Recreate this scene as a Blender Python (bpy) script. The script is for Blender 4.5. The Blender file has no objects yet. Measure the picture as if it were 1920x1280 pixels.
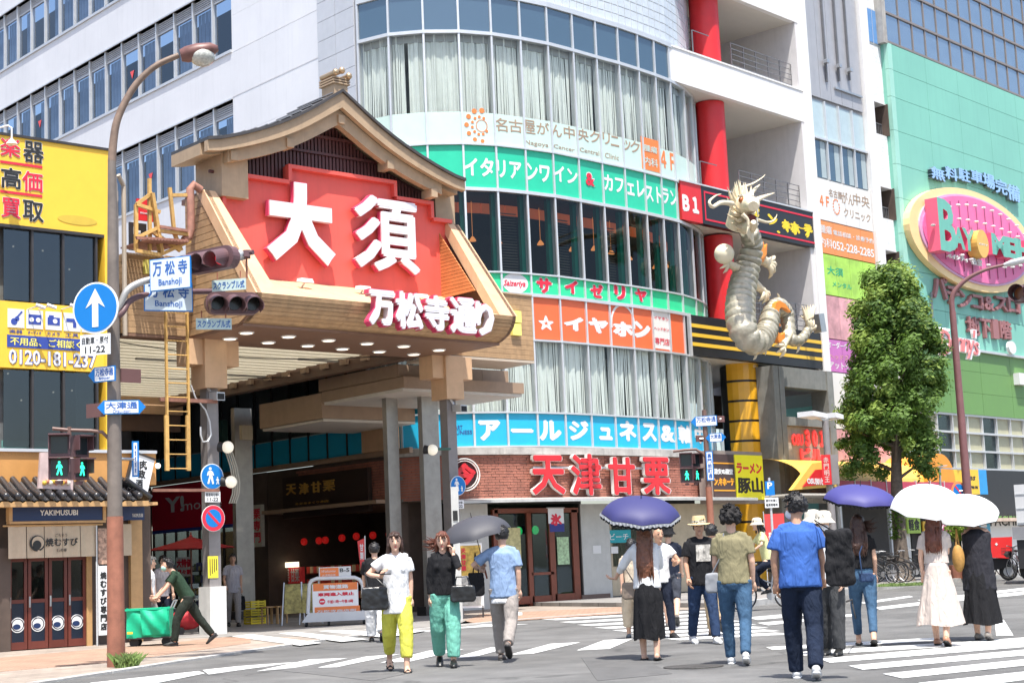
import bpy, bmesh, math, random
import numpy as np
from mathutils import Vector, Matrix
R=math.radians
random.seed(7)
S=bpy.context.scene
C=S.collection
# ---------------- camera ----------------
FPX=3000.0; CW,CH=1920,1280; CZ=1.18
_p=math.atan(420/3000.0); _r=R(2.49); _a=R(48.5)
fw=Vector((math.cos(_a)*math.cos(_p),math.sin(_a)*math.cos(_p),math.sin(_p)))
_rt0=Vector((math.sin(_a),-math.cos(_a),0)); _up0=_rt0.cross(fw)
rt=_rt0*math.cos(_r)-_up0*math.sin(_r); up=rt.cross(fw)
CAMP=Vector((0,0,CZ))
cd=bpy.data.cameras.new('camera'); cam=bpy.data.objects.new('camera',cd); C.objects.link(cam)
cd.sensor_width=36.0; cd.lens=FPX/CW*36.0; cd.clip_start=0.1; cd.clip_end=2000
M=Matrix((rt,up,-fw)).transposed().to_4x4(); M.translation=CAMP; cam.matrix_world=M
S.camera=cam
# ---------------- light ----------------
SUN_EL,SUN_AZ=69.0,240.0      # where the sun stands, degrees above the horizon / from +X
w=bpy.data.worlds.new('World'); S.world=w; w.use_nodes=True
nt=w.node_tree; bg=nt.nodes['Background']; sky=nt.nodes.new('ShaderNodeTexSky')
sky.sky_type='NISHITA'; sky.sun_disc=False; sky.sun_elevation=R(SUN_EL); sky.sun_rotation=R(90-SUN_AZ)
sky.air_density=1.0; sky.dust_density=2.5; sky.ozone_density=1.0
nt.links.new(sky.outputs[0],bg.inputs[0]); bg.inputs[1].default_value=0.15
sd=bpy.data.lights.new('sun','SUN'); sd.energy=4.6; sd.angle=R(0.6); sd.color=(1.0,0.965,0.9)
so=bpy.data.objects.new('sun',sd); C.objects.link(so)
_sv=Vector((math.cos(R(SUN_AZ))*math.cos(R(SUN_EL)),math.sin(R(SUN_AZ))*math.cos(R(SUN_EL)),math.sin(R(SUN_EL))))
so.rotation_euler=_sv.to_track_quat('Z','Y').to_euler(); so.location=_sv*60
S.view_settings.view_transform='Standard'; S.view_settings.look='None'; S.view_settings.gamma=1
S.view_settings.use_curve_mapping=False; S.view_settings.exposure=0.82
try:
    S.cycles.max_bounces=7; S.cycles.transparent_max_bounces=10; S.cycles.sample_clamp_indirect=6
except Exception: pass
# ---------------- pixel -> real plane helpers ----------------
def ray(x,y): return fw*FPX+rt*(x-CW/2)+up*(CH/2-y)
def G(x,y,z=0.0):
    d=ray(x,y); return CAMP+d*((z-CZ)/d.z)
def at_range(x,y,rng):
    d=ray(x,y); return CAMP+d*(rng/math.hypot(d.x,d.y))
def view_az(x): return 48.5-math.degrees(math.atan((x-960)/3000.0))
class Fo:     # a vertical plane: origin, direction az (deg) of "a" to the picture's right, d towards the viewer
    def __init__(s,ox,oy,az,flip=False):
        s.o=Vector((ox,oy,0)); s.u=Vector((math.cos(R(az)),math.sin(R(az)),0)); s.n=Vector((s.u.y,-s.u.x,0))
    def pt(s,a,h,d=0): return s.o+s.u*a+s.n*d+Vector((0,0,h))
    def px(s,x,y,d=0):
        r=ray(x,y); o=s.o+s.n*d; t=(o-CAMP).dot(s.n)/r.dot(s.n); p=CAMP+r*t-o
        return (p.dot(s.u),p.z)
def FY(Y): return Fo(0,Y,0)              # a = X
def FX(X): return Fo(X,0,-90)            # a = -Y, faces -X
class Fcurve:
    def __init__(s,pts):
        s.p=[Vector((x,y,0)) for x,y in pts]; s.L=[0]
        for i in range(1,len(s.p)): s.L.append(s.L[-1]+(s.p[i]-s.p[i-1]).length)
        n=[]
        for i in range(len(s.p)):
            a=s.p[max(i-1,0)]; b=s.p[min(i+1,len(s.p)-1)]; u=(b-a).normalized(); n.append(Vector((u.y,-u.x,0)))
        s.n=n
    def pt(s,a,h,d=0):
        i=0
        while i<len(s.L)-2 and a>s.L[i+1]: i+=1
        t=(a-s.L[i])/(s.L[i+1]-s.L[i]); q=s.p[i].lerp(s.p[i+1],t)+s.n[i].lerp(s.n[i+1],t)*d
        return Vector((q.x,q.y,h))
    def px(s,x,y,d=0):
        r=ray(x,y); best=None
        for i in range(len(s.p)-1):
            A=s.p[i]+s.n[i]*d; B=s.p[i+1]+s.n[i+1]*d; e=B-A; nn=Vector((e.y,-e.x,0))
            den=r.dot(nn)
            if abs(den)<1e-9: continue
            t=(A-CAMP).dot(nn)/den; q=CAMP+r*t; k=(q-A).dot(e)/e.length_squared
            lo=-.04 if i else -99; hi=1.04 if i<len(s.p)-2 else 99
            if t>0 and lo<=k<=hi and (best is None or t<best[0]): best=(t,s.L[i]+k*(s.L[i+1]-s.L[i]),q.z)
        return best[1],best[2]
# ---------------- materials ----------------
MATS={}
def mat(name,col,rough=.6,metal=0,var=.08,scale=3.0,bump=0,bscale=40,streak=0,emit=0,spec=.5,coat=0,sheen=0,trans=0):
    if name in MATS: return MATS[name]
    m=bpy.data.materials.new(name); m.use_nodes=True; t=m.node_tree; N=t.nodes; b=N['Principled BSDF']
    L=t.links.new
    b.inputs['Roughness'].default_value=rough; b.inputs['Metallic'].default_value=metal
    b.inputs['Specular IOR Level'].default_value=spec
    if coat: b.inputs['Coat Weight'].default_value=coat; b.inputs['Coat Roughness'].default_value=.15
    if sheen: b.inputs['Sheen Weight'].default_value=sheen
    c4=(*col,1)
    tc=N.new('ShaderNodeTexCoord')
    if var or streak:
        n=N.new('ShaderNodeTexNoise'); n.inputs['Scale'].default_value=scale; n.inputs['Detail'].default_value=8; n.inputs['Roughness'].default_value=.65
        L(tc.outputs['Object'],n.inputs['Vector'])
        mr=N.new('ShaderNodeMapRange'); mr.inputs['From Min'].default_value=.25; mr.inputs['From Max'].default_value=.75
        mr.inputs['To Min'].default_value=1-var*1.6; mr.inputs['To Max'].default_value=1+var
        L(n.outputs['Fac'],mr.inputs['Value']); src=mr.outputs[0]
        if streak:
            mp=N.new('ShaderNodeMapping'); mp.inputs['Scale'].default_value=(2.2,2.2,.12); L(tc.outputs['Object'],mp.inputs['Vector'])
            n2=N.new('ShaderNodeTexNoise'); n2.inputs['Scale'].default_value=2.5; n2.inputs['Detail'].default_value=10; n2.inputs['Roughness'].default_value=.7; L(mp.outputs[0],n2.inputs['Vector'])
            r2=N.new('ShaderNodeMapRange'); r2.inputs['From Min'].default_value=.5; r2.inputs['From Max'].default_value=.8
            r2.inputs['To Min'].default_value=1; r2.inputs['To Max'].default_value=1-streak; L(n2.outputs['Fac'],r2.inputs['Value'])
            mu=N.new('ShaderNodeMath'); mu.operation='MULTIPLY'; L(src,mu.inputs[0]); L(r2.outputs[0],mu.inputs[1]); src=mu.outputs[0]
        oi=N.new('ShaderNodeObjectInfo'); ro=N.new('ShaderNodeMapRange'); ro.inputs['To Min'].default_value=1-var*.5; ro.inputs['To Max'].default_value=1+var*.5
        L(oi.outputs['Random'],ro.inputs['Value']); m3=N.new('ShaderNodeMath'); m3.operation='MULTIPLY'; L(src,m3.inputs[0]); L(ro.outputs[0],m3.inputs[1]); src=m3.outputs[0]
        vm=N.new('ShaderNodeVectorMath'); vm.operation='SCALE'; vm.inputs[0].default_value=col; L(src,vm.inputs['Scale'])
        L(vm.outputs[0],b.inputs['Base Color'])
        rr=N.new('ShaderNodeMapRange'); rr.inputs['To Min'].default_value=max(.03,rough-.1); rr.inputs['To Max'].default_value=min(1,rough+.12); L(n.outputs['Fac'],rr.inputs['Value']); L(rr.outputs[0],b.inputs['Roughness'])
    else: b.inputs['Base Color'].default_value=c4
    if bump:
        nb=N.new('ShaderNodeTexNoise'); nb.inputs['Scale'].default_value=bscale; nb.inputs['Detail'].default_value=6; L(tc.outputs['Object'],nb.inputs['Vector'])
        bp=N.new('ShaderNodeBump'); bp.inputs['Strength'].default_value=bump; bp.inputs['Distance'].default_value=.02; L(nb.outputs['Fac'],bp.inputs['Height']); L(bp.outputs[0],b.inputs['Normal'])
    if emit:
        b.inputs['Emission Color'].default_value=c4; b.inputs['Emission Strength'].default_value=emit
    m.diffuse_color=c4; MATS[name]=m; return m
def glass(name,tint,refl=.14,rough=.02,op=0.0,col=(.02,.025,.03),wave=.0015):
    if name in MATS: return MATS[name]
    m=bpy.data.materials.new(name); m.use_nodes=True; t=m.node_tree; N=t.nodes; L=t.links.new
    N.remove(N['Principled BSDF']); out=N['Material Output']
    tr=N.new('ShaderNodeBsdfTransparent'); tr.inputs[0].default_value=(*tint,1)
    df=N.new('ShaderNodeBsdfDiffuse'); df.inputs[0].default_value=(*col,1)
    gl=N.new('ShaderNodeBsdfGlossy'); gl.inputs['Roughness'].default_value=rough; gl.inputs['Color'].default_value=(.68,.74,.8,1)
    tc=N.new('ShaderNodeTexCoord'); oi=N.new('ShaderNodeObjectInfo'); va=N.new('ShaderNodeVectorMath'); va.operation='ADD'
    L(tc.outputs['Object'],va.inputs[0]); L(oi.outputs['Random'],va.inputs[1])
    nz=N.new('ShaderNodeTexNoise'); nz.inputs['Scale'].default_value=.9; nz.inputs['Detail'].default_value=1; L(va.outputs[0],nz.inputs['Vector'])
    bp=N.new('ShaderNodeBump'); bp.inputs['Strength'].default_value=1; bp.inputs['Distance'].default_value=wave; L(nz.outputs[0],bp.inputs['Height']); L(bp.outputs[0],gl.inputs['Normal'])
    m1=N.new('ShaderNodeMixShader'); m1.inputs[0].default_value=op; L(tr.outputs[0],m1.inputs[1]); L(df.outputs[0],m1.inputs[2])
    fr=N.new('ShaderNodeFresnel'); fr.inputs[0].default_value=1.5; ad=N.new('ShaderNodeMath'); ad.operation='MULTIPLY_ADD'; ad.inputs[1].default_value=.55; ad.inputs[2].default_value=refl-.04; ad.use_clamp=True; L(fr.outputs[0],ad.inputs[0])
    m2=N.new('ShaderNodeMixShader'); L(ad.outputs[0],m2.inputs[0]); L(m1.outputs[0],m2.inputs[1]); L(gl.outputs[0],m2.inputs[2]); L(m2.outputs[0],out.inputs[0])
    MATS[name]=m; return m
def trans_mat(name,col,f=.45):
    m=mat(name,col,.6,var=.05); t=m.node_tree; N=t.nodes; L=t.links.new; b=N['Principled BSDF']; out=N['Material Output']
    tl=N.new('ShaderNodeBsdfTranslucent'); tl.inputs[0].default_value=(*col,1); mx=N.new('ShaderNodeMixShader'); mx.inputs[0].default_value=f
    L(b.outputs[0],mx.inputs[1]); L(tl.outputs[0],mx.inputs[2]); L(mx.outputs[0],out.inputs[0]); return m
# ---------------- mesh builder ----------------
_text={}
def text_geo(s,bold=0.0,lat=None,shear=0):
    k=(s,bold,shear)
    if k in _text: return _text[k]
    cjk=any(ord(q)>0x2000 for q in s) and bold>=0; bold=abs(bold)
    c=bpy.data.curves.new('t','FONT'); c.body=s; c.extrude=.5; c.resolution_u=2; c.offset=0 if cjk else bold; c.shear=shear
    o=bpy.data.objects.new('t',c); C.objects.link(o)
    dg=bpy.context.evaluated_depsgraph_get(); m=bpy.data.meshes.new_from_object(o.evaluated_get(dg))
    bpy.data.objects.remove(o); bpy.data.curves.remove(c)
    v=np.array([x.co[:] for x in m.vertices]); f=[list(p.vertices) for p in m.polygons]
    bpy.data.meshes.remove(m)
    cp=np.zeros(len(v),int)
    if cjk and bold>0:
        n0=len(v); V=[v];FF=list(f)
        for i,(dx,dy) in enumerate(((-.9,.0),(.9,.0),(0,-.9),(0,.9),(-.7,.7),(.7,-.7))):
            w_=v.copy(); w_[:,0]+=dx*bold*1.25; w_[:,1]+=dy*bold*1.25; V.append(w_); FF+=[[q+n0*(i+1) for q in p] for p in f]
        cp=np.repeat(np.arange(len(V)),n0); v=np.vstack(V); f=FF
    lo=v.min(0); hi=v.max(0); v=(v-lo)/np.maximum(hi-lo,1e-6); v=np.hstack([v,cp[:,None]])
    _text[k]=(v,f,(hi-lo)); return _text[k]
class MB:
    def __init__(s): s.v=[]; s.f=[]; s.m=[]
    def add(s,vs,fs,m=0):
        k=len(s.v); s.v+= [Vector(p) for p in vs]; s.f+=[[i+k for i in f] for f in fs]; s.m+=[m]*len(fs); return s
    def hexa(s,p,m=0):  # p: 4 bottom + 4 top
        return s.add(p,[[3,2,1,0],[4,5,6,7],[0,1,5,4],[1,2,6,5],[2,3,7,6],[3,0,4,7]],m)
    def wbox(s,x0,x1,y0,y1,z0,z1,m=0):
        return s.hexa([(x0,y0,z0),(x1,y0,z0),(x1,y1,z0),(x0,y1,z0),(x0,y0,z1),(x1,y0,z1),(x1,y1,z1),(x0,y1,z1)],m)
    def box(s,fr,a0,a1,h0,h1,d0,d1,m=0):
        P=fr.pt
        return s.hexa([P(a0,h0,d1),P(a1,h0,d1),P(a1,h0,d0),P(a0,h0,d0),P(a0,h1,d1),P(a1,h1,d1),P(a1,h1,d0),P(a0,h1,d0)],m)
    def prism(s,fr,pts,d0,d1,m=0):
        n=len(pts); v=[fr.pt(a,h,d1) for a,h in pts]+[fr.pt(a,h,d0) for a,h in pts]
        return s.add(v,[list(range(n)),list(range(2*n-1,n-1,-1))]+[[i,(i+1)%n,n+(i+1)%n,n+i][::-1] for i in range(n)],m)
    def prismw(s,pts,off,m=0):  # world polygon extruded by offset vector
        n=len(pts); pts=[Vector(p) for p in pts]; off=Vector(off); v=pts+[p+off for p in pts]
        return s.add(v,[list(range(n)),list(range(2*n-1,n-1,-1))]+[[i,(i+1)%n,n+(i+1)%n,n+i][::-1] for i in range(n)],m)
    def obox(s,a,b,wd,th,upv=(0,0,1),m=0):  # bar from a to b
        a=Vector(a);b=Vector(b);d=(b-a).normalized();u=Vector(upv);sd=d.cross(u)
        if sd.length<1e-4: sd=d.cross(Vector((1,0,0)))
        sd.normalize();u=sd.cross(d);sd=sd*wd/2;u=u*th/2
        return s.hexa([a-sd-u,a+sd-u,b+sd-u,b-sd-u,a-sd+u,a+sd+u,b+sd+u,b-sd+u],m)
    def tube(s,pts,r,n=8,m=0,cap=True,flat=None):
        pts=[Vector(p) for p in pts]; k=len(pts)
        rs=r if isinstance(r,(list,tuple)) else [r]*k
        vs=[];fs=[];prev=None
        for i,p in enumerate(pts):
            d=(pts[min(i+1,k-1)]-pts[max(i-1,0)]).normalized()
            if prev is None:
                u=Vector((0,0,1)) if abs(d.z)<.9 else Vector((1,0,0))
            else: u=prev
            a=d.cross(u).normalized(); b=a.cross(d).normalized(); prev=b
            rr=rs[i]; ra,rb=(rr if isinstance(rr,tuple) else (rr,rr))
            for j in range(n):
                t=2*math.pi*j/n; vs.append(p+a*math.cos(t)*ra+b*math.sin(t)*rb)
        for i in range(k-1):
            for j in range(n): fs.append([i*n+j,i*n+(j+1)%n,(i+1)*n+(j+1)%n,(i+1)*n+j])
        if cap: fs.append(list(range(n))[::-1]); fs.append([(k-1)*n+j for j in range(n)])
        return s.add(vs,fs,m)
    def lathe(s,c,prof,n=16,axis=(0,0,1),m=0,cap=True):  # prof [(r,t)] along axis
        c=Vector(c); ax=Vector(axis).normalized(); u=Vector((1,0,0)) if abs(ax.x)<.9 else Vector((0,1,0))
        a=ax.cross(u).normalized(); b=ax.cross(a)
        vs=[c+ax*t+(a*math.cos(2*math.pi*j/n)+b*math.sin(2*math.pi*j/n))*r for r,t in prof for j in range(n)]
        fs=[[i*n+j,i*n+(j+1)%n,(i+1)*n+(j+1)%n,(i+1)*n+j] for i in range(len(prof)-1) for j in range(n)]
        if cap: fs.append(list(range(n))[::-1]); fs.append([(len(prof)-1)*n+j for j in range(n)])
        return s.add(vs,fs,m)
    def ball(s,c,r,n=12,k=8,m=0,sc=(1,1,1)):
        c=Vector(c); vs=[];fs=[]
        for i in range(1,k):
            ph=math.pi*i/k
            for j in range(n):
                t=2*math.pi*j/n; vs.append(c+Vector((math.sin(ph)*math.cos(t)*sc[0],math.sin(ph)*math.sin(t)*sc[1],math.cos(ph)*sc[2]))*r)
        vs.append(c+Vector((0,0,r*sc[2]))); vs.append(c-Vector((0,0,r*sc[2]))); T=len(vs)-2
        for j in range(n):
            fs.append([T,j,(j+1)%n]); fs.append([T+1,(k-2)*n+(j+1)%n,(k-2)*n+j])
            for i in range(k-2): fs.append([i*n+j,(i+1)*n+j,(i+1)*n+(j+1)%n,i*n+(j+1)%n])
        return s.add(vs,fs,m)
    def text(s,fr,txt,a0,h0,a1,h1,d0,d1,bold=.02,m=0,side=None,shear=0,vert=False):
        if vert:
            n=len(txt); hh=(h1-h0)/n
            for i,ch in enumerate(txt): s.text(fr,ch,a0,h1-(i+1)*hh+hh*.06,a1,h1-i*hh-hh*.06,d0,d1,bold,m,side)
            return s
        v,f,_=text_geo(txt,bold,shear=shear)
        ep=min(.12*(d1-d0),.0012)
        vs=[fr.pt(a0+(a1-a0)*p[0],h0+(h1-h0)*p[1],d0+(d1-d0)*p[2]-(ep*p[3] if p[2]>.5 else 0)) for p in v]
        if side is None: return s.add(vs,f,m)
        k=len(s.v); s.v+=vs
        for q in f:
            z=[v[i][2] for i in q]; s.f.append([i+k for i in q]); s.m.append(m if max(z)-min(z)<.01 and z[0]>.5 else side)
        return s
    def tpx(s,fr,txt,xl,yb,xr,yt,d0,d1,**kw):   # text box given by its left-bottom and right-top point on the plane
        a0,h0=fr.px(xl,yb,d1); a1,h1=fr.px(xr,yt,d1); g1=fr.px(xl,yt,d1)[1]; g0=fr.px(xr,yb,d1)[1]
        if g1-g0<h1-h0 and g1-g0>.03: h0,h1=g0,g1
        return s.text(fr,txt,a0,h0,a1,h1,d0,d1,**kw)
    def build(s,name,mats,parent=None,smooth=False,label=None,**props):
        if not isinstance(mats,(list,tuple)): mats=[mats]
        r=parent
        while r is not None and r.parent is not None: r=r.parent
        off=Vector(r.location) if r is not None else Vector((0,0,0))
        if r is None and props.get('origin') is not None: off=Vector(props['origin'])
        me=bpy.data.meshes.new(name); me.from_pydata([tuple(p-off) for p in s.v],[],s.f); 
        for mm in mats: me.materials.append(mm)
        if len(mats)>1: me.polygons.foreach_set('material_index',s.m)
        
        if len(s.f)>1: bm=bmesh.new(); bm.from_mesh(me); bmesh.ops.recalc_face_normals(bm,faces=bm.faces); bm.to_mesh(me); bm.free()
        if smooth:
            me.polygons.foreach_set('use_smooth',[True]*len(me.polygons))
            if smooth is not True: me.set_sharp_from_angle(angle=R(smooth))
        o=bpy.data.objects.new(name,me); C.objects.link(o)
        if parent is not None: o.parent=parent
        elif props.get('origin') is not None: o.location=off
        props.pop('origin',None)
        if label: o['label']=label
        for k,v in props.items(): o[k]=v
        return o
def thing(name,label,cat,loc=(0,0,0),group=None,rz=0):
    o=bpy.data.objects.new(name,None); C.objects.link(o); o.location=loc; o.rotation_euler=(0,0,rz)
    o.empty_display_size=.2; o['label']=label; o['category']=cat
    if group: o['group']=group
    return o
def tag(o,label,cat,group=None):
    o['label']=label; o['category']=cat
    if group: o['group']=group
    return o
def copy_tree(o,parent=None):
    c=o.copy(); C.objects.link(c)
    if parent is not None: c.parent=parent
    for ch in list(o.children): copy_tree(ch,c)
    return c
def slab(name,pts,z,m,thick=.01,parent=None,**kw):
    return MB().prismw([(p[0],p[1],z-thick) for p in pts],(0,0,thick)).build(name,m,parent,**kw)
# common materials
m_white=mat('white_paint',(.75,.75,.74),.45,var=.05,streak=.08)
m_dark=mat('dark_metal',(.05,.045,.045),.4,metal=.3,var=.15)
m_steel=mat('galvanised_steel',(.5,.51,.52),.38,metal=.75,var=.12,scale=9)
m_alu=mat('aluminium_mullion',(.62,.63,.64),.35,metal=.4,var=.05)
m_black=mat('matte_black',(.012,.012,.013),.6,var=.2)
m_brown=mat('brown_pole_paint',(.17,.095,.075),.45,var=.2,scale=5)
m_red=mat('red_paint',(.62,.02,.025),.4,var=.06)
m_print_w=mat('white_print',(.7,.7,.7),.5,var=.02)
m_print_k=mat('black_print',(.02,.02,.02),.5,var=0)
m_print_b=mat('blue_print',(.03,.06,.3),.5,var=0)
m_print_r=mat('red_print',(.65,.02,.05),.5,var=.03)
m_print_o=mat('orange_print',(.75,.2,.05),.5,var=.03)
m_yellow=mat('yellow_panel',(.82,.5,.045),.45,var=.04)
# ================= ground =================
def road_mat():
    m=mat('asphalt',(.142,.14,.136),.85,var=.12,scale=1.2,bump=.5,bscale=220)
    t=m.node_tree; N=t.nodes; L=t.links.new; b=N['Principled BSDF']; src=b.inputs['Base Color'].links[0].from_socket
    tc=[n for n in N if n.type=='TEX_COORD'][0]
    n1=N.new('ShaderNodeTexNoise'); n1.inputs['Scale'].default_value=95; n1.inputs['Detail'].default_value=3; L(tc.outputs['Object'],n1.inputs['Vector'])
    mr=N.new('ShaderNodeMapRange'); mr.inputs['From Min'].default_value=.3; mr.inputs['From Max'].default_value=.75; mr.inputs['To Min'].default_value=.62; mr.inputs['To Max'].default_value=1.5; L(n1.outputs[0],mr.inputs[0])
    n2=N.new('ShaderNodeTexNoise'); n2.inputs['Scale'].default_value=.3; n2.inputs['Detail'].default_value=9; n2.inputs['Roughness'].default_value=.7; L(tc.outputs['Object'],n2.inputs['Vector'])
    m2=N.new('ShaderNodeMapRange'); m2.inputs['From Min'].default_value=.35; m2.inputs['From Max'].default_value=.65; m2.inputs['To Min'].default_value=.7; m2.inputs['To Max'].default_value=1.22; L(n2.outputs[0],m2.inputs[0])
    mu=N.new('ShaderNodeMath'); mu.operation='MULTIPLY'; L(mr.outputs[0],mu.inputs[0]); L(m2.outputs[0],mu.inputs[1])
    # cracks and sealed seams
    vo=N.new('ShaderNodeTexVoronoi'); vo.feature='DISTANCE_TO_EDGE'; vo.inputs['Scale'].default_value=.22
    wv=N.new('ShaderNodeVectorMath'); wv.operation='ADD'; n3=N.new('ShaderNodeTexNoise'); n3.inputs['Scale'].default_value=1.5; L(tc.outputs['Object'],n3.inputs['Vector']); L(tc.outputs['Object'],wv.inputs[0]); L(n3.outputs['Color'],wv.inputs[1]); L(wv.outputs[0],vo.inputs['Vector'])
    m3=N.new('ShaderNodeMapRange'); m3.inputs['From Max'].default_value=.012; m3.inputs['To Min'].default_value=.6; m3.inputs['To Max'].default_value=1; L(vo.outputs['Distance'],m3.inputs[0])
    mu2=N.new('ShaderNodeMath'); mu2.operation='MULTIPLY'; L(mu.outputs[0],mu2.inputs[0]); L(m3.outputs[0],mu2.inputs[1])
    vm=N.new('ShaderNodeVectorMath'); vm.operation='SCALE'; L(src,vm.inputs[0]); L(mu2.outputs[0],vm.inputs['Scale']); L(vm.outputs[0],b.inputs['Base Color'])
    return m
m_road=road_mat()
road=MB().add([(-300,-300,0),(500,-300,0),(500,500,0),(-300,500,0)],[[0,1,2,3]]).build('road',m_road,kind='structure')
def marking_mat():
    m=mat('road_marking_paint',(.68,.68,.66),.6,var=.1,scale=6)
    t=m.node_tree; N=t.nodes; L=t.links.new; b=N['Principled BSDF']; out=N['Material Output']
    tc=[n for n in N if n.type=='TEX_COORD'][0]
    n1=N.new('ShaderNodeTexNoise'); n1.inputs['Scale'].default_value=38; n1.inputs['Detail'].default_value=8; n1.inputs['Roughness'].default_value=.75; L(tc.outputs['Object'],n1.inputs['Vector'])
    mr=N.new('ShaderNodeMapRange'); mr.inputs['From Min'].default_value=.53; mr.inputs['From Max'].default_value=.66; L(n1.outputs[0],mr.inputs[0])
    src=b.inputs['Base Color'].links[0].from_socket; mx=N.new('ShaderNodeMix'); mx.data_type='RGBA'; L(mr.outputs[0],mx.inputs['Factor']); L(src,mx.inputs[6]); mx.inputs[7].default_value=(.22,.22,.22,1); L(mx.outputs[2],b.inputs['Base Color'])
    return m
m_mark=marking_mat()
def stripe(pxs,name='crosswalk_stripe',z=.008):
    pts=[G(x,y,z) for x,y in pxs]
    MB().prismw([(p.x,p.y,z-.004) for p in pts],(0,0,.004)).build(name,m_mark,road)
for q in [
 [(150,1290),(170,1279),(372,1257),(384,1261),(240,1290)],
 [(380,1255),(445,1248),(556,1240),(391,1263)],
 [(482,1257),(581,1235),(650,1233),(553,1250)],
 [(597,1250),(686,1230),(750,1225),(632,1249)],
 [(714,1241),(804,1219),(869,1216),(768,1239)],
 [(847,1233),(919,1213),(962,1211),(890,1230)],
 [(957,1226),(1032,1206),(1088,1203),(1000,1224)],
 [(1082,1218),(1133,1199),(1187,1196),(1143,1215)],
 [(1436,1212),(1600,1203),(1760,1194),(1765,1199),(1604,1209),(1448,1217)],
 [(1485,1222),(1640,1212),(1810,1202),(1920,1194),(1960,1196),(1812,1209),(1500,1228)],
 [(1537,1234),(1920,1200),(1990,1199),(1990,1206),(1556,1241)],
 [(1591,1247),(1920,1217),(1990,1213),(1990,1221),(1617,1254)],
 [(1655,1262),(1920,1235),(1990,1230),(1990,1239),(1690,1270)],
 [(1722,1279),(1920,1258),(1990,1252),(1990,1264),(1790,1290),(1735,1290)],
 [(1865,1162),(1882,1161),(1900,1190),(1868,1191)],
 ]: stripe(q)
# far zebra in front of the shop: long narrow bars running away to the right
for i in range(8):
    x0=1016+i*33; y0=1160.0+i*5.2; th=1.5+i*.17
    x1=1300+i*22; sl=-.10
    stripe([(x0,y0),(x1,y0+(x1-x0)*sl*.55),(x1+30,y0+(x1-x0)*sl*.55+th),(x0+26,y0+th)])
stripe([(775,1172),(870,1165),(1005,1157),(1010,1160),(880,1168),(800,1175)])
stripe([(700,1182),(760,1176),(905,1170),(990,1169),(860,1177),(790,1184)])
stripe([(1610,1129),(1705,1116),(1712,1118),(1625,1131)],'lane_line')
stripe([(1640,1138),(1760,1124),(1920,1108),(1960,1106),(1960,1110),(1765,1129),(1650,1142)],'lane_line')
stripe([(1720,1124),(1920,1101),(1980,1096),(1980,1099),(1730,1127)],'lane_line')
stripe([(1400,1157),(1478,1150),(1560,1146),(1560,1149),(1420,1161)])
stripe([(1420,1167),(1500,1160),(1600,1150),(1600,1154),(1440,1171)])
# pavements
def paving(name,col,sx,sy):
    m=bpy.data.materials.new(name); m.use_nodes=True; t=m.node_tree; N=t.nodes; L=t.links.new; b=N['Principled BSDF']; b.inputs['Roughness'].default_value=.8
    tc=N.new('ShaderNodeTexCoord'); br=N.new('ShaderNodeTexBrick'); L(tc.outputs['Object'],br.inputs['Vector'])
    br.inputs['Scale'].default_value=1; br.inputs['Brick Width'].default_value=sx; br.inputs['Row Height'].default_value=sy; br.inputs['Mortar Size'].default_value=.008
    br.inputs['Color1'].default_value=(*col,1); br.inputs['Color2'].default_value=(*[c*.8 for c in col],1); br.inputs['Mortar'].default_value=(*[c*.45 for c in col],1)
    n=N.new('ShaderNodeTexNoise'); n.inputs['Scale'].default_value=1.1; n.inputs['Detail'].default_value=9; n.inputs['Roughness'].default_value=.7; L(tc.outputs['Object'],n.inputs['Vector'])
    mr=N.new('ShaderNodeMapRange'); mr.inputs['From Min'].default_value=.3; mr.inputs['From Max'].default_value=.7; mr.inputs['To Min'].default_value=.72; mr.inputs['To Max'].default_value=1.15; L(n.outputs[0],mr.inputs[0])
    vm=N.new('ShaderNodeVectorMath'); vm.operation='SCALE'; L(br.outputs[0],vm.inputs[0]); L(mr.outputs[0],vm.inputs['Scale']); L(vm.outputs[0],b.inputs['Base Color'])
    return m
m_pave=paving('beige_block_paving',(.36,.30,.25),.3,.3); m_pave2=paving('orange_block_paving',(.42,.27,.19),.2,.1); m_pave3=paving('grey_slab_paving',(.28,.265,.25),.6,.6)
K=[(-40,1302),(60,1283),(200,1262),(340,1240),(480,1219),(590,1203),(690,1190),(850,1174),(1000,1160),(1130,1151),(1262,1144),(1380,1140),(1540,1118),(1700,1100),(1920,1080)]
KP=[G(x,y) for x,y in K]
edge=[(-60,KP[0].y-8)]+[(p.x,p.y) for p in KP]+[(200,KP[-1].y+16)]
slab('sidewalk',edge+[(200,90),(-60,90)],.014,m_pave,thick=.01,kind='structure')
# alley roadway through the gate, plus tiled strips
al=[G(380,1196),G(690,1193),G(900,1172),G(960,1162)]
slab('alley',[(al[0].x,al[0].y),(al[1].x,al[1].y),(al[2].x,al[2].y),(26.6,33.5),(26.6,70),(16,70),(16.2,30)],.02,m_pave3,thick=.01,kind='structure')
for q in [[(434,1192),(470,1188),(602,1204),(562,1209)],[(520,1186),(556,1184),(690,1197),(640,1202)],[(596,1182),(640,1180),(775,1187),(720,1194)],[(680,1179),(730,1177),(800,1181),(770,1186)]]:
    stripe(q,z=.026)
tp=[G(860,1171),G(1262,1144.5),G(1250,1134),G(900,1152)]
slab('tiled_pavement',[(p.x,p.y) for p in tp],.02,m_pave2,thick=.01,kind='structure')
tp=[G(-20,1262),G(200,1244),G(470,1206),G(470,1190),G(330,1205),G(-20,1236)]
slab('tiled_pavement',[(p.x,p.y) for p in tp],.02,m_pave2,thick=.01,kind='structure')
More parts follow.
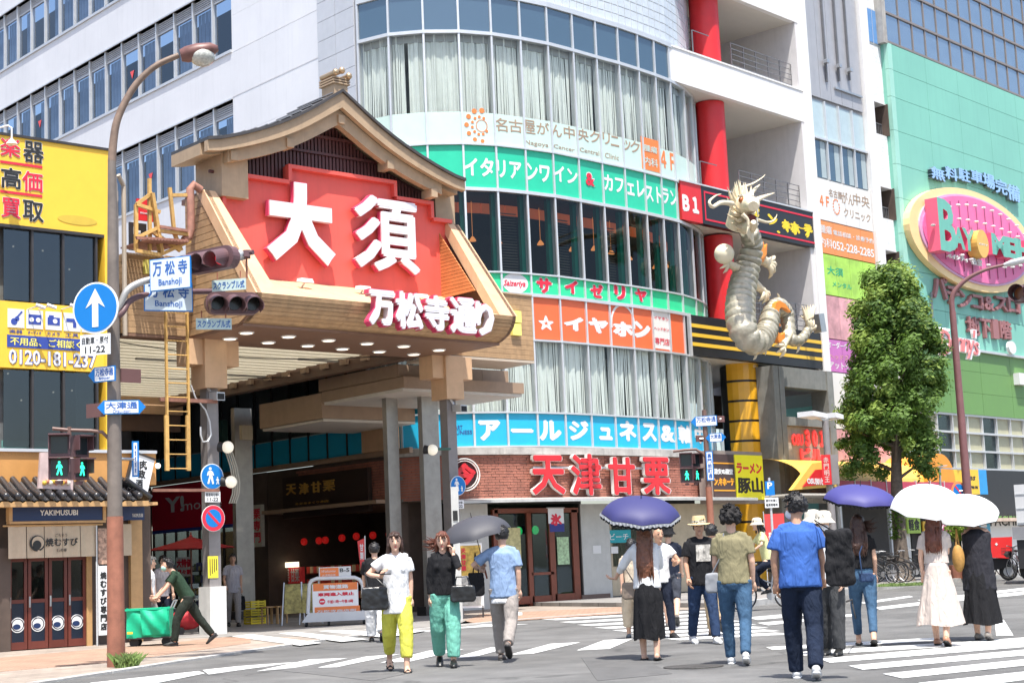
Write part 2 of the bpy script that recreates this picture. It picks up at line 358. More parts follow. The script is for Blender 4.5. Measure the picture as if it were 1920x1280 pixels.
# kerb stones
m_kerb=mat('kerb_concrete',(.42,.41,.39),.8,var=.2,scale=4,bump=.3)
kb=thing('kerb','pale concrete kerb stones edging the far pavement','kerb',(KP[11].x,KP[11].y,0))
def kerbrun(P,hh):
    for A,B in zip(P[:-1],P[1:]):
        d=(B-A); n=max(1,int(d.length/1.0)); d=d/n
        for i in range(n):
            a=A+d*i+d*.008; b=A+d*(i+1)-d*.008; MB().obox(a+Vector((0,0,hh/2)),b+Vector((0,0,hh/2)),.18,hh).build('kerb_stone',m_kerb,kb)
kerbrun([Vector(p) for p in KP[11:]],.14)
kerbrun([Vector(p) for p in KP[1:11]],.03)
# raised right-hand pavement
rp=[(p.x+.05,p.y+.09) for p in KP[11:]]+[(120,44),(120,60),(44,60),(31,34.5)]
slab('right_pavement',rp,.12,m_pave3,thick=.1,kind='structure')
m_grass=mat('grass_blades',(.16,.24,.06),.7,var=.3)
def grass(p,r,n,h,label):
    mb=MB(); rnd=random.Random(n)
    for i in range(n):
        a=rnd.random()*6.28; q=r*math.sqrt(rnd.random()); b=Vector((p.x+q*math.cos(a),p.y+q*math.sin(a),p.z)); l=Vector((rnd.uniform(-.5,.5),rnd.uniform(-.5,.5),1))*h*rnd.uniform(.5,1); s=Vector((rnd.uniform(-1,1),rnd.uniform(-1,1),0)).normalized()*.008
        mb.add([b-s,b+s,b+l*.6+s*.8,b+l+Vector((l.x*.6,l.y*.6,-.05*h))],[[0,1,2],[0,2,3]])
    return tag(mb.build('grass',m_grass,kind='stuff'),label,'grass')
gp=G(238,1252); gp.z=.01; grass(gp,.16,260,.24,'tuft of weeds at the foot of the rusty pole')
gp=G(1700,1097,.12); grass(gp,.9,1500,.1,'patch of grass round the foot of the street tree')

# ================= curved white building =================
CP=[(27.62,37.6),(27.96,36.54),(28.65,35.75),(29.5,35.15),(30.45,34.78),(31.45,34.6),(32.48,34.5),(33.58,34.53),(34.66,34.6),(35.7,34.64),(36.72,34.75),(37.62,34.87),(38.5,35.03),(39.55,35.4),(40.45,35.85),(41.2,36.4),(42.6,37.6)]
Fc=Fcurve(CP)
MU=Fc.L
def zc(x,y): return Fc.px(x,y)[1]
L0=4.6; L1=zc(1063,775); L2=zc(1110,646); L3=9.08; L4=zc(994,514); L5=12.18; L6=zc(925,273); L7=zc(925,211); L8=16.96; L9=zc(1064,21)
print('levels',L0,L1,L2,L3,L4,L5,L6,L7,L8,L9)
XS=27.6
bld=thing('curved_building','large white commercial building with curved glass front and coloured sign bands','building',(33,40,0))
m_wall=mat('white_wall_panels',(.68,.69,.72),.5,var=.05,scale=.5,streak=.1,bump=.03,bscale=200)
m_wall2=mat('silver_grey_cladding',(.5,.52,.56),.4,var=.05,streak=.08)
m_balc=mat('balcony_white',(.74,.73,.72),.55,var=.03,streak=.07)
g_curt=glass('pale_green_window_glass',(.97,1.0,.99),.04)
g_dark=glass('dark_window_glass',(.6,.65,.65),.05)
g_blue=glass('blue_spandrel_glass',(.0,.0,.0),.22,op=1.0,col=(.045,.085,.12),wave=.01)
m_vgreen=mat('sign_green_teal',(.02,.5,.3),.35,var=.04); m_vgreen2=mat('sign_green_bright',(.03,.62,.27),.35,var=.04)
m_cyan=mat('sign_cyan',(.02,.42,.66),.35,var=.05); m_or=mat('sign_orange',(.78,.14,.045),.35,var=.04); m_pale=mat('sign_pale_green',(.52,.66,.6),.35,var=.04)
m_curt=mat('cream_curtain',(.86,.88,.82),.85,var=.04,scale=5)
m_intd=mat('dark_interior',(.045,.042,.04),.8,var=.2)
m_intl=mat('pale_interior',(.4,.4,.38),.8,var=.1)
# carcass: side wall facing the arcade (X = XS) and body behind the glass
XF=FX(XS)
def XY(x,y): return XF.px(x,y)
# ribbons of windows on the side wall
rows=[(14.55,17.0),(18.72,21.15),(22.9,25.3)]
aR=XY(437,200)[0]   # right end of ribbons (a=-Y)
pitchw=1.30; nW=17
aL=aR-pitchw*nW
side=MB()
hs=[4.6]+[v for r in rows for v in r]+[29]
for i in range(0,len(hs),2):
    side.box(XF,-92,-37.7,hs[i],hs[i+1],-.3,0)
for (h0,h1) in rows: side.box(XF,aR,-37.7,h0,h1,-.3,0); side.box(XF,-92,aL,h0,h1,-.3,0)
side.build('side_wall',m_wall,bld)
# siding joints: separate thin panels proud of the wall so the courses read
for k in range(0,5):
    for (h0,h1) in [(7.9+k*4.2,14.5)] if k==0 else [(rows[k-1][1]+.06,(rows[k][0] if k<3 else 28.9)-.14)] if k<=3 else []:
        n=max(1,int(round((h1-h0)/1.05)))
        for j in range(n):
            hh=(h1-h0)/n; MB().box(XF,-76,-38.0,h0+hh*j+.006,h0+hh*(j+1),0,.012).build('siding_board',m_wall,bld)
for (h0,h1) in rows:
    hh=(h1-h0)
    for j in range(int((-38.0-aR-.06)/1.0)+1): pass
    for j in range(2): MB().box(XF,aR+.05,-38.0,h0-.12+ (hh+.12)/2*j+.006,h0-.12+(hh+.12)/2*(j+1),0,.012).build('siding_board',m_wall,bld)
sill=MB(); curt=MB()
m_rib=mat('office_blind',(.38,.44,.54),.75,var=.15,scale=1.2)
g_rib=glass('office_window_glass',(.62,.7,.8),.16)
m_louv=mat('window_louvre',(.4,.42,.45),.5,var=.1)
m_tri=mat('red_rescue_triangle',(.75,.08,.08),.5,var=0)
for ri,(h0,h1) in enumerate(rows):
    sill.box(XF,aL,aR,h0-.1,h0,-.25,.06); sill.box(XF,aL,aR,h1,h1+.05,-.25,.04); sill.box(XF,aL,aR,h1-.47,h1-.42,-.2,-.1)
    MB().box(XF,aL,aR,h0,h1,-1.6,-1.5).build('interior_wall',m_intd,bld)
    for i in range(nW):
        a=aR-pitchw*(i+1)
        wf=MB()
        wf.box(XF,a-.035,a+.035,h0,h1,-.2,-.02)
        w_=wf.build('window',m_alu,bld)
        MB().add([XF.pt(a+.035,h0,-.13),XF.pt(a+pitchw-.035,h0,-.13),XF.pt(a+pitchw-.035,h1-.47,-.13),XF.pt(a+.035,h1-.47,-.13)],[[0,1,2,3]]).build('pane',g_rib,w_)
        lv=MB()
        for q in range(5): lv.box(XF,a+.05,a+pitchw-.05,h1-.40+q*.075,h1-.36+q*.075,-.16,-.1)
        lv.build('louvre',m_louv,w_)
        rr=random.Random(ri*50+i)
        k0=rr.choice([0,0,0,.35,0,.6]); 
        if rr.random()<.85: 
            cb=MB(); n=14
            for q in range(n):
                x0=a+.06+(pitchw-.12)*(k0+(1-k0)*q/n); x1=a+.06+(pitchw-.12)*(k0+(1-k0)*(q+1)/n)
                dz=.010*math.sin(q*2.1+i); cb.add([XF.pt(x0,h0+.02,-.25+dz),XF.pt(x1,h0+.02,-.25-dz*.3),XF.pt(x1,h1-.47,-.25-dz*.3),XF.pt(x0,h1-.47,-.25+dz)],[[0,1,2,3]])
            cb.build('blind',m_rib,w_)
        if (ri,i) in ((0,0),(0,4),(1,5),(1,11)):
            cx=a+pitchw*.5; hz=h0+ (h1-h0)*.42
            MB().prism(XF,[(cx-.15,hz+.16),(cx+.15,hz+.16),(cx,hz-.14)],-.118,-.112).build('rescue_mark',m_tri,w_)
sill.build('window_sill',m_alu,bld)
# silver corner return between the side wall and the glass
MB().wbox(XS,XS+.3,37.6,37.72,4.6,29).build('corner_trim',m_wall2,bld)
for j in range(28):
    h=8.2+j*.62
    for a0,a1 in ((-39.62,-38.68),(-38.66,-37.72)): MB().box(XF,a0,a1,h+.015,h+.62,.03,.06).build('cladding_tile',m_wall2,bld)
# glass curve rows
def pane_row(h0,h1,m,name,i0=0,i1=16,d=0.0):
    out=[]
    for i in range(i0,i1):
        a0,a1=MU[i]+.03,MU[i+1]-.03
        mb=MB()
        if m is g_curt or m is g_dark: mb.add([Fc.pt(a0,h0,d),Fc.pt(a1,h0,d),Fc.pt(a1,h1,d),Fc.pt(a0,h1,d)],[[0,1,2,3]])
        else: mb.hexa([Fc.pt(a0,h0,d),Fc.pt(a1,h0,d),Fc.pt(a1,h0,d-.02),Fc.pt(a0,h0,d-.02),Fc.pt(a0,h1,d),Fc.pt(a1,h1,d),Fc.pt(a1,h1,d-.02),Fc.pt(a0,h1,d-.02)])
        out.append(mb.build(name,m,bld))
    return out
def rail(h,th=.09,d0=-.1,d1=.07,i1=16):
    mb=MB()
    for i in range(i1): mb.box(Fc,MU[i],MU[i+1],h-th/2,h+th/2,d0,d1)
    mb.build('transom',m_alu,bld)
for h in (L0,L1,L2,L3,L4,L5,L6,L8): rail(h,.1 if h in(L3,L5,L8) else .05)
rail(L9,.16)
for i in range(17):
    mb=MB(); mb.box(Fc,MU[i]-.03,MU[i]+.03,L0,L9,-.14,.055); mb.build('mullion',m_alu,bld)
for nm,h0,h1,mm in (('sign_pane',L0,L1,m_cyan),('pane',L1,L2,g_curt),('sign_pane',L2,L3,m_or),('sign_pane',L3,L4,m_vgreen2),('pane',L4,L5,g_dark),('sign_pane',L5,L6,m_vgreen),('sign_pane',L6,L7,m_pale),('pane',L7,L8,g_curt),('spandrel_pane',L8,L9,g_blue)):
    if mm is m_or:
        pane_row(h0+.05,h1-.05,mm,nm,0,12)
        pane_row(h0+.05,h1-.05,mat('sign_white_strip',(.75,.72,.68),.4,var=.03),nm,12,13)
    else: pane_row(h0+.03,h1-.03,mm,nm)
# orange small white pane with lettering sits over the pane at x=1230..1258
# floors, ceilings and back walls inside
def floor_slab(h,th,m):
    mb=MB(); pts=[Fc.pt(a,h,-.16) for a in MU]; mb.prismw([(p.x,p.y,h-th) for p in pts]+[(42.6,41,h-th),(XS+.3,41,h-th)],(0,0,th)); mb.build('floor_slab',m,bld)
for h in (L0,L3-.2,L6+.1,L8+.1): floor_slab(h,.35,m_intl)
mb=MB()
for h0,h1 in ((L0,L3),): mb.wbox(XS+.3,42.6,39.0,39.1,h0,h1)
mb.build('interior_wall',m_intl,bld)
MB().wbox(XS+.3,42.6,39.8,39.9,L3,L6).build('interior_wall',m_intd,bld)
MB().wbox(XS+.3,42.6,38.6,38.7,L6,L8).build('interior_wall',m_intl,bld)
# restaurant floor: dark ceiling band with an orange strip, blinds, lamps, plates hung in the windows
MB().prismw([(p.x,p.y,L5-.06) for p in [Fc.pt(a,0,-.2) for a in MU]]+[(41,39.7,L5-.06),(XS+.35,39.7,L5-.06)],(0,0,.05)).build('ceiling',m_intd,bld)
mb=MB()
for i in range(2,15): mb.box(Fc,MU[i]+.02,MU[i+1]-.02,L5-.42,L5-.12,-1.3,-1.2)
mb.build('ceiling_light_strip',mat('orange_shade',(.6,.13,.04),.5,var=.1,emit=.25),bld)
m_gpost=mat('green_post',(.0,.16,.11),.4,var=.1)
mb=MB()
for i in range(1,16): mb.box(Fc,MU[i]-.13,MU[i]+.02,L4,L5,-.34,-.2)
mb.build('window_post',m_gpost,bld)
rr=random.Random(5)
for i in range(3,14):
    p=Fc.pt((MU[i]+MU[i+1])/2+rr.uniform(-.2,.2),L5-1.0-rr.random()*.25,-1.1)
    mb=MB(); mb.tube([(p.x,p.y,L5-.1),(p.x,p.y,p.z)],.008,4); mb.lathe(p,[(.03,0),(.1,-.1),(.11,-.14)],10)
    mb.build('pendant_lamp',mat('orange_lamp',(.8,.28,.08),.4,emit=.7,var=0),bld)
for i in (4,6,8,10):   # blinds
    mb=MB()
    for q in range(22): mb.box(Fc,MU[i]+.1,MU[i+1]-.12,L4+.1+q*.085,L4+.12+q*.085,-.5,-.44)
    mb.build('blind',mat('brown_blind',(.12,.1,.08),.6),bld)
# curtains: pleated sheets, some gaps
def curtain(h0,h1,seed,i0=0,i1=16):
    rr=random.Random(seed)
    for i in range(i0,i1):
        a0,a1=MU[i]+.02,MU[i+1]-.02; n=34; gap=rr.random()<.22; g0=rr.uniform(.1,.8)
        mb=MB(); ph=rr.random()*6
        for q in range(n):
            t0=q/n; t1=(q+1)/n
            if gap and g0<t0<g0+.12: continue
            fq=rr.uniform(30,52); f=lambda t:-.19+.02*math.sin(t*fq+ph)+.03*math.sin(t*19+ph*2)
            g=lambda t:-.19+.028*math.sin(t*(fq-7)+ph*1.3)+.03*math.sin(t*23+ph)
            A,B=a0+(a1-a0)*t0,a0+(a1-a0)*t1
            mb.add([Fc.pt(A,h0,g(t0)),Fc.pt(B,h0,g(t1)),Fc.pt(B,h1,f(t1)),Fc.pt(A,h1,f(t0))],[[0,1,2,3]])
        mb.build('curtain',m_curt,bld)
curtain(L1-.05,L2,3); curtain(L7-.05,L8,9)
# lettering on the sign panes
def band(txt,xl,yb,xr,yt,m,bold=.02,name='lettering',fr=Fc,parent=None,d=.0,th=.004,shear=0,side=None):
    mb=MB(); mb.tpx(fr,txt,xl,yb,xr,yt,d+.004,d+.004+th,bold=bold,shear=shear)
    return mb.build(name,m,parent or bld)
m_br=mat('brown_lettering',(.36,.25,.17),.5,var=.03)
for ch,xl,yb,xr,yt in [('イタ',871,332,925,294),('リア',933,337,977,299),('ンワ',989,343,1030,305),('イン',1040,347,1082,309),('カフ',1134,363,1168,326),('ェレ',1177,372,1207,334),('スト',1211,383,1240,345),('ラン',1243,388,1268,352)]:
    band(ch,xl,yb,xr,yt,m_print_w,.03)
band('&',1098,351,1116,321,m_print_w,.07); band('&',1099,350,1114,323,m_print_r,.03,d=.014)
for ch,xl,yb,xr,yt in [('名',928,248,951,220),('古',955,250,979,223),('屋',984,253,1003,224),('が',1007,254,1029,228),('ん',1035,259,1053,232),('中',1058,262,1077,235),('央',1084,267,1103,240),('ク',1107,270,1124,244),('リ',1131,272,1143,248),('ニ',1146,276,1160,254),('ッ',1169,284,1182,262),('ク',1183,289,1199,263)]:
    band(ch,xl,yb,xr,yt,m_br,.01)
for ch,xl,yb,xr,yt in [('Nagoya',985,279,1028,262),('Cancer',1039,285,1077,270),('Central',1088,292,1123,276),('Clinic',1135,301,1160,286)]: band(ch,xl,yb,xr,yt,m_br,.0)
a0,h0=Fc.px(1204,316); a1,h1=Fc.px(1234,265)
MB().box(Fc,a0,a1,h0,h1,.002,.012).build('logo_square',m_print_o,bld)
band('腫瘍',1208,289,1232,270,m_pale,.01,d=.014); band('内科',1209,315,1233,293,m_pale,.01,d=.014)
band('４Ｆ',1240,321,1264,281,m_print_o,.03)
ca,chh=Fc.px(900,236); mb=MB()
for k in range(7): 
    t=R(80+k*33); mb.prism(Fc,[(ca+.42*math.cos(t)+(.085-.004*k)*math.cos(u*.785),chh+.47*math.sin(t)+(.085-.004*k)*math.sin(u*.785)) for u in range(8)],.003,.012)
for k in range(9):
    t=R(60+k*33); mb.prism(Fc,[(ca+.25*math.cos(t)+.045*math.cos(u*.785),chh+.27*math.sin(t)+.045*math.sin(u*.785)) for u in range(8)],.003,.012)
for k in range(24):
    t=R(k*15); mb.prism(Fc,[(ca+.05+.17*math.cos(t)+.016*math.cos(u*.785),chh+.18*math.sin(t)+.016*math.sin(u*.785)) for u in range(8)],.003,.012)
mb.build('clinic_emblem',m_print_o,bld)
for ch,xl,yb,xr,yt in [('サ',1007,551,1034,520),('イ',1060,552,1083,524),('ゼ',1108,560,1130,531),('リ',1153,563,1172,534),('ヤ',1192,567,1212,540)]:
    band(ch,xl-1.5,yb+1.5,xr+1.5,yt-1.5,m_print_w,.09); band(ch,xl,yb,xr,yt,m_print_r,.05,d=.014)
ca,chh=Fc.px(966,531); 
MB().prism(Fc,[(ca+.44*math.cos(u*.3142),chh+.30*math.sin(u*.3142)) for u in range(20)],.003,.012).build('oval_badge',m_print_w,bld)
band('Saizeriya',945,541,985,524,m_print_r,.02,d=.012,shear=.3)
band('☆',1010,620,1038,590,m_print_w,.04)
for ch,xl,yb,xr,yt in [('イ',1058,622,1094,592),('ヤ',1104,627,1140,594),('ホ',1150,633,1187,601),('ン',1190,636,1219,601)]: band(ch,xl,yb,xr,yt,m_print_w,.07)
mb=MB(); ca,chh=Fc.px(1168,608)
for k in range(14):
    t0=R(-10+k*14.5); t1=R(-10+(k+1)*14.5)
    mb.add([Fc.pt(ca+q*math.cos(t),chh+q*1.15*math.sin(t),.012) for q,t in((.50,t0),(.50,t1),(.57,t1),(.57,t0))],[[0,1,2,3]])
mb.build('headphone_mark',m_print_w,bld)
a0,h0=Fc.px(1225,652); a1,h1=Fc.px(1256,586)
MB().box(Fc,a0,a1,h0,h1,.002,.012).build('notice_panel',mat('white_notice',(.72,.68,.63),.5,var=.03),bld)
band('イヤホン',1227,602,1254,592,m_print_r,.01,d=.012); band('ヘッドホン',1227,622,1254,612,m_print_r,.01,d=.012); band('専門店',1229,648,1255,632,m_print_r,.01,d=.012)
for ch,xl,yb,xr,yt in [('ア',898,826,938,787),('ー',958,811,1000,803),('ル',1012,826,1052,787),('ジ',1068,826,1103,787),('ュ',1124,825,1148,800),('ネ',1162,827,1192,788),('ス',1205,828,1230,792),('&',1240,829,1265,795),('軸',1273,832,1295,796),('中',1304,832,1320,798),('心',1328,833,1342,800),('派',1349,834,1362,801)]: band(ch,xl,yb,xr,yt,m_print_w,.05)
band('ART',853,806,867,797,m_print_b,.01); band('JEUNESS',846,817,885,806,m_print_b,.01)
# glass block wall on top of the curve
mb=MB()
for i in range(16): mb.box(Fc,MU[i],MU[i+1],L9+.08,29,-.3,-.06)
mb.build('upper_wall',mat('white_mortar',(.6,.6,.6),.6),bld)
m_blk=mat('glass_block',(.55,.6,.65),.18,var=.08,spec=.7)
mb=MB(); hh=.3
for r_ in range(13):
    for a in np.arange(MU[1],MU[16]-.3,.33): mb.box(Fc,a+.02,a+.31,L9+.12+r_*hh+.01,L9+.12+(r_+1)*hh-.02,-.06,-.035)
mb.build('glass_blocks',m_blk,bld,kind='stuff')
# ---- ground floor: brick upper part, canopy, shopfront ----
m_brick=mat('red_brown_brick',(.34,.13,.09),.8,var=.25,scale=2.2,bump=.3)
m_mort=mat('brick_mortar',(.22,.2,.18),.9,var=.15)
m_conc=mat('weathered_concrete',(.45,.43,.4),.8,var=.2,scale=3,streak=.5,bump=.3)
GP=[(27.62,55),(27.62,36.2),(28.0,35.55),(28.75,35.15),(30.3,34.75),(33.0,34.45),(36.5,34.55),(39.3,34.9)]
Fg=Fcurve(GP)
ZB=Fg.px(1100,932)[1]; ZT=4.36; print('canopy z',ZB)
mb=MB()
for i in range(1,len(GP)-1): mb.box(Fg,Fg.L[i],Fg.L[i+1],ZT,4.56,-.3,.12)
mb.build('concrete_coping',m_conc,bld)
mb=MB()
for i in range(0,len(GP)-1): mb.box(Fg,Fg.L[i],Fg.L[i+1],ZB,ZT,-.3,0)
mb.build('brick_backing',m_mort,bld)
mb=MB(); rr=random.Random(2); nr=int((ZT-ZB)/.078)
a_start=Fg.px(560,900)[0]
for r_ in range(nr):
    a=a_start-(r_%2)*.12
    while a<Fg.L[-1]-.3:
        dd=rr.uniform(.012,.03)
        # keep bricks on one segment
        mb.box(Fg,a+.006,a+.234,ZB+r_*.078+.006,ZB+r_*.078+.07,0,dd); a+=.24
mb.build('bricks',m_brick,bld,kind='stuff')
# canopy: thin sheet metal roof over the pavement
m_can=mat('canopy_metal',(.55,.55,.53),.4,metal=.3,var=.1,streak=.2)
mb=MB(); a0=Fg.px(830,945)[0]; a1=Fg.px(1365,940)[0]; aa=[a0+(a1-a0)*k/14 for k in range(15)]
for A,B in zip(aa[:-1],aa[1:]):
    mb.hexa([Fg.pt(A,ZB-.16,1.15),Fg.pt(B,ZB-.16,1.15),Fg.pt(B,ZB-.1,0.0),Fg.pt(A,ZB-.1,0.0),Fg.pt(A,ZB-.08,1.15),Fg.pt(B,ZB-.08,1.15),Fg.pt(B,ZB+.02,0.0),Fg.pt(A,ZB+.02,0.0)])
mb.build('canopy',m_can,bld)
# shop front below: piers, door bay
m_pier=mat('grey_tile_pier',(.5,.5,.48),.4,var=.08,streak=.1)
m_wood=mat('red_wood_door',(.2,.055,.03),.4,var=.15,scale=6)
Fs=Fo(28.6,34.75,0); Fs=FY(34.72)
def sbox(name,xl,xr,yt,yb,d0,d1,m,par=bld,fr=Fs):
    a0,_=fr.px(xl,(yt+yb)/2,d1); a1,_=fr.px(xr,(yt+yb)/2,d1); xm=(xl+xr)/2; h0=max(0,fr.px(xm,yb,d1)[1]); h1=fr.px(xm,yt,d1)[1]
    return MB().box(fr,a0,a1,h0,h1,d0,d1).build(name,m,par)
sbox('pier',863,918,944,1160,-.4,0,m_pier); sbox('pier',1092,1145,944,1125,-.4,-.02,m_pier)
sbox('pier_base',1092,1145,1113,1130,-.4,.03,mat('brown_base',(.16,.11,.09),.6))
sbox('beige_wall',1145,1375,944,1110,-.4,-.1,mat('beige_render',(.5,.42,.3),.7,var=.1,streak=.15))
sbox('shop_window',1150,1210,985,1060,-.1,-.06,g_dark)
sbox('teal_panel',1140,1183,993,1017,-.06,-.03,mat('teal_sign',(.02,.33,.38),.5)); band('ビーチ',1144,1012,1178,999,m_print_w,.01,fr=Fs,d=-.03,name='lettering')
sbox('paper_notice',1112,1127,1022,1037,-.02,-.01,m_print_w); sbox('paper_notice',1146,1159,1024,1037,-.06,-.04,m_print_w)
# recessed dark interior of the shop
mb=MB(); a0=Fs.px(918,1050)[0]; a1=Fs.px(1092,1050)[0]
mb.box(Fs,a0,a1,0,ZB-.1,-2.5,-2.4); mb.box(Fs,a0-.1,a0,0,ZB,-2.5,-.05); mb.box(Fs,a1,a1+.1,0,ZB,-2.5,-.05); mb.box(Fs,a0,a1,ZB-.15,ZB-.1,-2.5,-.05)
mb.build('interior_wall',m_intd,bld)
dw=MB()
for xl,xr,yt,yb in ((928,938,955,1135),(928,1085,953,962),(992,1000,960,1135),(1033,1043,960,1133),(1076,1087,955,1130),(938,995,1120,1135),(1000,1036,1117,1133),(1043,1080,1113,1130),(998,1040,1073,1078)):
    a0,_=Fs.px(xl,(yt+yb)/2,0); a1,_=Fs.px(xr,(yt+yb)/2,0); dw.box(Fs,a0,a1,max(0,Fs.px(xl,yb,0)[1]),Fs.px(xl,yt,0)[1],-.12,-.02)
dr=dw.build('shop_door',m_wood,bld)
for xl,xr in ((939,991),(1001,1032),(1044,1075)):
    a0,_=Fs.px(xl,1050,-.06); a1,_=Fs.px(xr,1050,-.06); MB().box(Fs,a0,a1,.22,ZB-.45,-.08,-.065).build('pane',g_dark,dr)
for x0 in (974,): 
    mb=MB(); a,_=Fs.px(x0,997,-.5)
mb=MB()
for x0,y0 in ((973,995),(1004,993)):
    a,h=Fs.px(x0,y0,-.4); mb.ball(Fs.pt(a,h,-.4),.13,10,8,sc=(.8,.8,1))
mb.build('green_lantern',mat('green_lamp',(.02,.6,.15),.4,emit=1.2,var=0),bld)
a,h=Fs.px(960,1025,-.04); MB().box(Fs,a-.3,a+.35,h-.6,h+.55,-.06,-.05).build('poster',mat('yellow_poster',(.65,.6,.3),.6,var=.3,scale=8),bld)
a,h=Fs.px(1056,1035,-.04); MB().box(Fs,a-.22,a+.25,h-.35,h+.45,-.06,-.05).build('poster',mat('green_poster',(.35,.5,.3),.6,var=.4,scale=12),bld)
# bikes etc. seen through doors are left to the glass reflections
# little ice banner hung from the canopy
t=thing('ice_banner','small white and navy shaved ice banner hanging above the shop door','banner',Fs.pt(Fs.px(1045,970,.6)[0],3,.6))
a0,h1=Fs.px(1027,953,.6); a1,h0=Fs.px(1058,996,.6); hm=h0+(h1-h0)*.35
MB().box(Fs,a0,a1,hm+.003,h1,.6,.61).build('cloth_top',m_print_w,t); MB().box(Fs,a0+.04,a1,h0,hm,.6,.61).build('cloth_bottom',mat('navy_cloth',(.03,.04,.2),.7),t)
band('氷',1033,985,1053,962,m_print_r,.06,fr=Fs,parent=t,d=.61)
MB().tube([Fs.pt(a0-.05,h1+.02,.6),Fs.pt(a1+.05,h1+.02,.6)],.012,6).build('rod',m_alu,t)
# red 3D characters 天津甘栗 above the canopy, each with white rim
t=thing('red_channel_letters','four large red illuminated style characters mounted on the brick wall above the canopy','shop sign',Fg.pt(Fg.px(1130,930,.3)[0],3.2,.3))
m_lr=mat('red_letter_face',(.6,.02,.03),.3,var=.05,coat=.3); m_rim=mat('white_letter_rim',(.75,.73,.7),.4)
for ch,xl,yb,xr,yt in (('天',1000,927,1058,853),('津',1074,928,1126,850),('甘',1144,927,1190,856),('栗',1209,927,1255,856)):
    mb=MB(); mb.tpx(Fg,ch,xl-.7,yb+.7,xr+.7,yt-.7,.14,.29,bold=.032); mb.build('letter_rim',m_rim,t)
    mb=MB(); mb.tpx(Fg,ch,xl,yb,xr,yt,.29,.32,bold=.025); mb.build('letter',m_lr,t)
mb=MB(); a0,_=Fg.px(1000,880,.2); a1,_=Fg.px(1255,880,.2); mb.box(Fg,a0,(a0+a1)/2,Fg.px(1040,878,.2)[1],Fg.px(1040,874,.2)[1],.14,.2); mb.box(Fg,(a0+a1)/2,a1,Fg.px(1040,878,.2)[1],Fg.px(1040,874,.2)[1],.14,.2)
mb.build('bracket_rail',m_steel,t)
# round emblem at the brick corner
t=thing('round_emblem_sign','round red and white neon emblem on the brick corner','shop sign',Fg.pt(Fg.px(872,888,.3)[0],3.6,.3))
ca,chh=Fg.px(873,889,.25)
def ring(fr,ca,ch,r0,r1,d0,d1,n=32):
    mb=MB(); vs=[]; 
    for k in range(n):
        t_=2*math.pi*k/n
        for r_,d in((r0,d0),(r1,d0),(r1,d1),(r0,d1)): vs.append(fr.pt(ca+r_*math.cos(t_),ch+r_*math.sin(t_),d))
    fs=[]
    for k in range(n):
        q=(k+1)%n
        for j in range(4): fs.append([4*k+j,4*k+(j+1)%4,4*q+(j+1)%4,4*q+j])
    return mb.add(vs,fs)
def disc(fr,ca,ch,r,d0,d1,n=32,sy=1):
    return MB().prism(fr,[(ca+r*math.cos(2*math.pi*k/n),ch+r*sy*math.sin(2*math.pi*k/n)) for k in range(n)],d0,d1)
disc(Fg,ca,chh,.42,.1,.13).build('disc',mat('dark_red_disc',(.06,.02,.02),.5),t)
ring(Fg,ca,chh,.44,.47,.16,.2).build('ring',m_rim,t); ring(Fg,ca,chh,.38,.40,.16,.2).build('ring',m_rim,t)
mb=MB(); mb.text(Fg,'今',ca-.33,chh-.3,ca+.33,chh+.32,.16,.24,bold=.06); mb.build('character',m_lr,t)
# asphalt patches, manhole cover and drain
m_patch=mat('asphalt_patch',(.128,.126,.124),.9,var=.2,scale=3,bump=.5,bscale=200)
for q in ([(560,1236),(760,1262),(700,1275),(470,1250)],[(1090,1232),(1190,1225),(1260,1262),(1120,1275)]):
    pts=[G(x,y,.004) for x,y in q]; MB().prismw([(p.x,p.y,.001) for p in pts],(0,0,.003)).build('asphalt_patch',m_patch,road)
mh=G(1300,1248,.01); MB().lathe((mh.x,mh.y,0.0),[(.33,0),(.33,.01),(.3,.012)],28).build('manhole_cover',mat('cast_iron',(.09,.085,.08),.6,metal=.5,var=.3,bump=.8,bscale=40),road)
# ================= the arcade gate =================
m_wp=mat('timber_plank_panel',(.43,.27,.14),.6,var=.2,scale=5,streak=.25)
m_peach=mat('peach_fascia',(.64,.41,.24),.55,var=.08,streak=.18)
m_coral=mat('coral_red_sign_panel',(.72,.105,.08),.45,var=.06,scale=1.2,streak=.12)
m_roofb=mat('beige_roof_timber',(.42,.30,.19),.6,var=.12,streak=.15)
m_slate=mat('dark_roof_edge',(.06,.055,.055),.5,var=.2)
m_slat=mat('maroon_slat',(.12,.045,.045),.5,var=.15)
m_sof=mat('brown_soffit',(.23,.13,.085),.5,var=.08)
m_lamp=mat('lit_downlight',(1,.9,.72),.4,emit=1.0,var=0)
gate=thing('arcade_gate','beige and coral red arcade gate with a curved gable roof over the street entrance','gate',(21.2,30.25,0))
XL,XR=17.4,24.4
# main beam box behind (Y 30.25..32)
Fb=FY(30.25)
GB0,GB1=6.38,8.05; GX0,GX1=15.95,27.5
MB().box(Fb,GX0,GX1,GB0,GB1,-.42,-.03).build('beam',m_sof,gate)
def planks(fr,a0,a1,h0,h1,n,d=0,name='plank',m=m_wp,clip=None):
    hh=(h1-h0)/n
    for i in range(n):
        A,B=a0,a1
        if clip: A,B=clip(h0+hh*(i+.5))
        if B-A<.03: continue
        MB().box(fr,A,B,h0+hh*i+.003,h0+hh*(i+1)-.003,d-.014,d).build(name,m,gate)
planks(Fb,GX0,XL,GB0,GB1,13); planks(Fb,XR-.02,GX1,GB0,GB1,13)
MB().box(Fb,GX0,GX1,GB1,GB1+.04,-.45,.03).build('cap_flashing',m_roofb,gate)
# left end side of beam
FXl=FX(GX0)
planks(FXl,-30.66,-30.25,GB0,GB1,13,d=.02)
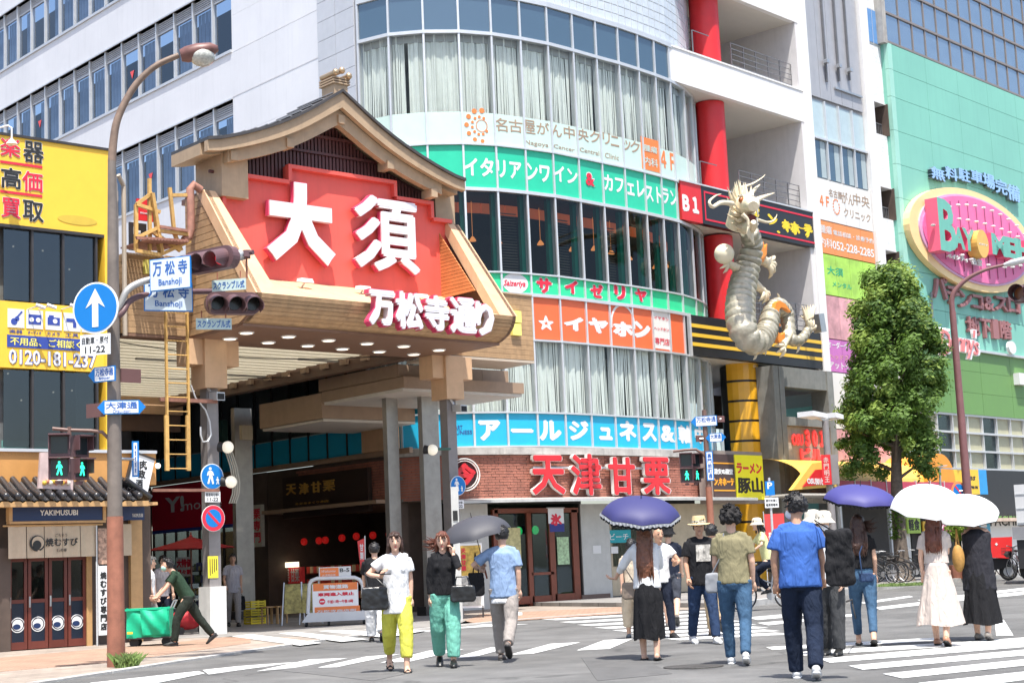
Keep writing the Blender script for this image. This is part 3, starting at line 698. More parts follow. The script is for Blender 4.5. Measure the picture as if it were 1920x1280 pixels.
# hood side profile in (Y,z)
prof=[(29.4,9.45),(27.4,6.9)]
curve=[(27.4,6.9),(27.42,6.8),(27.5,6.65),(27.66,6.5),(27.92,6.38),(28.3,6.31),(30.25,6.3)]
body=[(30.25,9.45)]+prof+curve[1:]
# cheeks (side walls)
for X0,X1,nm in ((XL,XL+.1,'cheek'),(XR-.1,XR,'cheek')):
    mb=MB(); mb.prismw([(X0,y,z) for y,z in body],(X1-X0,0,0)); mb.build(nm,m_sof,gate)
def planks_x(X,off,side):
    n=20; h0,h1=6.36,9.4; hh=(h1-h0)/n
    def yfront(z):
        if z>=6.9: return 29.4-(9.45-z)/(9.45-6.9)*2.0+.12
        for (ya,za),(yb,zb) in zip(curve[:-1],curve[1:]):
            if zb<=z<=za: return ya+(yb-ya)*(za-z)/(za-zb)+.12
        return 30
    for i in range(n):
        z0=h0+hh*i+.006; z1=h0+hh*(i+1)-.006; y0=yfront(z0); y1=yfront(z1); yb=30.2
        if side=='in' and (z0<7.55): continue
        if yb-max(y0,y1)<.03: continue
        o=off
        MB().hexa([(X,y0,z0),(X,yb,z0),(X+o,yb,z0),(X+o,y0,z0),(X,y1,z1),(X,yb,z1),(X+o,yb,z1),(X+o,y1,z1)]).build('plank',m_wp,gate)
planks_x(XL-.025,.02,'out')
m_wp_bounce=mat('bounce_tinted_plank',(.52,.2,.07),.5,var=.12,scale=5)  # orange bounce light off the red panel is painted into these planks
n=22
for i in range(n):
    z0=7.6+i*.085+.005; z1=z0+.075
    y0=29.4-(9.45-z0)/2.55*2.0+.3; y1=29.4-(9.45-z1)/2.55*2.0+.3
    if y0>29.5: continue
    y1=min(y1,29.5)
    MB().hexa([(XR-.5,y0,z0),(XR-.5,29.55,z0),(XR-.47,29.55,z0),(XR-.47,y0,z0),(XR-.5,y1,z1),(XR-.5,29.55,z1),(XR-.47,29.55,z1),(XR-.47,y1,z1)]).build('plank',m_wp_bounce,gate)
# slanted front strips of both cheeks (peach), widening downwards, and the sill band
def strip(Xa0,Xa1,Xb0,Xb1,nm='front_strip'):
    t=.06
    (yt,zt),(yb,zb)=prof
    mb=MB(); mb.hexa([(Xb0,yb,zb),(Xb1,yb,zb),(Xb1,yb+.3,zb),(Xb0,yb+.3,zb),(Xa0,yt,zt),(Xa1,yt,zt),(Xa1,yt+.3,zt),(Xa0,yt+.3,zt)]); mb.build(nm,m_peach,gate)
strip(XL-.04,XL+.26,XL-.04,XL+.5); strip(XR-.3,XR+.04,XR-.5,XR+.04)
nseg=6
for i in range(nseg):
    a=XL+.5+(XR-XL-1.0)*i/nseg+.006; b=XL+.5+(XR-XL-1.0)*(i+1)/nseg-.006
    MB().hexa([(a,27.402,6.9),(b,27.402,6.9),(b,27.8,6.85),(a,27.8,6.85),(a,29.52,7.66),(b,29.52,7.66),(b,29.52,7.5),(a,29.52,7.5)]).build('sill_panel',m_peach,gate)
# rounded gusset in the lower left corner
mb=MB(); pts=[(XL+.26,28.3,8.0)]; 
# curved plank fascia below the sill
for k in range(len(curve)-2):
    (y0,z0),(y1,z1)=curve[k],curve[k+1]; 
    parts_=2 if k in(1,2,3) else 1
    for q in range(parts_):
        ya=y0+(y1-y0)*q/parts_; za=z0+(z1-z0)*q/parts_; yb=y0+(y1-y0)*(q+1)/parts_; zb=z0+(z1-z0)*(q+1)/parts_
        d=Vector((0,yb-ya,zb-za)); L_=d.length; d.normalize(); g=d*.005
        for c in range(3):
            X0=XL+(XR-XL)*c/3+.003; X1=XL+(XR-XL)*(c+1)/3-.003
            nx=Vector((0,-d.z if d.z<0 else d.z,d.y)); nx=Vector((0,d.z,-d.y)).normalized()*(-.03)
            A=Vector((X0,ya,za))+g; B=Vector((X0,yb,zb))-g
            mb=MB(); mb.add([A,A+Vector((X1-X0,0,0)),B+Vector((X1-X0,0,0)),B,A+nx,A+nx+Vector((X1-X0,0,0)),B+nx+Vector((X1-X0,0,0)),B+nx],[[0,1,2,3],[7,6,5,4],[0,4,5,1],[1,5,6,2],[2,6,7,3],[3,7,4,0]]); mb.build('plank',m_wp,gate)
# soffit
MB().wbox(XL+.02,XR-.02,28.0,30.6,6.3,6.36).build('soffit',m_sof,gate)
MB().wbox(GX0,XL,30.25,30.66,6.31,6.37).build('soffit',m_sof,gate); MB().wbox(XR,GX1,30.25,31.6,6.31,6.37).build('soffit',mat('pale_soffit',(.5,.42,.33),.5),gate)
for x,y in ((462,626),(541,633),(616,640),(688,646),(757,651),(823,658),(503,644),(577,650),(642,656),(711,661),(776,666),(431,637)):
    p=G(x,y,6.27); 
    if not (XL<p.x<XR+.2 and p.y<31.8): print('light off',p)
    mb=MB(); mb.lathe((p.x,p.y,6.255),[(.15,.025),(.16,.03),(.17,.045)],16); dl=mb.build('downlight_ring',m_white,gate)
    mb=MB(); mb.lathe((p.x,p.y,6.245),[(.13,.03),(.13,.035)],16); mb.build('downlight',m_lamp,dl)
# stepped red panel (Y=29.5)
Fr_=FY(29.5)
def P_(x,y): return Fr_.px(x,y)
steps=[(412,350),(450,356),(455,322),(535,340),(537,309),(736,345),(739,374),(805,386),(808,414),(841,421)]
zz=[]
hS=[P_(431,353)[1],P_(495,331)[1],P_(636,327)[1],P_(772,380)[1],P_(825,418)[1]]
h1_=(hS[0]+hS[4])/2; h2_=(hS[1]+hS[3])/2; h3_=hS[2]
xs=[P_(412,350)[0],P_(452,340)[0],P_(536,320)[0],P_(737,358)[0],P_(806,400)[0],P_(842,430)[0]]
print('steps',hS,xs)
sp=[(xs[0],7.45),(xs[5],7.45),(xs[5],h1_),(xs[4],h1_),(xs[4],h2_),(xs[3],h2_),(xs[3],h3_),(xs[2],h3_),(xs[2],h2_),(xs[1],h2_),(xs[1],h1_),(xs[0],h1_)]
MB().prism(Fr_,sp,-.12,0).build('sign_panel',m_coral,gate)
mb=MB(); e=.07
for (a,b) in zip(sp[2:],sp[3:]+sp[:1]):
    (x0,z0),(x1,z1)=a,b
    if abs(x0-x1)<.001:
        lo,hi=min(z0,z1),max(z0,z1)
        if x0>20.9: mb.box(Fr_,x0-e,x0+.02,lo,hi+.02,0,.14)
        else: mb.box(Fr_,x0-.02,x0+e,lo,hi+.02,0,.14)
    else: mb.box(Fr_,min(x0,x1),max(x0,x1),z0-e,z0+.02,0,.141)
mb.build('panel_border',m_coral,gate)
m_sf=mat('white_letter_face',(.72,.7,.74),.35,var=.03); m_sr=mat('letter_return_white',(.7,.6,.6),.4,var=.03); m_outline=mat('pink_letter_outline',(.6,.06,.14),.4,var=0)
def big(ch,xl,yb,xr,yt,d0,d1,b,fr=Fr_,nm='letter',par=gate):
    a0,h0=fr.px(xl,yb,d1); a1,h1=fr.px(xr,yt,d1)
    mb=MB(); mb.text(fr,ch,a0,h0,a1,h1,d0,d1,bold=b,m=0,side=1); l=mb.build(nm,[m_sf,m_sr],par)
    mb=MB(); mb.text(fr,ch,a0-.02,h0-.02,a1+.02,h1+.02,d0-.02,d1-.04,bold=b); mb.build('letter_outline',m_outline,l)
big('大',502,486,626,352,.10,.24,-.06); big('須',668,503,784,378,.10,.24,.022)
# spot lamps on the sill
for x,y in ((573,526),(682,540),(790,555)):
    q=Fo(0,28.6,0).px(x,y); p=Vector((q[0],28.6,q[1]))
    mb=MB(); mb.tube([p+Vector((-.04,.3,-.28)),p+Vector((0,.05,-.05))],.02,6); mb.hexa([p+Vector(v) for v in ((-.17,-.08,-.05),(.17,-.08,-.05),(.17,.1,-.02),(-.17,.1,-.02),(-.14,-.06,.04),(.14,-.06,.04),(.15,.1,.05),(-.15,.1,.05))]); mb.build('spotlight',m_white,gate)
# 万松寺通り letters at the front lower edge
Ff=FY(27.25)
for ch,xl,yb,xr,yt in (('万',694,608,741,546),('松',744,615,793,549),('寺',798,618,842,556),('通',846,623,893,560),('り',893,628,926,567)):
    big(ch,xl,yb,xr,yt,-.04,.14,.045,fr=Ff)
mb=MB(); a0,_=Ff.px(700,590,-.1); a1,_=Ff.px(920,600,-.1); mb.box(Ff,a0,a1,6.98,7.03,-.2,-.05); mb.build('letter_rail',m_steel,gate)
# gable roof: verge curve in (X,z), at the front plane Y=28.85, running back to Y=32
RY=28.95
def RP(x,y): return FY(RY).px(x,y)
vt=[RP(x,y) for x,y in ((389,256),(430,253),(480,243),(530,229),(580,209),(641,173))]
vr=[RP(x,y) for x,y in ((641,173),(672,202),(705,234),(745,269),(790,301),(830,326),(872,350))]
xc=vt[-1][0]
# symmetrise the two halves
hw=(vr[-1][0]-vt[0][0])/2; cx=(vr[-1][0]+vt[0][0])/2
def hgt(pts,x):
    pts=sorted(pts)
    for (xa,za),(xb,zb) in zip(pts[:-1],pts[1:]):
        if xa<=x<=xb: return za+(zb-za)*(x-xa)/(xb-xa)
    return pts[0][1] if x<pts[0][0] else pts[-1][1]
def sm(u):   # u 0..1 from ridge to eave
    return (hgt(vt,xc-u*(xc-vt[0][0]))+hgt(vr,xc+u*(vr[-1][0]-xc)))/2
print('roof',cx,xc,hw,[round(sm(k/6),2) for k in range(7)])
NU=12
zr=[sm(k/NU) for k in range(NU+1)]
zr=[zr[0]]+[(zr[i-1]+2*zr[i]+zr[i+1])/4 for i in range(1,NU)]+[zr[-1]+.03]
def rx(sgn,u): return xc+sgn*u*(xc-vt[0][0]) if sgn<0 else xc+u*(vr[-1][0]-xc)
RB=30.5
for sgn in(-1,1):
    for (y0,y1,t0,t1,m,nm) in ((RY-.06,RB,0,.07,m_slate,'roof_edge'),(RY,RY+.14,-.36,-.003,m_roofb,'barge_board'),(RY+.16,RY+.34,-.72,-.36,m_roofb,'barge_board'),(RY+.3,RB,-.4,-.003,m_roofb,'roof_deck')):
        mb=MB()
        for k in range(NU):
            u0,u1=k/NU,(k+1)/NU; e0=1-.25*u0*0; 
            w0=1-.35*u0; w1=1-.35*u1
            if m is m_slate: w0=w1=1
            xa,xb=rx(sgn,u0),rx(sgn,u1)
            if t0<-.5 and u1>.86: continue
            mb.hexa([(xa,y0,zr[k]+t0*w0),(xb,y0,zr[k+1]+t0*w1),(xb,y1,zr[k+1]+t0*w1),(xa,y1,zr[k]+t0*w0),(xa,y0,zr[k]+t1*w0),(xb,y0,zr[k+1]+t1*w1),(xb,y1,zr[k+1]+t1*w1),(xa,y1,zr[k]+t1*w0)])
        mb.build(nm,m,gate)
    # roof tile battens, one part per row
    for k in range(NU):
        u=(k+.5)/NU; x=rx(sgn,u); z=(zr[k]+zr[k+1])/2+.07
        MB().wbox(x-.05,x+.05,RY+.1,RB,z,z+.02).build('roof_batten',mat('grey_roof_sheet',(.25,.25,.26),.5),gate)
# purlin ends under the verge
for x,y in ((641,222),(545,266),(440,290),(733,307),(815,360)):
    a,h=FY(RY+.1).px(x,y); MB().wbox(a-.09,a+.09,RY+.1,RY+.5,h-.12,h+.08).build('purlin_end',m_roofb,gate)
for x,y,w_ in ((420,318,.33),(828,385,.3)):
    a,h=FY(29.75).px(x,y); MB().wbox(a-w_,a+w_,29.3 if x<600 else 29.62,30.4,9.35,h+.6).build('corner_block',m_roofb,gate)
MB().wbox(XL,XR,29.75,30.4,9.3,9.42).build('top_plate',m_sof,gate)
# vertical slats in the gable
gx0=xs[0]+.15; gx1=xs[5]-.1; Ng=62
for i in range(Ng):
    x=gx0+(gx1-gx0)*(i+.5)/Ng; u=abs(x-xc)/((xc-vt[0][0]) if x<xc else (vr[-1][0]-xc)); k=min(NU-1,int(u*NU)); z=zr[k]+(zr[k+1]-zr[k])*(u*NU-k)-.45
    z0=7.7
    if z>z0: MB().wbox(x-.032,x+.032,29.68,29.76,z0,z).build('slat',m_slat,gate)
MB().prismw([(gx0,29.86,7.7),(gx1,29.86,7.7),(gx1,29.86,10.1),(xc+1.6,29.86,11),(xc,29.86,12.0-.4),(xc-1.6,29.86,11),(gx0,29.86,10.1)],(0,.04,0)).build('gable_back',m_slat,gate)
for h in (9.95,10.75,11.15): 
    xw=3.1 if h<10 else (1.75 if h<11 else .95)
    MB().wbox(xc-xw,xc+xw,29.62,29.68,h-.03,h+.03).build('gable_rail',m_slat,gate)
# ridge end ornament
m_bz=mat('bronze_ball',(.5,.36,.22),.3,metal=.6,var=.1); 
mb=MB(); mb.wbox(xc-.17,xc+.2,29.0,29.5,sm(0)-.1,sm(0)+.2); 
for q in range(3): mb.wbox(xc-.22,xc+.25,28.96,29.54,sm(0)+.2+q*.06,sm(0)+.235+q*.06)
mb.build('ridge_block',m_roofb,gate)
mb=MB(); zt=sm(0)+.44
for dx,dz in ((-.17,0),(.2,-.03),(.01,.07)): mb.tube([(xc+dx,28.96,zt+dz),(xc+dx,29.5,zt+dz)],.06,12); mb.ball((xc+dx,28.94,zt+dz),.08,12,8)
mb.build('ridge_finial',m_bz,gate,smooth=40)
# yellow acoustic squares beside the letters
for x,y in ((966,593),(966,617),(948,590)):
    a,h=Fb.px(x-8 if x>950 else x-5,y); 
    MB().box(Fb,a-.02,a+.28,h-.16,h+.14,0,.09).build('yellow_lightbox',mat('pale_yellow_panel',(.85,.78,.2),.4,var=.03),gate)
a,h=Fb.px(272,500); MB().box(Fb,a-.05,a+.3,h-.16,h+.14,0,.09).build('yellow_lightbox',MATS['pale_yellow_panel'],gate)
# columns
m_colm=mat('grey_column_steel',(.25,.23,.225),.45,metal=.2,var=.12,streak=.1)
for X,xm in ((17.9,400),(24.55,852)):
    c=MB().wbox(X-.14,X+.14,30.08,30.36,0,5.4).build('column',m_colm,gate)
    MB().wbox(X-.27,X+.27,29.9,30.5,5.25,6.3).build('column_cap',m_peach,gate); MB().wbox(X-.62,X-.275,29.98,30.5,5.75,6.3).build('column_cap',m_peach,gate); MB().wbox(X+.275,X+.62,29.98,30.5,5.75,6.3).build('column_cap',m_peach,gate)
MB().wbox(17.9-.2,17.9+.2,29.98,30.44,0.02,1.02).build('column_plinth',mat('white_plinth',(.66,.65,.62),.6,var=.1,streak=.3),gate)
# yellow notice on the left column
Fcol=FY(30.08)
def sb2(name,fr,xl,xr,yt,yb,d0,d1,m,par,**kw):
    a0,_=fr.px(xl,(yt+yb)/2,d1); a1,_=fr.px(xr,(yt+yb)/2,d1); xm=(xl+xr)/2
    return MB().box(fr,a0,a1,fr.px(xm,yb,d1)[1],fr.px(xm,yt,d1)[1],d0,d1).build(name,m,par,**kw)
yn=sb2('notice',Fcol,390,409,1042,1083,0,.012,mat('yellow_notice',(.85,.72,.05),.5),gate)
mb=MB()
for q in range(5): mb.tpx(Fcol,'ご案内中止',392+q*3.4,1076,394.6+q*3.4,1048,.013,.016,vert=False) if 0 else None
for q in range(4): A_=Fcol.px(393+q*4,1060,.01)[0]; mb.box(Fcol,A_,A_+.02,Fcol.px(400,1078-q*3)[1],Fcol.px(400,1047)[1],.013,.015)
mb.build('notice_text',m_print_k,yn)
# ---- ladder with yellow rails and the maintenance platform ----
m_yel=mat('yellow_ochre_paint',(.58,.35,.11),.5,var=.2,scale=7)
m_rust=mat('rusty_pipe',(.3,.14,.1),.7,var=.3,scale=6)
ld=thing('ladder','narrow ochre yellow access ladder hanging below the gate','ladder',(17.0,29.9,2.8))
Fl=FY(29.8)
for x0,x1 in ((309,318),(349,356)):
    for (ya,yb,wd) in ((560,778,.045),(778,882,.085)):
        a0,h1=Fl.px(x0-(3 if wd>.1 and x0<330 else 0)*0,ya); _,h0=Fl.px(x1,yb); 
        MB().box(Fl,a0,a0+wd,h0,h1,-.04,.02).build('rail',m_yel,ld)
aL_=Fl.px(312,700)[0]; aR_=Fl.px(353,700)[0]; z=Fl.px(335,878)[1]
while z<8.3:
    MB().tube([Fl.pt(aL_,z),Fl.pt(aR_,z)],.013,6).build('rung',m_yel,ld); z+=.3
mb=MB(); mb.obox(Fl.pt(aL_-.3,3.05,-.1),Fl.pt(aR_+.75,3.05,-.1),.06,.06); mb.obox(Fl.pt(aL_-.1,4.95,-.1),Fl.pt(aR_+.75,4.95,-.1),.06,.08); mb.build('bracket',m_rust,ld)
pf=thing('maintenance_platform','ochre yellow rusty steel service platform with railings beside the gable','platform',(16.6,29.5,8.1))
Fp=FY(29.6)
def bar(x0,y0,x1,y1,w_=.05,d0=0,d1=0,m=m_yel,nm='bar'):
    a0,h0=Fp.px(x0,y0,d0); a1,h1=Fp.px(x1,y1,d1); return MB().obox(Fp.pt(a0,h0,d0),Fp.pt(a1,h1,d1),w_,w_).build(nm,m,pf)
for q in ((255,470,255,383),(281,470,280,335),(300,478,286,372),(256,383,285,362),(256,383,300,398),(318,352,326,430),(322,366,350,366),(324,430,340,470),(282,432,338,470),(300,478,356,452),(256,446,300,425),(286,362,304,475),(296,432,352,440),(255,470,300,478)):
    _bi=globals().get('_bi',0)+1; bar(*q,w_=.07,d0=_bi*.012,d1=_bi*.012)
for q in ((256,446,352,452),(300,425,352,433)): bar(*q,w_=.06,m=m_rust,d0=.2,d1=.2)
mb=MB()
for k in range(13):
    a0,h0=Fp.px(280+k*6,448+k*.4,.5); mb.obox(Fp.pt(a0,h0,.5),Fp.pt(a0,h0+.02,-.7),.05,.03)
mb.build('grating',m_rust,pf)
t=thing('rusty_downpipe','thick rusty brown downpipe with a bent head left of the gable','pipe',(17.2,29.5,8.5))
pp=[Fp.px(x,y) for x,y in ((372,358),(358,348),(352,356),(353,390),(354,430),(350,446),(340,452))]
MB().tube([Fp.pt(a,h,.1) for a,h in pp],.085,12).build('pipe',m_rust,t,smooth=50)
t=thing('small_red_sign','small red sign board hanging behind the service platform','sign',(16.4,30.6,8.8))
F31=FY(31.0); sb2('board',F31,257,288,374,414,0,.05,m_red,t); band('開店中',263,403,284,397,m_print_w,.0,fr=F31,parent=t,d=.05,name='lettering')
t=thing('dark_lattice_panel','dark steel lattice standing behind the service platform','panel',(16.4,31.2,8.1))
F32=FY(31.3); sb2('panel',F32,243,275,418,470,0,.05,m_dark,t)
for k in range(5): 
    a,h=F32.px(248+k*6,430+(k*7)%30); MB().box(F32,a,a+.09,h-.12,h+.05,.05,.07).build('reflector',m_white,t)
# things mounted on columns: cameras, ball lamps
def ballamp(x,y,X,label,arm):
    p=FY(29.7).px(x,y); c=Vector((p[0],29.7,p[1])); t=thing('globe_lamp',label,'lamp',c,group='white globe lamps on the gate columns')
    MB().ball(c,.13,16,10).build('globe',mat('white_globe',(.85,.8,.66),.3,emit=.25,var=0),t,smooth=True)
    MB().tube([c+Vector((-.05,.06,0)),c+Vector((-.12,.16,.02))],[.09,.11],12).build('collar',m_black,t,smooth=50)
    MB().tube([c+Vector((-.1,.14,.02)),(X,30.0,c.z+.06)],.03,8).build('arm',mat('green_bracket',(.03,.12,.09),.5),t)
ballamp(427,838,18.0,'cream globe lamp facing right on the left gate column above the pedestrian sign',1)
ballamp(433,903,18.0,'lower white globe lamp right of the blue pedestrian sign on the left gate column',1)
ballamp(811,843,24.4,'white globe lamp left of the right gate column',-1)
def cctv(x,y,label):
    p=FY(29.95).px(x,y); c=Vector((p[0],29.95,p[1])); t=thing('speaker_horn',label,'camera',c,group='cameras on the gate columns')
    MB().hexa([c+Vector(v) for v in ((-.1,-.22,-.12),(.1,-.22,-.12),(.1,.1,-.08),(-.1,.1,-.08),(-.1,-.22,.06),(.1,-.22,.06),(.1,.1,.08),(-.1,.1,.08))]).build('housing',m_alu,t)
    MB().wbox(c.x-.08,c.x+.08,c.y-.235,c.y-.222,c.z-.1,c.z+.03).build('lens',m_black,t); MB().tube([c+Vector((-.1,.05,.1)),c+Vector((-.2,.1,.3))],.03,6).build('bracket',m_steel,t)
cctv(404,742,'grey boxed camera high on the left gate column'); cctv(859,765,'grey boxed camera high on the right gate column')
t=thing('conduit_pipe','pale looping conduit pipe on the left gate column','pipe',(17.8,29.95,4.5))
cp=[FY(29.98).px(x,y) for x,y in ((358,722),(366,745),(385,768),(393,790),(396,815),(390,827),(380,828),(376,815),(376,800))]
MB().tube([(a,29.98,h) for a,h in cp],.02,8).build('pipe',m_alu,t,smooth=60)
# curved multi-pipe frame on the left column
t=thing('curved_pipe_rack','bundle of curved pale pipes bowing out right of the left gate column','pipe',(18.3,30,3.4))
for k in range(4):
    cp=[FY(30.2).px(x+k*4,y) for x,y in ((414,835),(424,850),(432,875),(437,905),(436,925),(430,943))]
    MB().tube([(a,30.2,h) for a,h in cp],.016,6).build('pipe',mat('pale_pipe',(.45,.42,.35),.5),t,smooth=60)

# ================= arcade roof and side canopies =================
arc=thing('arcade_roof','covered arcade roof of white ribbed panels behind the gate','roof',(20,36,0))
m_rib_w=trans_mat('translucent_ribbed_roof',(.74,.70,.6)); 
for k in range(50):
    y=30.7+k*.24; 
    MB().wbox(15.6,23.7,y+.012,y+.228,6.6+(.02 if k%2 else 0),6.66).build('ceiling_panel',m_rib_w,arc)
for (x,y,x2,y2) in ((255,672,400,690),(380,700,520,705),(560,673,640,676)):
    p=G(x,y,6.57); q=G(x2,y2,6.57)
    if p.y<42: MB().obox(p,(q.x,p.y,6.57),.1,.05).build('light_tube',mat('dim_tube',(.3,.29,.27),.5),arc)
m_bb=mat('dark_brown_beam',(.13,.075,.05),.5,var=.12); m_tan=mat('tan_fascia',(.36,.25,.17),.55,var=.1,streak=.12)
MB().wbox(24.25,24.35,31.2,43,6.8,8.0).build('unseen_side_screen',m_bb,arc); MB().wbox(24.3,27.6,31.0,31.1,6.7,8.0).build('unseen_front_screen',m_bb,arc); MB().wbox(23.72,24.0,30.7,43,6.3,6.72).build('beam',m_bb,arc); MB().wbox(24.0,24.4,31.2,44,6.4,6.8).build('beam',m_tan,arc); MB().wbox(15.5,24.3,42.55,42.7,6.1,6.6).build('end_fascia',m_peach,arc); MB().wbox(15.5,24.3,42.72,42.9,5.6,6.1).build('end_beam',m_bb,arc)  # side and front screens: unseen barriers added to block light above the ceiling
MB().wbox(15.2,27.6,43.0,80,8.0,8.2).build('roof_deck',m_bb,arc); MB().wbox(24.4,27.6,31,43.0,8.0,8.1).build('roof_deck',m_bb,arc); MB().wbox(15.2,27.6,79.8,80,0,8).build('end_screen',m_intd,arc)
MB().wbox(15.2,15.4,33,80,0,8).build('unseen_side_screen',m_intd,arc)
for k in range(11): MB().wbox(23.62,23.7,32.2+k*.9,32.5+k*.9,6.45,6.58).build('cleat',m_tan,arc)
cb=thing('side_canopy','wide tan box canopy behind the right gate column under the arcade roof','canopy',(26,33,5.6))
m_und=mat('white_underside',(.6,.56,.5),.6)
MB().wbox(24.4,28.1,32.0,35.5,6.02,6.35).build('upper_fascia',m_tan,cb)
for k in range(4): MB().wbox(24.4+k*.925+.005,24.4+(k+1)*.925-.005,31.96,31.99,6.03,6.34).build('fascia_panel',m_tan,cb)
MB().wbox(24.36,28.4,31.7,35.3,5.72,6.0).build('lower_fascia',m_tan,cb); MB().wbox(24.36,27.5,35.32,38.4,5.3,5.98).build('inner_fascia',m_tan,cb)
MB().wbox(24.36,28.35,31.75,35.2,5.64,5.715).build('underside',m_und,cb); MB().wbox(24.4,27.5,35.32,38.3,5.22,5.29).build('underside',m_und,cb)
# ---- shops along the arcade (wall X = XS) ----
m_bw=mat('dark_brown_wall',(.1,.07,.055),.7,var=.2)  # ordinary dark brown for walls and panels
def xb(name,xl,xr,yt,yb,d0,d1,m,par,fr=XF,**kw):
    a0,_=fr.px(xl,(yt+yb)/2,d1); a1,_=fr.px(xr,(yt+yb)/2,d1); xm=(xl+xr)/2
    return MB().box(fr,a0,a1,max(0,fr.px(xm,yb,d1)[1]),fr.px(xm,yt,d1)[1],d0,d1).build(name,m,par,**kw)
# second floor windows over the shops with a cyan sign strip
aA=XF.px(250,800)[0]; aB=XF.px(690,800)[0]
nP=14
for i in range(nP):
    a=aA+(aB-aA)*i/nP; b=aA+(aB-aA)*(i+1)/nP
    MB().box(XF,a+.03,b-.03,5.4,7.9,.0,.02).build('pane',g_dark,bld); MB().box(XF,a+.03,b-.03,4.62,5.36,.0,.03).build('sign_pane',m_cyan,bld)
    MB().box(XF,a-.03,a+.03,4.6,7.9,0,.06).build('mullion',m_dark,bld)
MB().box(XF,aA,-35.6,4.45,4.6,0,.12).build('ledge',m_tan,bld)
MB().box(XF,aB,-36.2,4.6,5.5,0,.25).build('beige_wall',m_peach,bld)
for i in range(3):
    a=aB+.1+i*.9; MB().box(XF,a,a+.8,5.55,7.6,0,.03).build('pane',g_curt,bld); MB().box(XF,a,a+.8,5.5,6.1,.035,.05).build('sign_pane',m_cyan,bld)
# chestnut shop opening: dark interior with lanterns
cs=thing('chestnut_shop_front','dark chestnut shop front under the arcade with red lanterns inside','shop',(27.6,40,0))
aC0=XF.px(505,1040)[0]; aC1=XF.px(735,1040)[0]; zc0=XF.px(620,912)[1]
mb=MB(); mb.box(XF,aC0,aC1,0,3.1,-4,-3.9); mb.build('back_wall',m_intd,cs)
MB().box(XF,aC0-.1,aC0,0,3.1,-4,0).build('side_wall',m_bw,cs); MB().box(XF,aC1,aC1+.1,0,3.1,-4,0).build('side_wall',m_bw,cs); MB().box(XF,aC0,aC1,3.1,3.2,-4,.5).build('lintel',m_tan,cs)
sgn=xb('sign_board',530,690,886,965,.05,.2,mat('black_brown_signboard',(.035,.02,.015),.5),cs)
m_gold=mat('gold_lettering',(.6,.35,.08),.35,metal=.3)
for ch,xl,yb,xr,yt in (('天',536,928,553,906),('津',560,927,577,904),('甘',583,924,600,901),('栗',605,921,626,898)): 
    mb=MB(); mb.tpx(XF,ch,xl,yb,xr,yt,.2,.24,bold=.02); mb.build('letter',m_gold,sgn)
mb=MB(); mb.tpx(XF,'本家あまぐり本店',553,947,615,936,.2,.22,bold=.0); mb.build('lettering',m_gold,sgn)
m_lan=mat('red_lantern',(.5,.012,.01),.5,emit=.22,var=0)
for i,(x,y) in enumerate(((542,1017),(570,1015),(598,1013),(610,1012),(641,1008),(668,1005),(699,1003),(730,1001))):
    r_=ray(x,y); p=CAMP+r_*(28.6/r_.x); 
    mb=MB(); mb.lathe(p,[(.03,-.11),(.08,-.085),(.105,-.03),(.105,.03),(.08,.085),(.03,.11)],12); o=mb.build('paper_lantern',m_lan,None,smooth=50,origin=p)
    tag(o,['leftmost','second','third','fourth','fifth','sixth','seventh','rightmost'][i]+' round red paper lantern from the left, hanging in the dark chestnut shop','lantern','red lanterns in the chestnut shop')
xb('stone_plinth',440,505,1150,1160,0,.1,m_bw,cs)
for (xl,xr) in ((285,441),):
    pass
ym=thing('phone_shop_front','phone shop under the arcade with a red fascia sign','shop',(27.6,46,0))
xb('fascia_sign',285,442,905,988,.1,.25,mat('crimson_fascia',(.6,.012,.045),.4,var=.04),ym); xb('blue_line',285,442,988,994,.1,.24,m_print_b,ym)
band('Y!',309,962,345,928,m_print_w,.03,fr=XF,parent=ym,d=.25); band('mobile',343,957,415,930,m_print_w,.0,fr=XF,parent=ym,d=.25)
a0=XF.px(285,1080)[0]; a1=XF.px(441,1080)[0]
MB().box(XF,a0,a1,0,XF.px(360,994)[1],-2.6,-2.5).build('back_wall',mat('warm_shop_wall',(.35,.24,.14),.7,var=.3,scale=1.5),ym)
MB().box(XF,a0,a1,2.95,3.0,-2.5,0).build('ceiling',mat('glowing_shop_ceiling',(.7,.6,.45),.6,emit=.9,var=0),ym)  # whole ceiling glows, added to light the shop
for k in range(7):
    MB().box(XF,a0+(a1-a0)*k/7+.03,a0+(a1-a0)*(k+1)/7-.03,.1,2.9,-.1,-.08).build('pane',g_dark,ym); MB().box(XF,a0+(a1-a0)*k/7-.03,a0+(a1-a0)*k/7+.03,0,2.95,-.12,-.05).build('window_post',m_dark,ym)
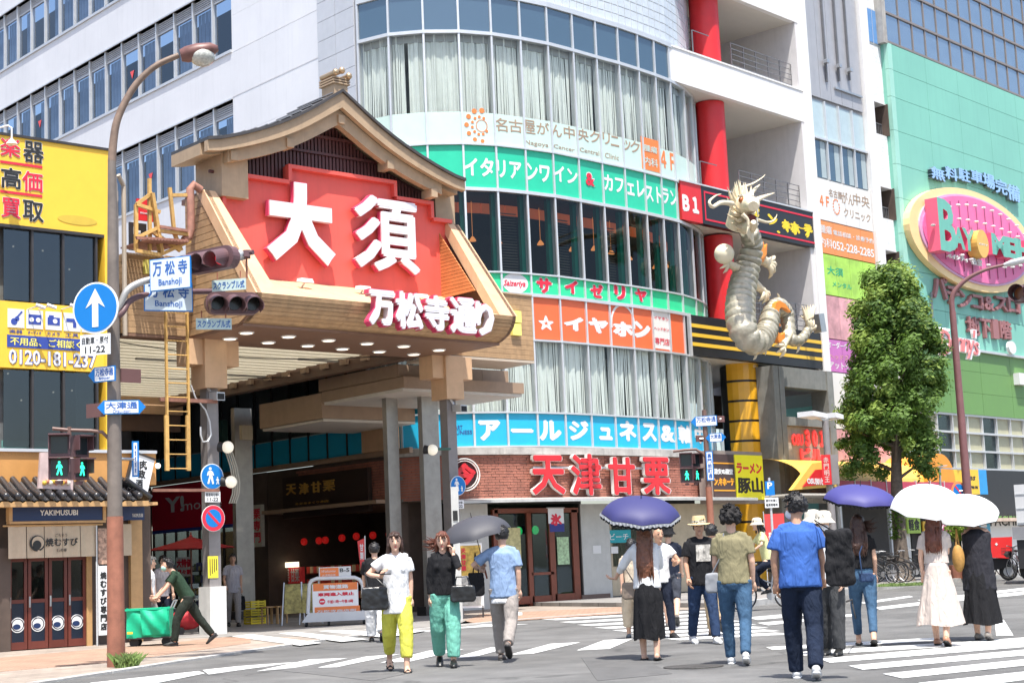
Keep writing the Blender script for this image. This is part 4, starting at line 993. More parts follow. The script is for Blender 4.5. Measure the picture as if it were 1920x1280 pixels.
# goods shelves
rr=random.Random(4)
sh=MB(); 
for k in range(4): sh.box(XF,a0+2,a1-.5,.3+k*.38,.33+k*.38,.5,.9)
tg=thing('goods_rack','dark shelf rack of small goods in front of the phone shop','rack',XF.pt(a0+3,0,.7)); sh.build('shelf',m_dark,tg)
for k in range(4):
    for q in range(22):
        a=a0+2.05+q*(a1-a0-2.6)/22; hh=rr.uniform(.12,.25); MB().box(XF,a,a+.13,.335+k*.38,.335+k*.38+hh,.55,.8).build('packet',mat('packet%d'%rr.randrange(5),rr.choice([(.5,.1,.08),(.6,.5,.2),(.15,.2,.12),(.5,.5,.48),(.1,.12,.3)]),.5),tg)
for nm,x,y,w_,h_,tx in (('red_poster',312,1060,16,30,'特価'),('red_poster',345,1062,30,36,'大特価')):
    p=xb('poster',x-w_/2,x+w_/2,y-h_/2,y+h_/2,.92,.93,m_print_w,tg); mb=MB(); mb.tpx(XF,tx,x-w_/2+1,y+2,x+w_/2-1,y-h_/2+2,.931,.936,bold=.05); mb.tpx(XF,'月々割',x-w_/2+2,y+h_/2-3,x+w_/2-2,y+4,.931,.936,bold=.05); mb.build('poster_text',m_print_r,p)
# red paper parasol
p=at_range(358,1022,44); t=thing('red_parasol','wide red Japanese parasol in front of the phone shop','parasol',(p.x,p.y,0))
MB().lathe((p.x,p.y,p.z),[(.03,.28),(.05,.22),(.5,.08),(1.15,-.08),(1.16,-.10),(.5,.05),(.05,.18)],20).build('canopy',mat('red_paper',(.35,.01,.015),.6),t)
MB().tube([(p.x,p.y,0),(p.x,p.y,p.z+.35)],.025,8).build('pole',m_wood,t)
# arcade grey pillars
for (xl,xr,yt,yb,Y) in ((437,474,740,1152,39.5),(724,750,752,1080,33.2),(791,826,740,1060,32.6)):
    F_=FY(Y); a0=F_.px(xl,900)[0]; a1=F_.px(xr,900)[0]
    t=thing('arcade_pillar',{437:'grey pillar under the arcade left of the chestnut shop',724:'slim steel pillar behind the right gate column, left one',791:'broad steel pillar just left of the right gate column'}[xl],'pillar',((a0+a1)/2,Y,0))
    MB().box(F_,a0+.08,a1,0,6.3 if Y<39 else 6.0,-.18,0).build('shaft',mat('brushed_column',(.38,.36,.33),.35,metal=.5,var=.15,streak=.1),t); MB().box(F_,a0-.04,a1+.04,0,.25,-.34,.04).build('base',m_dark,t)
# dark brown cladding between the shops
MB().box(XF,XF.px(441,1000)[0],aC0,0,4.44,0,.04).build('wall_panel',m_bw,bld); MB().box(XF,-64,XF.px(285,1000)[0],0,4.44,0,.04).build('wall_panel',m_bw,bld)
MB().box(XF,XF.px(285,900)[0],aC1,3.2,4.44,-.3,-.01).build('wall_panel',m_bw,bld); MB().box(XF,aC1,-36.3,0,4.44,-.3,-.01).build('wall_panel',m_bw,bld)
# equipment boxes on the pillar
t=thing('equipment_box','cream electrical box on the grey arcade pillar','box',FY(39.1).pt(FY(39.1).px(463,808)[0],5,0)); sb2('box',FY(39.1),454,474,797,824,0,.15,mat('cream_box',(.4,.34,.24),.5),t)

# ================= yellow shop building (left) =================
yb_=thing('yellow_shop_building','yellow fronted three storey buy and sell shop building with black and red lettering','building',(12,30,0))
FYB=FY(29.0)
yr=15.02; yl=7
Y1=FYB.px(100,262)[1]; 
zt_=FYB.px(188,281)[1]; z_b1=FYB.px(100,430)[1]; z_w1b=FYB.px(100,571)[1]; z_b2=FYB.px(100,693)[1]; z_w2b=FYB.px(100,842)[1]
print('yb',zt_,z_b1,z_w1b,z_b2,z_w2b)
z_base=z_w2b-.07
MB().wbox(yl,yr-.05,29.35,45,z_base,zt_).build('wall',m_wall2,yb_)
MB().box(FYB,yl,yr-.07,z_b1,zt_,-.3,0).build('sign_board',m_yellow,yb_); MB().box(FYB,yl,yr-.07,zt_,zt_+.05,-.3,.03).build('sign_cap',m_dark,yb_)
MB().box(FYB,yl,yr-.07,z_b2,z_w1b,-.3,0).build('sign_board',m_yellow,yb_)
for a0,a1 in ((yr-.2,yr-.0),(12.02,12.14)): MB().box(FYB,a0,a1,z_w2b-.1,z_b1-.005,-.3,.04).build('side_strip',m_yellow,yb_)
MB().box(FYB,yl,yr,z_w2b-.14,z_w2b-.02,-.3,.05).build('sill_band',m_dark,yb_)
g_yb=glass('shop_upper_glass',(.35,.37,.38),.12)
for h0,h1 in ((z_w1b,z_b1),(z_w2b,z_b2)):
    xsW=[FYB.px(x,500)[0] for x in (10,64,122,184)]
    for a,b in zip(xsW[:-1],xsW[1:]):
        w_=MB().box(FYB,b-.045,b,h0,h1,-.15,-.02).build('window',m_dark,yb_); MB().box(FYB,a,b-.05,h0+.04,h1-.03,-.1,-.08).build('pane',g_yb,w_)
    MB().box(FYB,yl,yr,h0,h1,-.36,-.34).build('dark_room_backdrop',mat('shop_room_backdrop',(.13,.135,.14),.8,var=.5,scale=1.6),yb_)  # dark panel close behind the glass stands in for an unlit room
    mb=MB(); 
    for xx,yy in ((25,462),(80,470),(130,505)) if h0>6 else ((40,750),(100,735),(135,732),(15,700)):
        q=FYB.px(xx,yy,-.2); mb.ball(FYB.pt(q[0],q[1],-.2),.02,8,6)
    mb.build('spot_glow',m_lamp,yb_)
MB().box(FYB,FYB.px(15,830)[0],FYB.px(118,830)[0],z_w2b,z_w2b+.18,-.3,-.2).build('cushion',mat('teal_cushion',(.15,.35,.33),.7),yb_)
MB().box(FYB,FYB.px(150,760)[0],FYB.px(184,760)[0],z_w2b,z_b2,-.2,-.16).build('blind',mat('pale_blind',(.4,.48,.48),.7),yb_)
MB().box(FYB,yl,yr-.08,z_b1-.06,z_b1,-.3,.02).build('head_trim',m_dark,yb_)
for ch,xl,yb,xr,yt,m in (('楽',1,297,38,256,m_print_r),('器',44,308,82,263,m_print_k),('高',2,356,40,312,m_print_k),('価',42,362,80,319,m_print_r),('買',3,411,39,369,m_print_r),('取',43,418,82,374,m_print_k)):
    band(ch,xl-.8,yb+.8,xr+.8,yt-.8,m_print_w,.035,fr=FYB,parent=yb_); band(ch,xl,yb,xr,yt,m,.018,fr=FYB,parent=yb_,d=.008)
for xl,y0,xr,y1 in ((0,302,79,315),(0,356,79,371)):
    a0,h0=FYB.px(xl,y0); a1,h1=FYB.px(xr,y1); MB().box(FYB,a0,a1,(h0+h1)/2-.025,(h0+h1)/2+.025,.002,.012).build('rule_line',m_print_r,yb_)
# plain stand-in figure for the cartoon: an empty pale oval patch
ca,chh=FYB.px(145,413); disc(FYB,ca,chh,.42,.002,.008,sy=.22).build('oval_patch',mat('ochre_patch',(.6,.42,.05),.5),yb_)
# icons row
for k,(xl,xr) in enumerate(((14,45),(49,80),(85,115),(119,150),(153,183))):
    a0,h0=FYB.px(xl,615+k*2.2); a1,h1=FYB.px(xr,578+k*2.0); h0=FYB.px(14,613)[1]; h1=FYB.px(14,578)[1]
    tl=MB().box(FYB,a0,a1,h0,h1,.002,.014).build('icon_tile',m_print_w,yb_); cx_=(a0+a1)/2; cz_=(h0+h1)/2; w_=(a1-a0)
    mb=MB()
    if k==0: mb.obox(FYB.pt(cx_-.02,cz_-.02,.018),FYB.pt(cx_+w_*.36,cz_+w_*.42,.018),.006,.03); disc_=lambda x,z,r_:mb.prism(FYB,[(x+r_*math.cos(u*.52),z+r_*math.sin(u*.52)) for u in range(12)],.014,.02); disc_(cx_-w_*.12,cz_-w_*.2,w_*.2); disc_(cx_+.02,cz_-w_*.02,w_*.14)
    elif k==1:
        mb.box(FYB,a0+w_*.12,a1-w_*.12,cz_-w_*.28,cz_+w_*.28,.014,.02)
    elif k==2:
        mb.box(FYB,a0+w_*.12,a1-w_*.12,cz_-w_*.25,cz_+w_*.2,.014,.02); mb.box(FYB,a0+w_*.2,a0+w_*.5,cz_+w_*.2,cz_+w_*.32,.014,.02)
    else:
        mb.box(FYB,a0+w_*.15,a1-w_*.15,cz_,cz_+w_*.2,.014,.02); mb.box(FYB,a0+w_*.55,a0+w_*.75,cz_-w_*.3,cz_,.014,.02)
    mb.build('icon',m_print_b,tl)
    if k in(1,2):
        for dx in ((-.2,.2) if k==1 else (.08,)): disc(FYB,cx_+w_*dx,cz_-w_*.02,w_*.14,.02,.024,16).build('icon_ring',m_print_w,tl)
    mb=MB(); mb.text(FYB,['楽器','オーディオ','カメラ','工具','電化'][k],a0+w_*.1,h0-.11,a1-w_*.1,h0-.04,.003,.008,bold=.0); mb.build('caption',m_print_b,yb_)
a0,h0=FYB.px(13,652); a1,h1=FYB.px(190,640); h1=FYB.px(13,627)[1]; h0=FYB.px(13,650)[1]
MB().box(FYB,a0,yr-.25,h0,h1,.002,.012).build('blue_band',m_print_b,yb_)
mb=MB(); mb.text(FYB,'不用品、ご相談ください',a0+.06,h0+.04,yr-.1,h1-.04,.014,.018,bold=.012); mb.build('lettering',mat('yellow_print',(.85,.75,.15),.5,var=0),yb_)
a0,h0=FYB.px(16,683); a1,h1=FYB.px(181,669)
mb=MB(); mb.text(FYB,'0120-181-237',a0,h0,a1,h0+.30,.003,.01,bold=.05); mb.build('phone_number_outline',m_print_b,yb_); mb=MB(); mb.text(FYB,'0120-181-237',a0,h0+.01,a1-.01,h0+.3,.011,.017,bold=.015); mb.build('phone_number',m_print_w,yb_)
for x in (64,85,128):   # small arm spotlights on the sill
    a,h=FYB.px(x,574,.3); t_=MB(); t_.tube([FYB.pt(a,h-.02,0),FYB.pt(a+.1,h+.02,.3)],.012,6); t_.tube([FYB.pt(a+.06,h+.04,.26),FYB.pt(a+.2,h-.03,.36)],.035,8); t_.build('arm_spotlight',m_alu,yb_)
a,h=FYB.px(22,240,.5); t_=MB(); t_.tube([FYB.pt(a-.6,h-.12,.1),FYB.pt(a-.05,h+.05,.45),FYB.pt(a,h,.5),FYB.pt(a,h-.22,.5)],.018,6); t_.lathe(FYB.pt(a,h-.22,.5),[(.03,0),(.1,-.08),(.11,-.1)],12); t_.build('arm_lamp',m_white,yb_)
# grey corner return with vertical strips
for k in range(5): MB().wbox(yr+.02+k*.11,yr+.12+k*.11,29.1+k*.18,29.3+k*.18,z_base,zt_-.1-.12*k).build('cladding_strip',mat('grey_strip_cladding',(.3,.27,.25),.6,var=.1,streak=.2),yb_)
MB().tube([(yr+.62,29.7,z_base+2.5),(yr+.62,29.7,zt_-.5),(yr+.45,29.6,zt_-.3)],.05,8).build('drain_pipe',mat('beige_pipe',(.45,.38,.3),.5),yb_)
# ---- rice ball shop at the ground floor ----
yk=thing('rice_ball_shop','small timber shop front with black roof tiles and a navy name board','shop',(13,29,0))
Fy=FY(28.9); Fe=FY(28.2)
m_tim=mat('pale_timber',(.5,.3,.13),.5,var=.12,scale=6); m_navy=mat('navy_board',(.012,.03,.1),.45,var=.05); m_dred=mat('dark_red_timber',(.13,.03,.02),.4,var=.15)
def yz(x,y,fr=Fy): return fr.px(x,y)[1]
zoff=yz(95,847); z_o0=yz(95,908)
MB().box(Fy,yl,15.9,z_o0,zoff,-.3,-.05).build('orange_fascia',mat('orange_timber_fascia',(.55,.27,.08),.5,var=.08),yk); MB().box(Fy,yl,15.9,zoff,zoff+.06,-.3,.0).build('fascia_cap',m_alu,yk)
MB().wbox(yl,15.9,29.2,29.4,0,3.0).build('wall',m_bw,yk)
# tiled eave: rows of round black tiles, each its own part
m_tile=mat('black_glazed_tile',(.03,.03,.034),.25,var=.2,spec=.6)
ze=yz(95,937,Fe); zw=yz(95,905,Fy)
nT=14; aT0=Fe.px(-10,930)[0]; aT1=Fe.px(262,945)[0]
for k in range(nT):
    a=aT0+(aT1-aT0)*k/(nT-1)
    mb=MB(); mb.tube([(a,28.95,zw+.08),(a,28.55,ze+.2),(a,28.22,ze+.08)],[.06,.065,.07],10); mb.ball((a,28.22,ze+.08),.07,10,6); mb.build('round_tile',m_tile,yk,smooth=60)
    if k<nT-1:
        b=aT0+(aT1-aT0)*(k+1)/(nT-1); MB().prismw([(a+.03,28.95,zw+.02),((a+b)/2,28.95,zw-.03),(b-.03,28.95,zw+.02),(b-.03,28.25,ze+.0),((a+b)/2,28.25,ze-.05),(a+.03,28.25,ze+.0)],(0,0,.03)).build('flat_tile',m_tile,yk)
aT2=Fe.px(305,955)[0]+.35
for k in range(9):
    y=28.35+k*.13; x=15.25+k*.075
    mb=MB(); mb.tube([(14.9,y,zw+.05),(15.45+k*.04,y,ze+.05)],[.05,.055],8); mb.build('round_tile',m_tile,yk,smooth=60)
MB().wbox(aT0,15.35,28.25,28.33,ze-.12,ze-.02).build('eave_board',m_tim,yk); MB().wbox(aT0,15.6,28.35,28.95,ze-.1,ze-.04).build('eave_lining',m_tim,yk)
a0,h0=Fy.px(23,979,.3); a1,h1=Fy.px(192,949,.3); h0=yz(100,977); h1=yz(100,949)
nb=MB().box(Fy,a0,a1,h0,h1,.2,.3).build('name_board',m_navy,yk); MB().box(Fy,a0-.06,a1+.06,h0-.05,h0-.004,.18,.32).build('board_frame',m_tim,yk); MB().box(Fy,a0-.07,a0-.004,h0,h1,.18,.32).build('board_frame',m_tim,yk); MB().box(Fy,a1+.004,a1+.07,h0,h1,.18,.32).build('board_frame',m_tim,yk)
band('YAKIMUSUBI',75,966,146,955,m_print_w,.02,fr=Fy,parent=nb,d=.3)
a2,_=Fy.px(234,960,.3); a3,_=Fy.px(281,960,.3); nb2=MB().box(Fy,a2,a3,h0,h1,.0,.08).build('name_board',m_navy,yk); band('YAKIMUSUBI',248,969,268,962,m_print_w,.0,fr=Fy,parent=nb2,d=.08)
# noren curtain in five panels
zn1=yz(100,984); zn0=yz(100,1045); an0,_=Fy.px(15,1010,.25); an1,_=Fy.px(183,1010,.25)
m_nor=mat('linen_noren',(.5,.4,.29),.85,var=.06,scale=9)
for k in range(5):
    A=an0+(an1-an0)*k/5; B=an0+(an1-an0)*(k+1)/5-.012; mb=MB(); n=10
    for q in range(n):
        t0,t1=q/n,(q+1)/n; f=lambda t:.25+.018*math.sin(t*9+k*2)
        mb.add([Fy.pt(A+(B-A)*t0,zn0,f(t0)+.02),Fy.pt(A+(B-A)*t1,zn0,f(t1)+.02),Fy.pt(A+(B-A)*t1,zn1,f(t1)*.6+.1),Fy.pt(A+(B-A)*t0,zn1,f(t0)*.6+.1)],[[0,1,2,3]])
    mb.build('noren_panel',m_nor,yk)
MB().tube([Fy.pt(an0-.1,zn1-.01,.26),Fy.pt(an1+.1,zn1-.01,.26)],.018,8).build('noren_rod',m_tim,yk)
band('焼むすび',86,1024,146,1007,m_print_k,.02,fr=Fy,parent=yk,d=.275); band('ごちそう',104,1006,126,999,m_print_k,.0,fr=Fy,parent=yk,d=.275); band('石の家',106,1034,126,1027,m_print_k,.0,fr=Fy,parent=yk,d=.275)
ca,chh=Fy.px(70,1018,.275); disc(Fy,ca,chh,.15,.27,.28).build('round_crest',m_print_k,yk); disc(Fy,ca+.01,chh+.01,.12,.28,.285).build('round_crest_face',m_nor,yk); disc(Fy,ca-.01,chh-.03,.085,.285,.29).build('round_crest_mark',m_print_k,yk)
# four folding doors
xd=[15,52,91,127,162]; zd1=yz(90,1045); zdm=yz(90,1124)
for k in range(4):
    a0,_=Fy.px(xd[k],1120,0); a1,_=Fy.px(xd[k+1],1120,0)
    mb=MB(); 
    for (p,q) in ((a0+.01,a0+.07),(a1-.07,a1-.01)): mb.box(Fy,p,q,.03,zd1,-.05,0)
    for z_ in (.03,zdm-.04,zd1-.06): mb.box(Fy,a0+.07,a1-.07,z_,z_+(.14 if z_<.1 else .07),-.05,-.003)
    d_=mb.build('door',m_dred,yk)
    MB().box(Fy,a0+.07,a1-.07,.17,zdm-.04,-.04,-.015).build('door_panel',mat('dark_navy_panel',(.006,.012,.028),.4),d_)
    MB().box(Fy,a0+.07,a1-.07,zdm+.03,zd1-.06,-.04,-.02).build('pane',g_dark,d_)
    cx_=(a0+a1)/2; cz_=yz(90,1168); ring(Fy,cx_,cz_,.125,.14,-.015,-.008,24).build('crest_ring',m_print_w,d_)
    mb=MB(); mb.prism(Fy,[(cx_+.105*math.cos(t_),cz_+.105*math.sin(t_)) for t_ in [R(x) for x in range(0,360,15)]],-.015,-.009); mb.build('crest',m_print_w,d_)
    mb=MB(); mb.prism(Fy,[(cx_-.02+.075*math.cos(t_),cz_-.03+.05*math.sin(t_)) for t_ in [R(x) for x in range(0,360,20)]],-.009,-.004); mb.build('crest_mark',m_navy,d_)
    MB().box(Fy,a0+.02,a0+.05,zdm-.12,zdm+.08,0,.02).build('handle',m_steel,d_)
a0,_=Fy.px(162,1120,0); a1,_=Fy.px(172,1120,0); MB().box(Fy,a0,a1,0,zd1,-.1,.02).build('door_post',m_tim,yk)
a0,_=Fy.px(8,1120,0); MB().box(Fy,a0-.15,a0+.08,0,zd1+.2,-.1,.1).build('door_post',m_bw,yk); mb=MB()
for q in range(11): mb.box(Fy,a0-.3,a0-.155,q*.08+.01,q*.08+.075,0,.12)
mb.build('brick_post',m_brick,yk)
MB().box(Fy,Fy.px(172,1120)[0],Fy.px(270,1120)[0],0,ze-.1,-.6,-.4).build('side_wall',m_bw,yk); MB().box(Fy,Fy.px(255,1100)[0],Fy.px(277,1100)[0],0,ze-.15,-.4,-.2).build('timber_screen',m_tim,yk)
MB().box(Fy,Fy.px(232,1010)[0],Fy.px(249,1010)[0],zn0,zn1,-.1,-.05).build('noren_panel',m_nor,yk)
# banner stands by the door
def banner(xl,xr,yt,yb,fr,m,txt,tm,label,d=.3,cat='banner'):
    a0,_=fr.px(xl,(yt+yb)/2,d); a1,_=fr.px(xr,(yt+yb)/2,d); h0=max(.05,fr.px((xl+xr)/2,yb,d)[1]); h1=fr.px((xl+xr)/2,yt,d)[1]
    t=thing('banner',label,cat,fr.pt((a0+a1)/2,0,d)); MB().box(fr,a0,a1,h0,h1,d,d+.012).build('cloth',m,t); MB().tube([fr.pt(a0-.03,0.0,d),fr.pt(a0-.03,h1+.06,d),],.014,6).build('pole',m_alu,t)
    if txt: mb=MB(); mb.text(fr,txt,a0+.04,h0+(h1-h0)*.06,a1-.04,h1-(h1-h0)*.1,d+.013,d+.018,bold=.05,vert=True); mb.build('lettering',tm,t)
    return t
banner(184,203,990,1060,Fy,mat('menu_photo',(.4,.25,.18),.6,var=.6,scale=14),None,None,'photo menu banner beside the rice ball shop curtain')
banner(184,203,1057,1190,Fy,m_print_w,'焼むすび専門店',m_print_k,'white vertical banner with black writing left of the rusty pole')
# ---- clutter under the arcade ----
def cl(nm,lab,cat,x,y,w_,h_,X,m,txt=None,tm=None,d=.12,vert=False,group=None):
    F_=FX(X); a,h=F_.px(x,y); t=thing(nm,lab,cat,F_.pt(a,h,0)); MB().box(F_,a-w_/2,a+w_/2,h-h_/2,h+h_/2,0,d).build('board',m,t)
    if txt: mb=MB(); mb.text(F_,txt,a-w_*.4,h-h_*.42,a+w_*.4,h+h_*.42,d,d+.01,bold=.02,vert=vert); mb.build('lettering',tm,t)
    return t
cl('counter_box','small red counter box with white cards inside the chestnut shop','counter',550,1078,1.3,.5,28.4,mat('glowing_counter_red',(.45,.03,.03),.5,emit=.12,var=.1),'甘栗 甘栗',m_print_w)  # slight glow put into the counter's red so it shows in the dark
cl('lit_card','pair of small lit white cards above the red counter','sign',549,1058,.7,.16,28.3,mat('lit_card',(1,.85,.6),.5,emit=1.2,var=0))
cl('wall_box','green electrical box on the wall left of the arcade pillar','box',418,812,.6,.8,27.3,mat('green_box',(.05,.12,.09),.5),d=.2)
cl('hanging_sign','small vertical white sign under the arcade between the shops','sign',488,985,.5,1.3,27.2,mat('dim_white_sign',(.5,.48,.42),.5,var=.1),'栗専門',m_print_r,vert=True)
cl('hanging_sign','narrow blue vertical sign beside the phone shop','sign',452,905,.5,1.5,27.2,mat('dim_blue_sign',(.03,.1,.25),.5),'携帯',m_print_w,vert=True)
cl('shop_poster','orange poster on the dark wall right of the chestnut shop opening','poster',706,1075,.6,.9,27.5,mat('orange_poster',(.55,.2,.04),.6,var=.5,scale=8),'栗',m_print_w,d=.03)
for k,(x,y) in enumerate(((560,1120),(600,1100),(640,1110),(680,1105))):
    r_=ray(x,y); p=CAMP+r_*(29.0/r_.x); t=thing('goods_shelf',['leftmost','second','third','rightmost'][k]+' dark shelf of chestnut bags inside the shop','shelf',(p.x,p.y,0))
    for z in (.4,.8,1.2): MB().wbox(p.x-.2,p.x+.2,p.y-.5,p.y+.5,z,z+.03).build('shelf_board',m_wood,t)
    for z in (.43,.83,1.23):
        for q in range(5): MB().wbox(p.x-.18,p.x+.05,p.y-.45+q*.19,p.y-.3+q*.19,z,z+.2).build('paper_bag',mat('paper_bag%d'%(q%2),((.55,.06,.04),(.6,.45,.25))[q%2],.6,emit=.04),t)  # faint glow put into the colours of the bags
for k,(y0,sag) in enumerate(((31.5,.5),(36,.4))):   # cables slung across the street
    P=[(15.6+(23.7-15.6)*q/14,y0,6.45-sag*math.sin(math.pi*q/14)*.5) for q in range(15)]; t=thing('cable',['black cable slung across the alley just behind the gate','black cable slung across the alley deeper under the arcade roof'][k],'cable',P[0]); MB().tube(P,.012,5).build('cable_run',m_black,t)
# ================= right-hand block: balconies, red column =================
FR=Fo(38.5,35.03,6)
blk=thing('balcony_block','white balcony block with a thick red column and black and yellow discount shop signs','building',(42,35.5,0))
def fb(name,a0,a1,h0,h1,d0,d1,m,par=blk,**k): return MB().box(FR,a0,a1,h0,h1,d0,d1).build(name,m,par,**k)
m_deep=mat('balcony_back_wall',(.62,.6,.6),.6,var=.04,streak=.12); m_ceil=mat('balcony_ceiling',(.64,.6,.54),.6,var=.03)
slabs=[(7.76,9.09),(12.27,13.57),(17.02,18.2),(20.85,22.3)]
for i,(z0,z1) in enumerate(slabs):
    for k in range(7):
        a0=.05+k*1.21; 
        if i in(1,): continue
        fb('parapet_panel',a0+.006,a0+1.204,z0,z1,-.2,0,m_balc if i>=2 else m_black)
    fb('floor_slab',.05,8.5,z0,z0+.25,-5,-.21,m_ceil)
fb('coping',0,8.52,18.2,18.26,-.3,.03,m_balc)
fb("back_wall",3.8,8.5,7,26,-5.2,-5,m_deep); fb('side_wall',8.1,8.55,7.6,26,-5,-.02,m_deep); fb('wing_wall',8.28,8.75,7.6,26,-.02,.1,m_balc)
fb("inner_wall",3.7,3.8,7,26,-5,-3.0,m_deep)
for z0,z1 in ((9.4,12.1),(13.9,16.8),(18.6,20.7)):   # doors in the back wall
    fb('door',5.2,6.3,z0,z0+2.1,-5,-4.95,m_balc); fb('drain_pipe',7.3,7.42,z0-.4,z1+.3,-4.9,-4.78,m_alu); fb('wall_joint',4.3,4.33,z0,z1,-5,-4.985,m_steel)
p=FR.pt(3.45,0,-.85)
for (z0,z1) in ((9.2,12.2),(13.6,17.0),(18.25,20.85),(22.3,26)):
    MB().lathe((p.x,p.y,z0),[(.52,0),(.52,z1-z0)],32).build('red_column',m_red,blk,smooth=40)
m_dr=mat('railing_steel',(.2,.2,.21),.45,metal=.5,var=.1)
for zt in (13.57,18.22,9.09):
    rb=MB()
    for h in (.25,.45,.65,.85,1.05): rb.box(FR,(4.2 if zt>10 else 4.6),8.2,zt+h-.012,zt+h+.012,-.32,-.3)
    rr_=rb.build('railing',m_dr,blk)
    for k in range(6): MB().box(FR,4.2+k*.78,4.23+k*.78,zt-.05,zt+1.07,-.34,-.3).build('railing_post',m_dr,rr_)
    if zt>10:
        rb=MB(); rb.box(FR,1.9,2.9,zt+1.0,zt+1.03,-.32,-.3); rb.box(FR,1.9,1.93,zt,zt+1.03,-.34,-.3); rb.build('railing',m_dr,blk)
for (x,y) in ((1437,237),(1423,43),(1448,461)):
    a,h=FR.px(x,y,-2.5); MB().ball(FR.pt(a,h,-2.5),.13,10,6).build('ceiling_lamp',mat('maroon_lamp',(.15,.02,.02),.4),blk)
fb('hatch',4.6,5.6,20.8,20.84,-3,-2,m_steel); fb('hatch',4.6,5.2,16.98,17.01,-3,-2.2,m_steel)
t=MB(); 
for k in range(9): t.box(FR,4.55,4.95,18.5+k*.3,18.53+k*.3,-2.4,-2.37)
t.box(FR,4.5,4.54,18.3,20.9,-2.42,-2.36); t.box(FR,4.96,5.0,18.3,20.9,-2.42,-2.36); t.build('escape_ladder',m_dr,blk)
# discount shop sign: red B1 panel, black panel with red lines
m_sb=mat('black_sign_face',(.015,.015,.018),.35,var=.1)
fb('red_sign_panel',.2,1.35,12.27,13.57,-.2,.06,m_red); fb('black_sign_panel',1.36,8.5,12.27,13.57,-.2,.06,m_sb)
for z in (12.43,13.38): fb('red_line',1.5,8.36,z-.03,z+.03,.06,.075,m_print_r)
fb('red_line',1.5,1.55,12.46,13.35,.06,.075,m_print_r); fb('red_line',8.3,8.35,12.46,13.35,.06,.075,m_print_r)
fb('sign_cap',.15,8.55,13.57,13.62,-.3,.1,m_alu)
band('Ｂ１',1281,401,1309,364,m_print_w,.06,fr=FR,parent=blk,d=.06)
m_yl=mat('yellow_lettering',(.85,.6,.02),.4,var=0)
for ch,xl,yb,xr,yt in (('ド',1405,416,1424,383),('ン',1440,424,1457,400),('・',1457,438,1463,432),('キ',1467,437,1482,410),('ホ',1483,442,1499,414),('ー',1499,430,1507,426),('テ',1508,448,1523,419)): band(ch,xl,yb,xr,yt,m_yl,.10,fr=FR,parent=blk,d=.06)
# black and yellow striped band
fb('striped_fascia',.3,8.6,7.76,9.09,.0,.05,m_sb)
for z in (8.12,8.43,8.74): fb('yellow_stripe',.35,8.6,z-.06,z+.06,.05,.065,m_yellow)
fb('edge_trim',.2,.3,7.7,9.12,0,.1,m_alu)
# ground: black and yellow column
p=FR.pt(4.3,0,-.9)
MB().lathe((p.x,p.y,0),[(.66,0),(.66,7.7)],28).build('black_column',m_sb,blk,smooth=40)
m_or2=mat('orange_yellow_panel',(.75,.38,.015),.3,var=.06,coat=.3)
for k in range(11):
    z0=.25+k*.69
    for (t0,t1) in ((R(182),R(318)),):
        mb=MB(); n=8
        for q in range(n):
            u0=t0+(t1-t0)*q/n; u1=t0+(t1-t0)*(q+1)/n; v=[(p.x+r_*math.cos(u),p.y+r_*math.sin(u)) for r_,u in((.66,u0),(.66,u1),(.69,u1),(.69,u0))]
            mb.prismw([(x,y,z0+.04) for x,y in v],(0,0,.61))
        mb.build('column_panel',m_or2,blk,smooth=30)
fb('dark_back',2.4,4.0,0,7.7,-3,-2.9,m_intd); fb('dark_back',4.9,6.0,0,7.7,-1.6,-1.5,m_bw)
# ramen sign box
a0=FR.px(1338,900,.9)[0]; aM=FR.px(1379,900,.9)[0]; a1=FR.px(1432,900,.9)[0]; h0=FR.px(1405,936,.9)[1]; h1=FR.px(1405,853,.9)[1]
rs=thing('ramen_sign_box','yellow and dark brown illuminated shop sign box above the pavement','shop sign',FR.pt(a1,h0,.6))
MB().box(FR,a0-.1,a1+.05,h0-.12,h1+.12,.4,.86).build('frame',mat('grey_brown_frame',(.28,.23,.2),.5),rs)
yp=MB().box(FR,aM+.04,a1,h0,h1,.86,.9).build('yellow_face',mat('bright_yellow_face',(.88,.8,.03),.35,var=.03),rs); bp_=MB().box(FR,a0,aM-.02,h0,h1,.86,.9).build('brown_face',mat('dark_brown_face',(.07,.045,.045),.4),rs)
hh=h1-h0; aw=a1-aM
mb=MB(); mb.text(FR,'ラーメン',aM+.1,h0+hh*.58,a1-.08,h0+hh*.82,.9,.91,bold=.04); mb.build('lettering',m_print_r,yp)
mb=MB(); mb.text(FR,'豚山',aM+.1,h0+hh*.14,a1-.07,h0+hh*.50,.9,.91,bold=.035); mb.build('lettering',m_print_k,yp)
for z in (.2,.8): MB().box(FR,a0,aM-.05,h0+hh*z-.02,h0+hh*z+.02,.9,.91).build('orange_line',mat('orange_line',(.8,.35,.03),.4,var=0),bp_)
mb=MB(); mb.text(FR,'激安の殿堂',a0-.25+.3,h0+hh*.55,aM-.12,h0+hh*.68,.9,.91,bold=.05); mb.build('lettering',m_print_w,bp_); mb=MB(); mb.text(FR,'ン.キホーテ',a0+.02,h0+hh*.3,aM-.08,h0+hh*.48,.9,.91,bold=.06); mb.build('lettering',MATS['orange_line'],bp_)
def scale_mat(m):
    t=m.node_tree; N=t.nodes; L=t.links.new; b=N['Principled BSDF']; tc=[n for n in N if n.type=='TEX_COORD'][0]; v=N.new('ShaderNodeTexVoronoi'); v.inputs['Scale'].default_value=9; L(tc.outputs['Object'],v.inputs['Vector']); bp=[n for n in N if n.type=='BUMP'][0]; bp.inputs['Distance'].default_value=.02; bp.inputs['Strength'].default_value=.45; L(v.outputs['Distance'],bp.inputs['Height']); return m
